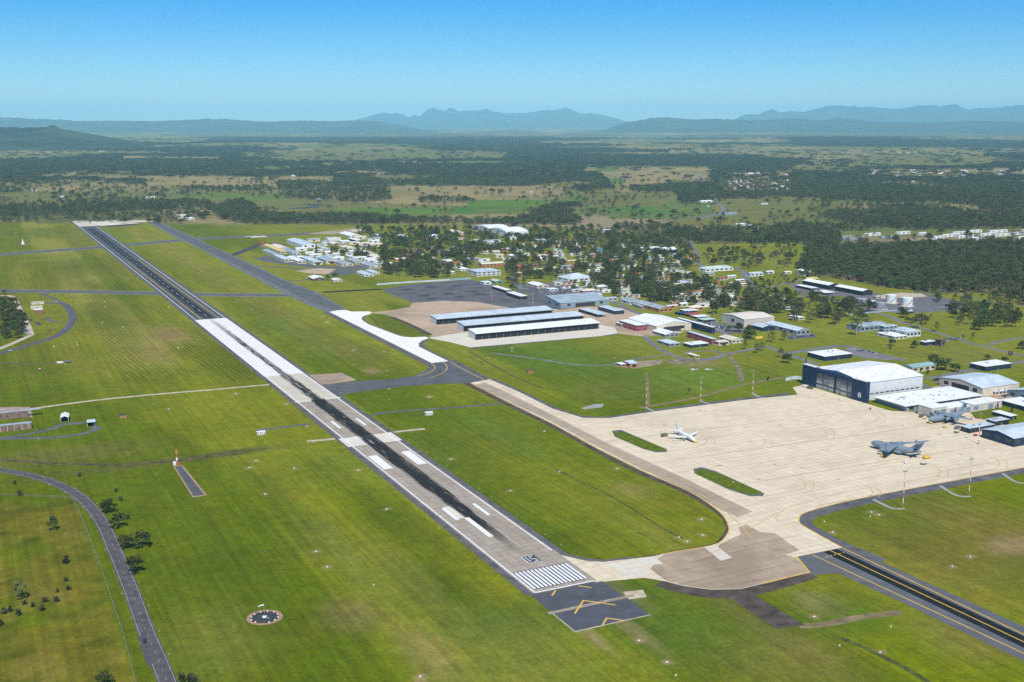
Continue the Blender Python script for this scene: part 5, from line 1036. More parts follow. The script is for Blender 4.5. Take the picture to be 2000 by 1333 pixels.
# the many small huts and houses between the camp trees
camp_lots = [([(760, 470), (900, 462), (980, 470), (985, 520), (900, 528), (770, 524)], 26, 'the camp gardens'), ([(990, 468), (1170, 470), (1180, 535), (1010, 540)], 44, 'the camp around the mess hall'), ([(1190, 490), (1340, 500), (1350, 545), (1200, 555)], 36, 'the middle of the base'), ([(1270, 550), (1430, 556), (1430, 600), (1300, 604)], 34, 'the eastern base streets'), ([(1060, 552), (1230, 566), (1240, 584), (1190, 586), (1080, 572)], 18, 'the blocks behind the blue grey hangar')]
camp_lots.append(([(524, 482), (560, 474), (630, 468), (720, 462), (730, 480), (700, 500), (748, 512), (744, 520), (690, 522), (600, 516), (540, 508)], 34, 'the western works'))
rl = random.Random(15)
for poly, n_, where in camp_lots:
    made = tries = 0
    while made < n_ and tries < 900:
        tries += 1; x, y = rl.uniform(min(p[0] for p in poly), max(p[0] for p in poly)), rl.uniform(min(p[1] for p in poly), max(p[1] for p in poly))
        if not bool(inpoly(np.array([x]), np.array([y]), poly)[0]): continue
        p = G(x, y); big_ = 'western' in where; w_ = rl.uniform(16, 40) if big_ else rl.uniform(12, 30); d_ = rl.uniform(14, 24) if big_ else rl.uniform(8, 12)
        if any(-w_ - 6 < (p - A).dot(N2) < X + 4 and -d_ - 5 < (p - A).dot(D2) < Y + 5 for A, X, Y in FOOT): continue
        rc = rl.choice(['white', 'cream', 'pale', 'grey', 'grey', 'blue', 'green', 'red', 'brown']); wc = rl.choice(['white', 'white', 'cream', 'cream', 'orange'])
        if big_: rc, wc = rl.choice(['white', 'white', 'pale', 'grey', 'cream']), rl.choice(['white', 'cream'])
        nm_ = dict(white='white', cream='cream', pale='pale zinc', grey='grey', red='red', brown='brown', blue='blue grey', green='pale green')[rc]; wn_ = dict(white='white', cream='cream', brick='red brick', orange='orange brick')[wc]
        lab = '%s roofed %s hut in %s' % (nm_, wn_, where)
        k_ = KM(y); bld(x, y, x + w_ * .9 * k_, x - 4, rl.uniform(3.5, 6.5), 'gable', rc, wc, lab, 'hut', 'hut', axis='x', wf=1, ws=0, door='none', group=lab.replace('hut', 'huts'), maxu=d_); made += 1

# ------------------------------------------------------------------ trees
def leaf_mat(name, c, var=.35):
    m, n, l, b = newmat(name); b.inputs['Roughness'].default_value = .8; b.inputs['Specular IOR Level'].default_value = .04
    oi = n.new('ShaderNodeObjectInfo'); g = n.new('ShaderNodeNewGeometry'); t = n.new('ShaderNodeTexNoise'); t.inputs['Scale'].default_value = .45; t.inputs['Detail'].default_value = 3
    l.new(g.outputs['Position'], t.inputs['Vector'])
    r = n.new('ShaderNodeMapRange'); r.inputs['From Min'].default_value = .3; r.inputs['From Max'].default_value = .7; r.inputs['To Min'].default_value = 1 - var; r.inputs['To Max'].default_value = 1 + var; l.new(t.outputs['Fac'], r.inputs['Value'])
    hs_ = n.new('ShaderNodeHueSaturation'); hs_.inputs['Color'].default_value = (*c, 1); l.new(r.outputs[0], hs_.inputs['Value'])
    r2 = n.new('ShaderNodeMapRange'); r2.inputs['To Min'].default_value = .45; r2.inputs['To Max'].default_value = .525; l.new(oi.outputs['Random'], r2.inputs['Value']); l.new(r2.outputs[0], hs_.inputs['Hue'])
    r3 = n.new('ShaderNodeMapRange'); r3.inputs['To Min'].default_value = .6; r3.inputs['To Max'].default_value = 1.55; l.new(oi.outputs['Random'], r3.inputs['Value'])
    mx = n.new('ShaderNodeVectorMath'); mx.operation = 'SCALE'; l.new(hs_.outputs[0], mx.inputs[0]); l.new(r3.outputs[0], mx.inputs['Scale']); l.new(mx.outputs[0], b.inputs['Base Color'])
    return m
L_GUM = leaf_mat('gum_leaves', (.108, .115, .042)); L_DRK = leaf_mat('dark_leaves', (.062, .084, .022)); L_PIN = leaf_mat('pine_needles', (.022, .042, .022)); L_BSH = leaf_mat('bush_leaves', (.06, .068, .028))
L_FOR = leaf_mat('forest_leaves', (.09, .10, .036)); M_BARK = mat('pale_bark', (.42, .37, .30), .9, .25, .8); M_BRK2 = mat('brown_bark', (.16, .12, .09), .9, .25, .8)
def blade(mb, c, s, rg, flat=.0):
    a = rg.uniform(0, 6.283); b_ = rg.uniform(-1, 1) * (1 - flat); d1 = Vector((math.cos(a), math.sin(a), b_)).normalized()
    d2 = d1.cross(Vector((rg.uniform(-1, 1), rg.uniform(-1, 1), rg.uniform(-1, 1)))).normalized()
    s1, s2 = s * rg.uniform(.7, 1.3), s * rg.uniform(.5, .9)
    mb.face([c - d1 * s1, c + d2 * s2, c + d1 * s1 * .9, c - d2 * s2 * .8])
def crown(kind, seed):
    """crown and trunk meshes of a tree one metre tall times its height h; the crown is many leaf sprays round the limbs"""
    rg = random.Random(seed); mb = MB(); tb = MB(); h = 14.0
    if kind == 'pine':
        h = 18; tb.tube((0, 0, 0), (0, 0, 17), .35, .05, 6)
        for i in range(330):
            z = 1.2 + 16.8 * (i / 330) ** .95; r = (1 - z / 18.6) * 3.6 * rg.uniform(.35, 1.05); a = rg.uniform(0, 6.283); blade(mb, Vector((r * math.cos(a), r * math.sin(a), z)), .75, rg, .4)
        return mb, tb, h
    if kind == 'bush':
        h = 4; tb.tube((0, 0, 0), (0, 0, 1.6), .18, .1, 5); cl = [((rg.uniform(-1.1, 1.1), rg.uniform(-1.1, 1.1), rg.uniform(1.0, 3.2)), rg.uniform(.8, 1.2)) for _ in range(8)]; nb, sz = 26, .36
    elif kind == 'round':
        h = 10; tb.tube((0, 0, 0), (.1, .1, 4), .5, .3, 6); cl = []
        for i in range(22):
            a = rg.uniform(0, 6.283); el = rg.uniform(-.35, 1.4); r = rg.uniform(2.4, 4.1); cl.append(((r * math.cos(a) * math.cos(el) * 1.15, r * math.sin(a) * math.cos(el) * 1.15, 5.2 + r * math.sin(el) * 1.02), rg.uniform(1.3, 2.0)))
        for i in range(6): tb.tube((0, 0, 3), (cl[i][0][0] * .7, cl[i][0][1] * .7, cl[i][0][2]), .22, .06, 5)
        nb, sz = 28, .62
    elif kind == 'clump':     # several crowns of a distant wood grown together
        h = 15; cl = []
        for i in range(20): cl.append(((rg.uniform(-17, 17), rg.uniform(-17, 17), rg.uniform(7, 14)), rg.uniform(3, 4.8)))
        nb, sz = 14, 2.1; tb.tube((0, 0, 0), (0, 0, 8), .5, .3, 5)
    else:
        lean = rg.uniform(-.8, .8); base = 4.5 if kind == 'gum' else 3.2
        tb.tube((0, 0, 0), (lean * .4, .2, base), .34, .26, 6); tb.tube((lean * .4, .2, base), (lean, .3, 9.5), .26, .12, 6); cl = []
        for i in range(13 if kind == 'gum' else 17):
            a = i * 2.4 + rg.uniform(-.4, .4); z = base + 1.2 + (h - base - 2) * ((i + .5) / 14) ** .8 * rg.uniform(.85, 1.08); z = min(z, 13.2); r = (3.6 if kind == 'gum' else 4.4) * rg.uniform(.35, 1.0) * (1.12 - .6 * max(0, (z - 9) / 5))
            p = (lean + r * math.cos(a), r * math.sin(a), z); cl.append((p, rg.uniform(1.1, 1.9)))
            if i < 8: tb.tube((lean * .7, .2, base + (z - base) * .4), (p[0] * .85, p[1] * .85, z - .3), .14, .05, 4)
        nb, sz = 27, .58
    for (c, r) in cl:
        for j in range(nb):
            d = Vector((rg.gauss(0, 1), rg.gauss(0, 1), rg.gauss(0, 1) * .75)); d = d.normalized() * r * rg.uniform(.45, 1.05); d.z *= .72
            blade(mb, Vector(c) + d, sz, rg, .3)
    return mb, tb, h
PROTO = {}
for kind, n_, lm, bm_ in (('gum', 4, L_GUM, M_BARK), ('wide', 3, L_GUM, M_BRK2), ('round', 2, L_DRK, M_BRK2), ('pine', 1, L_PIN, M_BRK2), ('bush', 3, L_BSH, M_BRK2), ('clump', 4, L_BSH, M_BRK2)):
    PROTO[kind] = []
    for i in range(n_):
        mb, tb, h = crown(kind, 100 + i * 7 + len(kind)); PROTO[kind].append((mb.mesh('crown', lm), tb.mesh('trunk', bm_), h))
NT = [0]
def tree(x, y, hgt, kind, label, group=None, wide=1.0, name='tree'):
    c, t, h = PROTO[kind][NT[0] % len(PROTO[kind])]; NT[0] += 1; s = hgt / h
    root = tag(link(name, None, None, (x, y, 0), rnd.uniform(0, 6.28)), label, 'bush' if kind == 'bush' else 'tree', group); root.scale = (s * wide, s * wide, s)
    link('trunk', t, root); link('crown', c, root); return root
def ptree(px, py, *a, **k): p = G(px, py); return tree(p.x, p.y, *a, **k)
for a in ((104, 1037, 12, 'round', 'lone rounded tree in the rough dry paddock', None, .62), (213, 1002, 12, 'round', 'dark round tree beside the road bend, highest of the roadside row'), (231, 1031, 12, 'round', 'dark round tree second along the roadside row'), (245, 1071, 11, 'round', 'narrow dark tree touching the broad roadside tree'), (277, 1070, 13, 'round', 'broadest dark round tree of the roadside row', None, 1.1), (264, 1121, 14, 'round', 'tall dark tree at the end of the roadside row', None, .85), (42, 1172, 14, 'wide', 'spreading gum tree with pale bare trunk in the rough paddock'), (205, 1338, 9, 'round', 'dark round tree beside the road fence'), (1346, 772, 9, 'gum', 'lone small gum tree near the tall light masts'),
          (618, 500, 27, 'pine', 'very tall dark pine in the western works'), (648, 500, 24, 'pine', 'tall dark pine beside the pale green roof'), (655, 545, 13, 'round', 'clipped round dark tree beside the small white shed'), (640, 548, 12, 'round', 'dark round tree beside the brown fire station'), (1846, 724, 17, 'round', 'huge dark fig tree beside the teal roofed building', None, 1.25), (1824, 716, 16, 'round', 'dark fig tree joined to the huge fig beside the teal roof'), (1866, 727, 12, 'round', 'low dark fig at the edge of the huge fig tree'), (1998, 682, 12, 'round', 'dark tree beside the road corner', None, 1.2),
          (1507, 669, 15, 'wide', 'gum tree beside the yellow board'), (1532, 666, 15, 'wide', 'gum tree beside the grey warehouse cars'), (1455, 683, 13, 'wide', 'gum tree on the lawn inside the road loop'), (1477, 690, 13, 'wide', 'gum tree beside the road loop junction'), (1488, 686, 12, 'wide', 'smaller gum tree beside the road loop junction'), (1525, 699, 14, 'gum', 'gum tree with thin crown beside the street corner'), (1538, 710, 14, 'round', 'dense round tree beside the street corner'), (1574, 711, 8, 'pine', 'small conifer behind the navy hangar front'), (1499, 743, 5, 'bush', 'round shrub on the ditch behind the apron'),
          (1672, 656, 28, 'gum', 'very tall gum tree beside the barrel roofed hall'), (1692, 642, 18, 'gum', 'slender gum tree beside the fuel yard street'), (1796, 642, 24, 'gum', 'tall gum tree on the lawn below the white fuel tank'), (1803, 636, 18, 'gum', 'gum tree beside the tall one below the white fuel tank'), (1828, 648, 15, 'wide', 'gum tree beside the lawn wood'), (1742, 676, 11, 'round', 'round tree before the training centre'), (1786, 680, 10, 'round', 'round tree beside the dark low block'), (1739, 682, 5, 'bush', 'shrub on the lawn before the training centre'), (1900, 662, 9, 'wide', 'small gum tree beside the brown brick block cars'), (1880, 664, 8, 'wide', 'small tree beside the training centre car park'), (1928, 704, 8, 'round', 'small round tree in the open lawn'), (1962, 709, 9, 'round', 'round tree beside the slender one on the open lawn'), (1972, 703, 12, 'gum', 'slender tree on the open lawn'), (1988, 776, 10, 'round', 'dark bush like tree beside the old cream hangar'), (1948, 800, 9, 'pine', 'small conifer beside the long dark office'), (1976, 806, 9, 'pine', 'small conifer beside the low black shed'), (98, 648, 6, 'pine', 'lone dark sapling beside the loop road'), (8, 575, 9, 'round', 'dark bush beside the western taxiway'), (1812, 730, 6, 'bush', 'shrub before the teal roofed building'), (1796, 726, 6, 'bush', 'low shrub beside the street before the teal roof')):
    ptree(*a[:5], group=a[5] if len(a) > 5 else None, wide=a[6] if len(a) > 6 else 1.0)
for (x, y, h_) in ((154, 931, 4.5), (39, 969, 6), (30, 946, 4), (226, 962, 4.5), (236, 979, 5), (251, 1014, 4.5)): ptree(x, y, h_, 'bush', 'small dark sapling beside the bitumen road', 'saplings beside the road')
for (x, y, h_) in ((127, 1102, 7), (129, 1136, 4), (133, 1154, 4), (8, 1200, 5), (36, 1203, 5.5), (87, 1178, 4.5), (110, 1176, 5), (82, 1194, 5), (65, 1186, 4), (18, 1196, 5), (48, 1182, 4), (113, 1158, 3.5), (2, 1222, 5), (355, 1334, 7), (372, 1336, 7), (384, 1340, 6)): ptree(x, y, h_, 'bush', 'shrub in the rough grass of the roadside paddocks', 'shrubs of the rough paddocks', name='bush')
def clear(p, mg=3.0):
    for (A, X, Y) in FOOT:
        q = p - A; a, b_ = q.dot(N2), q.dot(D2)
        if -mg < a < X + mg and -mg - 2 < b_ < Y + mg: return False
    return True
def near_front(p):
    """true where a crown would stand right before a building front"""
    for (A, X, Y) in FOOT:
        q = p - A; a, b_ = q.dot(N2), q.dot(D2)
        if -6 < a < X + 4 and -24 < b_ <= 0: return True
    return False
TREEZONES = [([(0, 590), (25, 588), (40, 612), (52, 650), (40, 662), (0, 664)], 60, 12, 'dark tree in the small wood beside the loop road', ['round', 'wide']),
    ([(1600, 606), (1650, 600), (1690, 612), (1680, 636), (1620, 640), (1590, 632)], 16, 19, 'gum tree on the lawn behind the cream flat shed', ['gum', 'wide']), ([(1840, 606), (1880, 600), (1960, 605), (1990, 618), (1985, 640), (1930, 652), (1870, 640)], 60, 15, 'tree in the dense wood beside the fuel yard lawn', ['wide', 'round', 'gum']),
    ([(1745, 614), (1790, 612), (1840, 630), (1780, 636)], 9, 11, 'tree beside the street below the fuel tanks', ['round', 'wide']), ([(1440, 590), (1480, 586), (1500, 604), (1470, 618), (1440, 612)], 14, 19, 'gum tree between the yellow building and the beige shed', ['gum', 'wide']), ([(1480, 600), (1520, 596), (1530, 616), (1490, 622)], 12, 19, 'dark gum tree beside the long carport', ['wide', 'round']), ([(1545, 604), (1590, 606), (1590, 632), (1548, 630)], 12, 19, 'tall gum tree around the cream flat shed', ['gum', 'wide']),
    ([(1370, 588), (1410, 584), (1412, 612), (1376, 616)], 12, 20, 'tall gum tree beside the car shades', ['gum', 'wide']), ([(1268, 566), (1330, 560), (1360, 580), (1350, 604), (1290, 600), (1262, 584)], 26, 17, 'gum tree around the houses near the workshop street', ['gum', 'wide']), ([(1180, 560), (1260, 548), (1290, 560), (1270, 582), (1200, 584)], 26, 15, 'gum tree above the long workshop', ['gum', 'wide', 'round']), ([(1420, 640), (1470, 648), (1470, 668), (1436, 672)], 8, 12, 'tree at the foot of the car park', ['wide', 'round']),
    ([(1380, 566), (1440, 566), (1450, 582), (1400, 590)], 12, 14, 'tree beside the long white cottage', ['wide', 'gum']), ([(985, 552), (1020, 546), (1030, 560), (1000, 568)], 9, 12, 'tree behind the black garages', ['wide', 'round']), ([(1100, 556), (1150, 556), (1170, 572), (1110, 574)], 12, 11, 'tree beside the staff car park', ['wide', 'gum'])]
MORE = [([(745, 470), (800, 455), (900, 465), (930, 480), (925, 520), (870, 545), (770, 543), (735, 530), (748, 500)], 460, 17), ([(930, 468), (1060, 462), (1180, 466), (1190, 520), (1100, 548), (1000, 548), (985, 530), (990, 500), (930, 500)], 540, 16), ([(1180, 462), (1345, 478), (1366, 520), (1300, 552), (1230, 540), (1180, 545)], 420, 17), ([(1150, 540), (1330, 545), (1440, 560), (1440, 600), (1340, 600), (1250, 580), (1160, 572)], 330, 16), ([(1370, 500), (1420, 486), (1560, 470), (1600, 500), (1560, 530), (1460, 526), (1380, 520)], 110, 16), ([(700, 448), (900, 446), (1100, 450), (1200, 452), (1200, 468), (900, 470), (740, 470), (690, 462)], 300, 15), ([(640, 488), (690, 484), (760, 494), (750, 520), (700, 508), (660, 508)], 60, 14), ([(1470, 540), (1560, 534), (1600, 548), (1560, 556), (1480, 570), (1440, 562)], 60, 8), ([(1330, 446), (1560, 446), (1640, 470), (1560, 478), (1340, 476)], 260, 15), ([(1560, 500), (1600, 520), (1650, 545), (1560, 545)], 60, 14), ([(1690, 548), (1830, 560), (1990, 590), (1960, 604), (1840, 596), (1780, 570), (1690, 560)], 60, 12), ([(1600, 575), (1640, 600), (1560, 600), (1440, 580)], 40, 12), ([(1400, 570), (1540, 580), (1560, 612), (1430, 616), (1380, 600)], 70, 17), ([(1590, 588), (1700, 606), (1690, 628), (1600, 622)], 26, 18)]
rz_ = random.Random(21)
def sample(poly, n_):
    xs = [p[0] for p in poly]; ys = [p[1] for p in poly]; out = []; tries = 0
    while len(out) < n_ and tries < n_ * 40:
        tries += 1; x, y = rz_.uniform(min(xs), max(xs)), rz_.uniform(min(ys), max(ys))
        if not bool(inpoly(np.array([x]), np.array([y]), poly)[0]): continue
        p = G(x, y)
        if not clear(p): continue
        if near_front(p) and rz_.random() < .88: continue
        out.append(p)
    return out
for poly, n_, h_, lab, kinds in TREEZONES:
    for p in sample(poly, n_): tree(p.x, p.y, h_ * rz_.uniform(.8, 1.35), rz_.choice(kinds), lab, lab.replace('tree ', 'trees ', 1))
STUFF = []
for zi, (poly, n_, h_) in enumerate(MORE):
    for i, p in enumerate(sample(poly, n_)): STUFF.append((p.x, p.y, 0.0, h_ * rz_.uniform(.6, 1.25), rz_.choice([0, 1, 2, 3, 4, 5, 6, 7, 7])))
# nearest trees of the camp stand as individuals, the rest of the canopy is one mass
STUFF.sort(key=lambda s: s[1])
n_ind = max(0, 300 - NT[0] + 22)
lab_zone = [(745, 930, 'gum tree in the camp gardens near the brick barracks'), (930, 1180, 'gum tree among the camp houses around the mess hall'), (1180, 1345, 'gum tree between the workshops and the gymnasium'), (1345, 1700, 'gum tree beside the eastern base streets'), (0, 745, 'gum tree beside the western works'), (1700, 2400, 'tree beside the fuel yard boundary road')]
for (x, y, z, h_, ki) in STUFF[:n_ind]:
    px_ = PR(x, y)[0]; lab = next(l_ for a, b_, l_ in lab_zone if a <= px_ < b_); tree(x, y, h_, ['gum', 'gum', 'gum', 'gum', 'wide', 'wide', 'wide', 'round'][ki], lab, lab.replace('tree', 'trees', 1))
STUFF = STUFF[n_ind:]

# the woods: points over the wooded land, each carrying one tree or clump
def woods():
    rs = np.random.RandomState(5); out = []
    for (r0, r1, sp, kinds, wmin, hh, wd, hw) in ((1400, 3300, 12, 8, .02, 17, 1.1, 36), (3300, 6200, 17, 8, .02, 15, 1.45, 33), (6200, 12800, 40, 4, .03, 15, 1.25, 31), (12800, 23000, 88, 4, .03, 15, 2.5, 29)):
        h2 = math.radians(hw); xs = np.arange(-r1 * math.sin(h2), r1 * math.sin(h2), sp); ys = np.arange(r0 * .8, r1, sp)
        X, Y = np.meshgrid(xs, ys); X = X.ravel() + rs.uniform(-.48, .48, X.size) * sp; Y = Y.ravel() + rs.uniform(-.48, .48, X.size) * sp
        r = np.hypot(X, Y); k = (r >= r0) & (r < r1) & (np.abs(np.arctan2(X, Y)) < h2); X, Y = X[k], Y[k]
        _, wood, _, low = land(X, Y)
        dens = np.where(wood > .3, wood, wood * (1.0 if sp > 30 else .8))
        k = rs.uniform(0, 1, X.size) < dens; X, Y = X[k], Y[k]
        Z = terrain(X, Y); hts = hh * rs.uniform(.65, 1.25, X.size); ki = rs.randint(0, 8, X.size) if kinds == 8 else 8 + rs.randint(0, 4, X.size)
        for i in range(X.size): out.append((X[i], Y[i], Z[i], hts[i], ki[i], wd))
    return out
WD = woods() + [(*s, 1.0) for s in STUFF]
keep = []
for w in WD:
    keep.append(w)
WD = keep
pc = bpy.data.collections.new('woodland_kinds')
order = [('gum', 0), ('gum', 1), ('gum', 2), ('gum', 3), ('wide', 0), ('wide', 1), ('wide', 2), ('round', 0), ('clump', 0), ('clump', 1), ('clump', 2), ('clump', 3)]
for i, (kd, j) in enumerate(order):
    c, t, h = PROTO[kd][j]; mb = MB(); me = bpy.data.meshes.new('woodland_tree')
    v = [tuple(q.co / h) for q in c.vertices]; f_ = [tuple(p.vertices) for p in c.polygons]; nv = len(v); v += [tuple(q.co / h) for q in t.vertices]; f_ += [tuple(x + nv for x in p.vertices) for p in t.polygons]
    me.from_pydata(v, [], f_); me.materials.append(L_FOR if kd in ('gum', 'wide') else c.materials[0]); me.materials.append(t.materials[0]); me.polygons.foreach_set('material_index', [0] * len(c.polygons) + [1] * len(t.polygons)); me.update()
    o = bpy.data.objects.new('kind_%02d' % i, me); pc.objects.link(o)
wme = bpy.data.meshes.new('woodland'); wme.from_pydata([w[:3] for w in WD], [], [])
for nm, ty, vals in (('hgt', 'FLOAT_VECTOR', [c for w in WD for c in (w[3] * w[5], w[3] * w[5], w[3])]), ('kind_index', 'INT', [int(w[4]) for w in WD]), ('spin', 'FLOAT', [rnd.uniform(0, 6.283) for w in WD])):
    a = wme.attributes.new(nm, ty, 'POINT'); a.data.foreach_set('vector' if ty == 'FLOAT_VECTOR' else 'value', vals)
wo = link('woodland', wme); tag(wo, 'eucalypt woodland and distant trees over the plain', 'woodland', kind='stuff')
ng = bpy.data.node_groups.new('grow_woodland', 'GeometryNodeTree')
ng.interface.new_socket('Geometry', in_out='INPUT', socket_type='NodeSocketGeometry'); ng.interface.new_socket('Geometry', in_out='OUTPUT', socket_type='NodeSocketGeometry')
gi = ng.nodes.new('NodeGroupInput'); go = ng.nodes.new('NodeGroupOutput'); ip = ng.nodes.new('GeometryNodeInstanceOnPoints'); ci = ng.nodes.new('GeometryNodeCollectionInfo')
ci.inputs['Collection'].default_value = pc; ci.inputs['Separate Children'].default_value = True; ci.inputs['Reset Children'].default_value = True
def attr(nm, ty):
    q = ng.nodes.new('GeometryNodeInputNamedAttribute'); q.data_type = ty; q.inputs['Name'].default_value = nm; return q.outputs['Attribute']
cx_ = ng.nodes.new('ShaderNodeCombineXYZ'); ng.links.new(attr('spin', 'FLOAT'), cx_.inputs['Z'])
er = ng.nodes.new('FunctionNodeEulerToRotation'); ng.links.new(cx_.outputs[0], er.inputs[0])
ng.links.new(gi.outputs[0], ip.inputs['Points']); ng.links.new(ci.outputs[0], ip.inputs['Instance']); ip.inputs['Pick Instance'].default_value = True
ng.links.new(attr('kind_index', 'INT'), ip.inputs['Instance Index']); ng.links.new(er.outputs[0], ip.inputs['Rotation']); ng.links.new(attr('hgt', 'FLOAT_VECTOR'), ip.inputs['Scale']); ng.links.new(ip.outputs[0], go.inputs[0])
md = wo.modifiers.new('woodland', 'NODES'); md.node_group = ng
print('trees', NT[0], 'woodland', len(WD))

# ------------------------------------------------------------------ aircraft
def ring(x, zc, ry, rz, n=16): return [(x, ry * math.cos(2 * math.pi * i / n), zc + rz * math.sin(2 * math.pi * i / n)) for i in range(n)]
def foil(x, y, z, ch, th):
    """section with leading edge at x (nose towards +x)"""
    pr = ((0, 0), (.04, .42), (.22, .62), (.6, .38), (1, .02), (.6, -.22), (.22, -.38), (.04, -.3))
    return [(x - ch * a, y, z + ch * th * b_) for a, b_ in pr]
def vfoil(x, z, ch, th, y0=0):
    pr = ((0, 0), (.08, .5), (.35, .6), (1, .03), (1, -.03), (.35, -.6), (.08, -.5)); return [(x - ch * a, y0 + ch * th * b_, z) for a, b_ in pr]
M_AFG = mat('aircraft_grey', (.20, .25, .31), .5, .06, .3, spec=.35); M_AFW = mat('aircraft_white', (.86, .87, .88), .35, .04, .3, spec=.45); M_ENG = mat('engine_dark', (.03, .03, .035), .5); M_TYR = mat('tyre_rubber', (.02, .02, .02), .9); M_EGR = mat('engine_cowl', (.42, .46, .5), .4, .06, .4, spec=.4)
def nacelle(root, x, y, z, r, ln, m_, pylon_top):
    e = MB().loft([ring(x + dx, z, r * k, r * k, 14) for dx, k in ((ln * .5, .86), (ln * .44, .98), (ln * .2, 1.0), (-ln * .15, .9), (-ln * .5, .55))]); o = e.build('engine', m_, root, smooth=True)
    for v in o.data.vertices: v.co.y += y
    q = MB().loft([ring(x + ln * .5 + d, z, r * .76, r * .76, 14) for d in (.02, .06)]).build('intake', M_ENG, o)
    for v in q.data.vertices: v.co.y += y
    MB().loft([vfoil(x + ln * .2, z + r * .7, ln * .9, .06, y), vfoil(x - ln * .1, pylon_top, ln * .9, .06, y)]).build('pylon', m_, o)
def wheel(root, x, y, r, w, nm='wheel'):
    MB().loft([[(x + r * math.cos(a * math.pi / 6), yy, r + r * math.sin(a * math.pi / 6)) for a in range(12)] for yy in (y - w / 2, y + w / 2)]).build(nm, M_TYR, root)
def transport_jet(loc, head, label):
    t = thing('transport_aircraft', label, 'aircraft', (loc.x, loc.y, .08), head)
    st = [(26.5, 4.6, .25, .25), (26.1, 4.65, .9, .8), (25, 4.75, 1.75, 1.6), (23, 4.85, 2.65, 2.6), (20.5, 4.9, 3.25, 3.3), (17, 4.9, 3.43, 3.5), (0, 4.9, 3.43, 3.5), (-7, 4.95, 3.4, 3.45), (-12, 5.5, 3.0, 3.0), (-17, 6.25, 2.3, 2.3), (-22, 7.1, 1.35, 1.5), (-25.2, 7.6, .5, .7)]
    fu = MB().loft([ring(*s, 20) for s in st]).build('fuselage', M_AFG, t, smooth=True)
    MB().loft([[(24.2, y * 1.25, 6.0), (23.1, y * 1.6, 6.85), (22.2, y * 1.75, 7.0), (22.5, y * 1.8, 6.1)] for y in (-1, 1)]).build('cockpit_window', M_ENG, fu)
    for s in (-1, 1):
        w = MB().loft([foil(9.5, s * 2.2, 8.1, 12.5, .12), foil(5.2, s * 10, 7.8, 8.6, .11), foil(-3.2, s * 25.2, 7.0, 3.4, .09)]).build('wing', M_AFG, t)
        MB().loft([foil(-3.4, s * 25.2, 7.0, 3.2, .06), foil(-5.2, s * 26.0, 9.6, 1.3, .05)]).build('winglet', M_AFG, w)
        for yy, xx in ((8.3, 8.6), (15.3, 4.6)): nacelle(t, xx, s * yy, 5.5, 1.65, 6.6, M_AFG, 7.9)
        MB().loft([ring(x, 2.6, .9 * k, 1.5 * k, 10) for x, k in ((7, .3), (5, .9), (-4, 1), (-7, .3))]).build('wheel_sponson', M_AFG, t, smooth=True).location.y = s * 3.2
        for xx in (3.5, 1.8, -1.6, -3.3): wheel(t, xx, s * 3.4, .62, .9)
        MB().loft([foil(-21.5, s * .2, 16.3, 5.2, .1), foil(-25.2, s * 9.9, 16.2, 2.4, .09)]).build('tailplane', M_AFG, t)
    MB().loft([vfoil(-13.5, 8.3, 9.4, .10), vfoil(-17.4, 12, 8.0, .09), vfoil(-21.2, 16.1, 6.3, .09)]).build('tail_fin', M_AFG, t)
    MB().loft([ring(x, 16.3, .5 * k, .45 * k, 8) for x, k in ((-20.6, .2), (-22, 1), (-26, 1), (-27.6, .2))]).build('tail_bullet', M_AFG, t)
    for s in (-.4, .4): wheel(t, 17.5, s, .5, .35, 'nose_wheel')
    return t
hd = lambda d: math.atan2(d[1], d[0])
transport_jet(G(1750, 886) , hd((-.66, .75)), 'grey four engine transport jet with high tail alone on the apron')
transport_jet(R(208, 600) if 0 else G(1850, 823), hd((-.898, -.4406)), 'grey four engine transport jet parked before the cream store building')
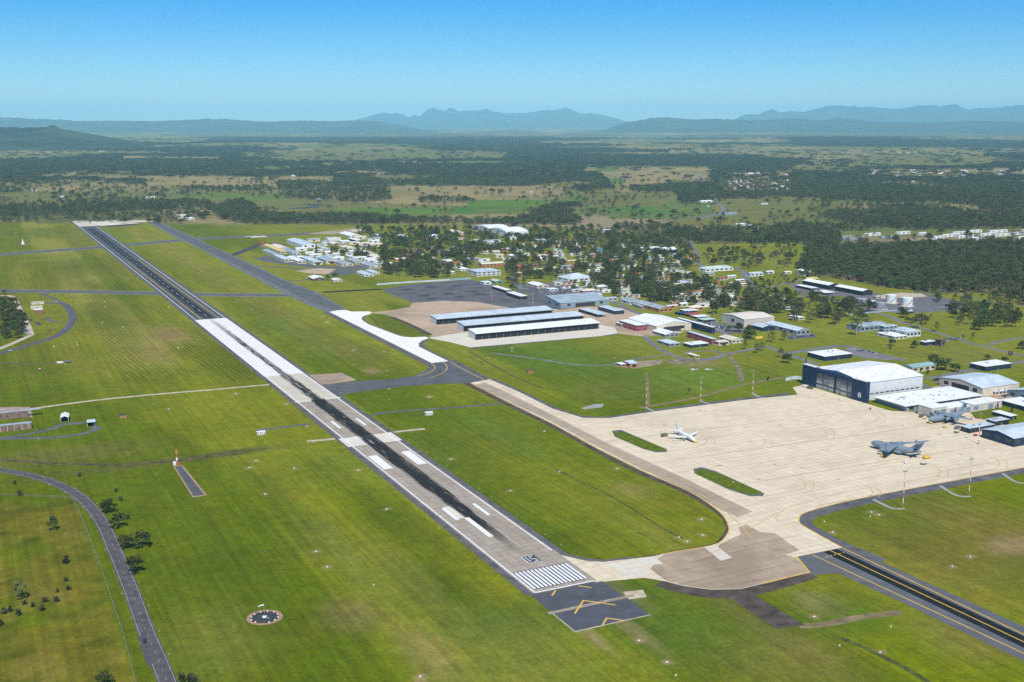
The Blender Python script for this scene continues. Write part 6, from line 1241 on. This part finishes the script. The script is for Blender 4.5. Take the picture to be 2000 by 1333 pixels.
def airliner(loc, head):
    t = thing('airliner', 'white twin engine airliner parked near the grass island', 'aircraft', (loc.x, loc.y, .08), head)
    st = [(18.5, 3.2, .15, .15), (17.9, 3.25, .75, .65), (16.6, 3.45, 1.4, 1.3), (14.5, 3.6, 1.8, 1.85), (11, 3.65, 1.88, 2.0), (-7, 3.65, 1.88, 2.0), (-11, 3.9, 1.6, 1.7), (-15, 4.3, 1.0, 1.15), (-18.4, 4.8, .25, .35)]
    fu = MB().loft([ring(*s, 18) for s in st]).build('fuselage', M_AFW, t, smooth=True)
    MB().loft([[(16.9, y * .8, 4.15), (16.2, y * .95, 4.65), (15.6, y * 1.2, 4.7), (15.9, y * 1.3, 4.2)] for y in (-1, 1)]).build('cockpit_window', M_ENG, fu)
    for s in (-1, 1):
        w = MB().loft([foil(6.5, s * 1.2, 2.5, 8.2, .12), foil(2.6, s * 6.2, 2.9, 5.0, .11), foil(-4.6, s * 17.0, 3.9, 1.7, .10)]).build('wing', M_AFW, t)
        MB().loft([foil(-4.7, s * 17.0, 3.9, 1.6, .06), foil(-6.0, s * 17.8, 6.2, .7, .05)]).build('winglet', M_AFW, w)
        nacelle(t, 5.6, s * 4.9, 1.6, 1.0, 4.2, M_EGR, 2.6)
        MB().loft([foil(-12.6, s * .5, 4.9, 4.0, .1), foil(-16.6, s * 7.1, 5.5, 1.6, .09)]).build('tailplane', M_AFW, t)
        for xx in (0, ): wheel(t, xx, s * 2.8, .55, .8)
        MB().box(-.15, .15, s * 2.8 - .15, s * 2.8 + .15, .6, 2.4).build('gear_leg', M_STEEL, t)
        for i in range(22): x = 12.5 - i * 1.05; MB().box(x - .14, x + .14, s * 1.86 - .05, s * 1.86 + .05, 3.95, 4.3).build('cabin_window', M_ENG, fu)
    MB().loft([vfoil(-10.5, 5.2, 7.2, .08), vfoil(-14.6, 9.4, 4.6, .08), vfoil(-17.2, 12.4, 2.7, .08)]).build('tail_fin', M_AFW, t)
    for s in (-.25, .25): wheel(t, 14, s, .4, .25, 'nose_wheel')
    MB().box(13.9, 14.1, -.1, .1, .5, 2).build('gear_leg', M_STEEL, t)
airliner(G(1338, 857), hd((.36, -.93)))

# ------------------------------------------------------------------ vehicles
PAINT = {c: mat('car_' + c, v, .3, .04, .5, spec=.5) for c, v in dict(white=(.8, .8, .8), silver=(.5, .52, .54), black=(.02, .02, .025), blue=(.03, .08, .25), red=(.4, .03, .03), grey=(.16, .17, .18), green=(.06, .14, .07), gold=(.45, .35, .16), yellow=(.75, .5, .04), olive=(.13, .14, .06)).items()}
def car_mesh(c):
    mb = MB()
    mb.loft([[(x, y, z) for x, z in ((2.25, .35), (2.25, .72), (1.3, .92), (-2.2, .95), (-2.25, .35))] for y in (-.88, .88)], 0)
    mb.loft([[(x, y * .82, z) for x, z in ((1.2, .92), (.55, 1.42), (-1.5, 1.44), (-2.05, .95))] for y in (-.88, .88)], 1)
    mb.box(-1.45, .5, -.66, .66, 1.4, 1.5, 0)
    for x in (-1.4, 1.4):
        for y in (-.85, .85): mb.loft([[(x + .32 * math.cos(a * math.pi / 5), yy, .32 + .32 * math.sin(a * math.pi / 5)) for a in range(10)] for yy in (y - .1, y + .1)], 2)
    return mb.mesh('car', [PAINT[c], M_GLASS, M_TYR])
CARM = {c: car_mesh(c) for c in PAINT}
def car(p, head, c, label, group=None, z=.05): return tag(link('car', CARM[c], None, (p.x, p.y, z), head), label, 'car', group)
car(G(283, 1254), hd((.36, -.93)), 'black', 'dark car driving along the bitumen road'); car(G(20, 686), hd((.8, .3)), 'white', 'white van on the western loop road')
car(G(1963, 776), RZ + .4, 'black', 'black car on the tan yard before the old cream hangar', z=.07)
rc_ = random.Random(9)
def park(quad, rows, per, where, grp, fill=.85, along=True):
    q = [G(*p) for p in quad]; ang = hd(q[1] - q[0]) + (math.pi / 2)
    for i in range(rows):
        for j in range(per):
            if rc_.random() > fill: continue
            a, b_ = (j + .5) / per, (i + .5) / rows; p = (q[0] * (1 - a) + q[1] * a) * (1 - b_) + (q[3] * (1 - a) + q[2] * a) * b_
            if not clear(p, 1.5): continue
            c = rc_.choice(['white', 'white', 'silver', 'silver', 'grey', 'black', 'blue', 'blue', 'red', 'gold', 'green'])
            car(p, ang + rc_.uniform(-.04, .04) + (math.pi if rc_.random() < .5 else 0), c, c + ' car parked in ' + where, c + ' cars in ' + where)
park([(1366, 640), (1462, 646), (1458, 641), (1360, 629)], 5, 22, 'the large car park beside the beige shed', 'x', .9); park([(1398, 637), (1408, 637), (1392, 612), (1386, 613)], 5, 2, 'the lane beside the beige shed', 'x', .95)
park([(1020, 570), (1150, 580), (1140, 572), (1030, 562)], 4, 18, 'the staff car park behind the asphalt apron', 'x', .5); park([(1540, 663), (1590, 657), (1588, 655), (1540, 661)], 1, 11, 'front of the grey warehouse', 'x', .95)
park([(1668, 686), (1720, 694), (1716, 690), (1666, 681)], 2, 9, 'the car park behind the white roofed office', 'x', .5); park([(1822, 747), (1850, 741), (1856, 737), (1824, 741)], 2, 6, 'the paved yard beside the old cream hangar', 'x', .8); park([(1828, 775), (1856, 770), (1850, 764), (1822, 768)], 2, 7, 'the lot behind the cream store building', 'x', .9); park([(1846, 668), (1880, 664), (1876, 660), (1844, 663)], 2, 9, 'the training centre car park', 'x', .8); park([(1956, 777), (2000, 770), (2000, 766), (1960, 770)], 2, 9, 'the rows beside the old cream hangar', 'x', .9); park([(1555, 580), (1590, 586), (1590, 580), (1560, 574)], 2, 8, 'the vehicle compound beside the warehouses', 'x', .7); park([(1370, 545), (1400, 548), (1398, 543), (1370, 540)], 2, 6, 'the yard before the green roofed building', 'x', .7)
def truck(px, py, head, c, label, kind):
    p = G(px, py); t = thing('ground_vehicle', label, 'truck', (p.x, p.y, .08), head)
    if kind == 'tanker':
        MB().box(-5, 3.2, -1.1, 1.1, .9, 1.3).build('chassis', M_ENG, t); MB().loft([[(x, 1.2 * math.cos(a * math.pi / 6), 2.3 + 1.05 * math.sin(a * math.pi / 6)) for a in range(12)] for x in (-5, 2.6)]).build('tank', PAINT[c], t)
    elif kind == 'tug':
        MB().box(-2.4, 2.4, -1.2, 1.2, .6, 1.5).build('body', PAINT[c], t)
    else:
        MB().box(-4, 1.6, -1.2, 1.2, .8, 3.1).build('box_body', PAINT[c], t)
    MB().loft([[(x, y, z) for x, z in (((3.3, .7), (5.2, .7), (5.2, 1.9), (4.7, 2.9), (3.3, 2.9)) if kind == 'tanker' else ((1.8, .7), (3.8, .7), (3.8, 1.8), (3.3, 2.7), (1.8, 2.7)) if kind == 'truck' else ((-.6, 1.5), (.9, 1.5), (.7, 2.4), (-.6, 2.4)))] for y in (-1.1, 1.1)]).build('cab', PAINT['white' if kind == 'tug' else c], t)
    for x in (-3 if kind != 'tug' else -1.5, 3 if kind != 'tug' else 1.5):
        for s in (-1, 1): wheel(t, x, s * 1.05, .5, .35)
truck(1838, 802, RZ, 'olive', 'olive green fuel tanker behind the parked transport jet', 'tanker'); truck(1800, 815, RZ + .3, 'olive', 'olive truck before the roller doors', 'truck'); truck(1806, 818, RZ + .5, 'yellow', 'yellow tow tractor at the nose of the parked transport jet', 'tug'); truck(1817, 828, RZ + 1.5, 'yellow', 'yellow ground power cart under the transport jet nose', 'tug')
truck(1803, 908, RZ + 2.6, 'grey', 'dark tow tractor on the open apron', 'tug'); truck(1810, 896, RZ, 'yellow', 'yellow lift truck behind the lone transport jet', 'truck'); truck(1298, 853, RZ + .1, 'olive', 'dark loading truck at the airliner wing tip', 'truck'); truck(1359, 864, RZ + .8, 'yellow', 'small yellow tug before the airliner nose', 'tug'); truck(1572, 757, RZ + 1.8, 'white', 'white service truck at the navy hangar corner', 'truck'); truck(1582, 760, RZ + 1.8, 'olive', 'olive service truck at the navy hangar corner', 'truck'); truck(1868, 846, RZ, 'olive', 'olive tractor beside the black apron shed', 'tug'); truck(1793, 806, RZ, 'white', 'white van before the cream store building', 'truck'); truck(1870, 838, RZ + .2, 'grey', 'grey equipment trailer beside the black apron shed', 'truck')
truck(118, 711, .2, 'white', 'white truck of the work party in the grass', 'truck'); truck(134, 709, .1, 'grey', 'grey truck of the work party in the grass', 'truck'); truck(78, 724, .2, 'red', 'red tractor mowing the western grass', 'tug')

# ------------------------------------------------------------------ masts, tanks and airfield furniture
M_RED = mat('mast_red', (.58, .17, .08), .6, .12, .4); M_MWH = mat('mast_white', (.8, .78, .74), .6, .08, .4)
def mast(px, py, h_, label):
    p = G(px, py); t = thing('light_mast', label, 'light mast', (p.x, p.y, 0), RZ); n_ = 7
    MB().box(-1.6, 1.6, -1.6, 1.6, 0, .3).build('base', MATS['path_concrete'], t)
    for i in range(n_):
        z0, z1 = .3 + (h_ - .3) * i / n_, .3 + (h_ - .3) * (i + 1) / n_; r0, r1 = .4 - .26 * i / n_, .4 - .26 * (i + 1) / n_
        MB().tube((0, 0, z0), (0, 0, z1), r0, r1, 8).build('mast_section', M_RED if i % 2 == 0 else M_MWH, t)
    hd_ = MB().box(-2.6, 2.6, -.2, .2, h_, h_ + .3).build('lamp_frame', M_STEEL, t)
    for i in range(5): MB().box(-2.5 + i, -1.9 + i, -.7, -.2, h_ + .3, h_ + .95).build('floodlight', M_STEEL, hd_)
mast(1262, 796, 26, 'red and white light mast beside the ditch end of the apron'); mast(1368, 782, 26, 'red and white light mast in the middle behind the apron edge'); mast(1470, 768, 26, 'red and white light mast nearest the navy hangar'); mast(1763, 994, 31, 'red and white light mast on the grass beside the taxiway curve'); mast(1892, 970, 32, 'tall red and white light mast on the grass beside the apron'); mast(1911, 868, 30, 'red and white light mast at the dark blue hangar')
for (x, y, h_, lab) in ((925, 530, 24, 'slim pale mast behind the large white block'), (960, 585, 16, 'slim light mast on the asphalt apron'), (1041, 596, 22, 'red and white light mast beside the tan concrete'), (1388, 405, 40, 'far lattice mast beside the highway')): mast(x, y, h_, lab)
def tank(px, py, r, h_, m_, label):
    p = G(px, py); t = thing('fuel_tank', label, 'tank', (p.x, p.y, 0), RZ); n_ = 28
    c = lambda rr, z: [(rr * math.cos(2 * math.pi * i / n_), rr * math.sin(2 * math.pi * i / n_), z) for i in range(n_)]
    MB().loft([c(r * 1.35, 0), c(r * 1.35, .5)]).build('base', M_GRV, t); MB().loft([c(r, .5), c(r, h_)]).build('shell', m_, t, smooth=False); MB().loft([c(r * 1.02, h_), c(r * 1.0, h_ + .3), c(.3, h_ + r * .16)]).build('roof', m_, t)
    for i in range(4): MB().loft([c(r + .08, h_ * (.2 + .2 * i)), c(r + .08, h_ * (.2 + .2 * i) + .15)]).build('hoop', M_STEEL, t)
    s_ = MB()
    for i in range(14): a = -2.6 + i * .11; s_.box((r + .5) * math.cos(a) - .5, (r + .5) * math.cos(a) + .5, (r + .5) * math.sin(a) - .5, (r + .5) * math.sin(a) + .5, h_ * i / 14 + .3, h_ * i / 14 + .6)
    s_.build('stair', M_STEEL, t)
wt = mat('tank_white', (.74, .80, .76), .5, .05, .3); gt = mat('tank_grey', (.36, .36, .40), .5, .1, .3)
tank(1740, 592, 9, 14, wt, 'white fuel tank with pale green tint at the back of the fuel yard'); tank(1771, 598, 9.5, 14, wt, 'white fuel tank with spiral stair at the front of the fuel yard'); tank(1683, 595, 8.5, 10, gt, 'grey banded fuel tank beside the warehouse'); tank(1720, 604, 8.5, 11, gt, 'grey banded fuel tank in front of the pump house')
def hut(px, py, w, d_, h_, wc, rc, label, name='hut', slots=0):
    p = G(px, py); t = thing(name, label, 'hut', (p.x, p.y, 0), RZ); MB().box(-w / 2, w / 2, 0, d_, 0, h_).build('wall', WC[wc], t); MB().box(-w / 2 - .3, w / 2 + .3, -.3, d_ + .3, h_ + .01, h_ + .4).build('roof', RC[rc], t)
    for i in range(slots): x = -w / 2 + w * (i + .5) / slots; MB().box(x - .35, x + .35, -.1, .05, .2, h_ * .75).build('door', WC['brick'], t)
    if not slots: MB().box(-.6, .6, -.1, .05, 0, h_ * .75).build('door', WC['brown'], t)
hut(511, 850, 8, 4, 3, 'white', 'white', 'white hut with red doors beside the runway, western side', slots=4); hut(839, 812, 8, 4, 3, 'white', 'white', 'white hut with red doors in the grass between runway and taxiway', slots=4); hut(241, 817, 6, 5, 3.2, 'orange', 'dark', 'orange brick hut with dark roof in the western grass'); hut(1036, 730, 6.5, 5, 3.4, 'orange', 'brown', 'orange brick hut with brown roof in the shelter paddock'); hut(74, 595, 20, 6, 4, 'cream', 'green', 'cream shed with green roof in the western compound'); hut(72, 604, 18, 8, 4, 'cream', 'cream', 'cream shed in the western compound'); hut(76, 613, 13, 10, 6, 'brick', 'white', 'brick pump house with white roof in the western compound')
# gabled shed and open shed on the western loop
t = thing('shed', 'grey gabled shed with white roof on the western loop track', 'shed', (*G(119, 826), 0), RZ - .12); MB().box(0, .3, 0, 18, 0, 5).box(7.2, 7.5, 0, 18, 0, 5).box(.3, 7.2, 17.7, 18, 0, 5).build('wall', WC['lite'], t); rb = MB(); gable_roof(rb, 7.5, 18, 5, 1.6, .4, .2, 'y'); rb.build('roof', RC['white'], t); MB().box(.4, 7.1, 9, 9.3, 0, 4.8).build('shade_infill', M_OPEN, t)  # dark inner sheet paints the shade within the shed
t = thing('shed', 'open fronted shed with pale roof at the end of the western loop track', 'shed', (*G(171, 834), 0), RZ - .1); MB().box(0, .3, 0, 10, 0, 4.6).box(7, 7.3, 0, 10, 0, 4.6).box(.3, 7, 9.7, 10, 0, 4.6).build('wall', WC['white'], t); MB().box(-.5, 7.8, -1, 10.5, 4.61, 4.9).build('roof', RC['pale'], t); MB().box(.4, 6.9, 6, 6.2, 0, 4.4).build('shade_infill', M_OPEN, t)  # dark sheet behind the open front is painted shade
# walled western compound
t = thing('walled_compound', 'rusty walled compound with blue grey covered walkways beside the track', 'compound', (*G(63, 838), 0), RZ)
rw = mat('rusty_wall', (.26, .17, .14), .85, .3, .25, ribs=.8); MB().box(-60, 0, 0, .5, 0, 6).box(-60, -.6, 52, 52.5, 0, 7).box(-.5, 0, .5, 40, 0, 5).build('wall', rw, t); MB().box(-60, 0, .6, 7, 6.1, 6.4).box(-60, 12, 52.6, 58, 7.1, 7.4).build('roof', RC['blue'], t)
for i in range(9): MB().box(-56 + i * 6.6, -55.6 + i * 6.6, -.12, -.02, 0, 6).build('buttress', WC['cream'], t)
for i in range(7): MB().box(-54 + i * 9, -53.6 + i * 9, 53, 53.4, 0, 7).build('post', M_STEEL, t)
psheet('compound_floor', [(0, 796), (58, 795), (64, 815), (0, 818)], .04, mat('pinkish_slab', (.42, .31, .26), .9, .2, .1))
tag(MB().box(0, 4, 0, 2.4, 0, 2.4).box(4.2, 5.6, .2, 2.2, 0, 1.8).build('work_caravan', WC['white'], None, (*G(47, 812), 0), RZ), 'white site caravan inside the walled compound', 'caravan')
# glide path mast on its dark pad
pad = psheet('gravel_pad', [(338, 911), (357, 909), (405, 968), (376, 972)], .03, mat('dirt_border', (.42, .27, .16), .95, .25, .3)); psheet('dark_pad', [(342, 912), (354, 910.5), (399, 967), (378, 969.5)], .05, mat('pad_seal', (.10, .105, .115), .9, .15, .1))
t = thing('glide_path_mast', 'orange and white antenna mast with white cabin at the dark pad', 'mast', (*G(346, 909), 0), RZ)
for i in range(4): MB().tube((0, 0, i * 3.6), (0, 0, (i + 1) * 3.6), .55 - .06 * i, .5 - .06 * i, 8).build('mast_section', M_MWH if i % 2 else M_RED, t)
MB().box(-1, 1, -.35, .35, 11.2, 14.6).build('antenna_panel', M_RED, t); MB().box(-3.2, -.8, .5, 3.5, 0, 3).build('cabin', WC['white'], t); MB().box(.8, 2.2, 0, 2, 0, 2.4).build('cabinet', M_RED, t); MB().box(-.8, .8, -.6, -.3, 5, 7).build('antenna_panel', M_MWH, t)
# windsock in its ring of white markers
wp = G(517, 1206); n_ = 24
def disc(r, z, nm, m_): return sheet(nm, [Vector((wp.x + r * math.cos(a * math.pi / 12), wp.y + r * math.sin(a * math.pi / 12))) for a in range(24)], z, m_)
disc(11.3, .03, 'gravel_ring', M_RDB); disc(8.8, .05, 'dark_circle', mat('circle_seal', (.055, .06, .062), .9, .3, .3))
for i in range(12):
    if i == 9: continue
    a = i * math.pi / 6; tag(MB().loft([[(.55 * k * math.cos(b_ * math.pi / 4), .55 * k * math.sin(b_ * math.pi / 4), z) for b_ in range(8)] for z, k in ((0, 1), (.35, .8), (.6, .2))]).build('ground_marker', M_MWH, None, (wp.x + 8.4 * math.cos(a), wp.y + 8.4 * math.sin(a), .06)), 'white dome marker around the windsock circle', 'marker', 'white markers round the windsock')
t = thing('windsock', 'white windsock on a pole inside the dark circle', 'windsock', (wp.x, wp.y, .06), 0)
MB().tube((0, 0, .8), (0, 0, 8.5), .12, .08, 6).build('pole', M_STEEL, t); MB().box(-1.3, 1.3, -1.3, 1.3, 0, .5).box(-.6, .6, -.6, .6, .5, .8).build('footing', M_MWH, t); MB().loft([[(x, .55 * k * math.cos(a * math.pi / 5), 8.2 + dz + .55 * k * math.sin(a * math.pi / 5)) for a in range(10)] for x, k, dz in ((-.1, 1, 0), (-2, .8, -.4), (-4, .5, -1.2))]).build('sock', M_MWH, t); MB().tube((2, -1, .1), (3.3, -2.2, .1), .15).build('light_bar', M_MWH, t)
# low white boxes beside the runway and taxiways
for i, (x, y) in enumerate(MARKS):
    p = G(x, y); tag(MB().box(-.8, .8, -.4, .4, 0, .4).box(-.3, .3, -.2, .2, .4, .65).build('equipment_box', M_MWH, None, (p.x, p.y, 0), RZ + (i % 3) * .4), 'low white equipment box on bare earth in the airfield grass', 'equipment box', 'white equipment boxes in the airfield grass')
rm = random.Random(3)
for (x, y) in [(250, 545), (330, 600), (145, 470), (95, 505), (150, 560), (205, 590), (200, 630), (265, 446), (340, 485), (370, 504), (395, 530), (445, 548), (450, 452), (390, 462), (540, 470), (30, 455), (98, 422), (60, 640), (110, 590), (140, 597), (205, 600), (105, 678), (150, 670), (152, 674), (240, 640), (348, 680), (300, 790), (365, 782), (75, 858), (1200, 700), (1255, 702), (1320, 705), (1000, 686), (870, 660), (760, 782), (955, 700), (1700, 1010), (1610, 1020), (1740, 1225), (1640, 1262), (1320, 1320), (730, 1144)]:
    p = G(x, y); s_ = 1.0 if y < 700 else .5; tag(MB().box(-s_, s_, -s_ * .5, s_ * .5, 0, .6).box(-s_ * .3, s_ * .3, -s_ * .3, s_ * .3, .6, 1.0).build('lamp_housing', M_MWH, None, (p.x, p.y, 0), rm.uniform(0, 3)), 'small white lamp housing in the mown airfield grass', 'lamp housing', 'white lamp housings in the grass')
# orange edge lights beside the runway shoulders
for s in (-1, 1):
    for i in range(30):
        p = R(20 + i * 24, s * 33.5 + rm.uniform(-.5, .5)); tag(MB().box(-.7, .7, -.35, .35, 0, .3).box(-.2, .2, -.2, .2, .3, .6).build('edge_light', PAINT['gold'], None, (p.x, p.y, 0), rm.uniform(0, 3)), 'small runway edge light on the grass verge', 'edge light', 'runway edge lights')
# white conical tower far left, fences, walls, boards
t = thing('beacon_tower', 'white conical beacon tower alone in the western grass', 'beacon', (*G(45, 478), 0), 0); MB().tube((0, 0, 1), (0, 0, 8), 4, 2.2, 12).build('skirt', M_MWH, t); MB().tube((0, 0, 8), (0, 0, 15), 1.4, .5, 10).build('tower', M_MWH, t); MB().tube((0, 0, 0), (0, 0, 1), 7, 7, 16).build('base', WC['grey'], t)
def fence(pix, label, h_=2.2, step=12.0, m_=M_STEEL, solid=None):
    pts = smooth_line([G(*p) for p in pix], 4); t = thing('fence', label, 'fence', (pts[0].x, pts[0].y, 0), 0); acc = 0; q = MB()
    for a, b_ in zip(pts, pts[1:]):
        d = b_ - a; L_ = d.length; d = d / L_; nn = Vector((-d.y, d.x)) * .04
        for z0, z1 in (((.1, h_),) if solid else ((.9, .98), (h_ - .1, h_))):
            k = [a - pts[0] - nn, b_ - pts[0] - nn, b_ - pts[0] + nn, a - pts[0] + nn]; q.loft([[(v.x, v.y, z) for v in k] for z in (z0, z1)])
        while acc < L_:
            c = a + d * acc - pts[0]; MB().box(c.x - .12, c.x + .12, c.y - .12, c.y + .12, 0, h_ + .05).build('post', m_, t); acc += step
        acc -= L_
    q.build('panel' if solid else 'rail', solid or m_, t)
fence([(-60, 968), (60, 971), (142, 976)], 'wire boundary fence across the rough paddock'); fence([(142, 976), (168, 1035), (200, 1120), (240, 1240), (272, 1360)], 'wire boundary fence along the bitumen road')
fence([(736, 557.5), (800, 553), (896, 547.5)], 'pale screen fence behind the asphalt apron', 3.2, 30, solid=RC['pale']); fence([(880, 549), (896, 547.5), (920, 546)], 'green screen fence beside the light mast', 4, 20, solid=RC['teal']); fence([(1640, 618), (1700, 612), (1780, 606)], 'pale screen fence below the fuel tanks', 2.5, 20, solid=RC['blue']); fence([(1534, 745), (1552, 741), (1566, 742)], 'blue grey screen fence beside the navy hangar', 4, 10, solid=RC['pale'])
t = thing('notice_board', 'large yellow board on posts beside gum trees', 'sign board', (*G(1476, 665), 0), RZ); MB().box(0, 12, 0, .3, 1.5, 5.5).build('panel', WC['yellow'], t); [MB().box(x, x + .3, .32, .6, 0, 5.4).build('post', M_STEEL, t) for x in (1, 11)]
for (x, y, lab) in ((1356, 722, 'low antenna array with dark masts in the paddock'), (1384, 722, 'round antenna enclosure with dark mesh in the paddock')):
    t = thing('antenna_array', lab, 'antenna', (*G(x, y), 0), RZ); MB().box(-6, 6, -3, 3, 0, .25).build('base', MATS['path_concrete'], t); [MB().tube((k * 1.6, 0, .25), (k * 1.6, 0, 6 if 'masts' in lab else 2.2), .14).build('mast', WC['brown'], t) for k in (-2, -1, 0, 1, 2)]
    MB().box(-5, -2, -2.6, -.6, .25, 1.6).build('cabinet', WC['white'], t)
for (x, y, s_) in ((1152, 1152, 1), (1044, 1180, 1)):
    pass
for i in range(26):
    a = smooth_line([G(60, 929), G(150, 966), G(201, 1024), G(255, 1150), G(312, 1295)], 13); p = a[min(len(a) - 1, i * 2)]; tag(MB().box(-.09, .09, -.09, .09, 0, 1.1).build('guide_post', M_MWH, None, (p.x + 7.2 * (1 if i % 2 else -1), p.y, 0)), 'white roadside guide post beside the bitumen road', 'guide post', 'roadside guide posts')

for i, (x, y, c, lab) in enumerate(((1722, 893, 'yellow', 'yellow stair cart beside the lone transport jet wing'), (1768, 905, 'white', 'white generator cart beside the lone transport jet tail'), (1318, 862, 'white', 'white baggage cart beside the airliner engine'), (1845, 836, 'yellow', 'yellow generator cart under the parked jet wing'), (1700, 800, 'red', 'red fire cart before the hangar emblem'), (1640, 782, 'white', 'white work stand before the hangar doors'), (1905, 852, 'red', 'red fire cart beside the dark blue hangar mast'))):
    t = thing('equipment_cart', lab, 'cart', (*G(x, y), .08), RZ + i); MB().box(-1.6, 1.6, -.8, .8, .5, 1.9).build('body', PAINT[c], t); MB().tube((1.6, 0, .5), (3, 0, .4), .08).build('tow_bar', M_STEEL, t)
    for xx in (-1.1, 1.1):
        for s in (-1, 1): wheel(t, xx, s * .75, .35, .2)
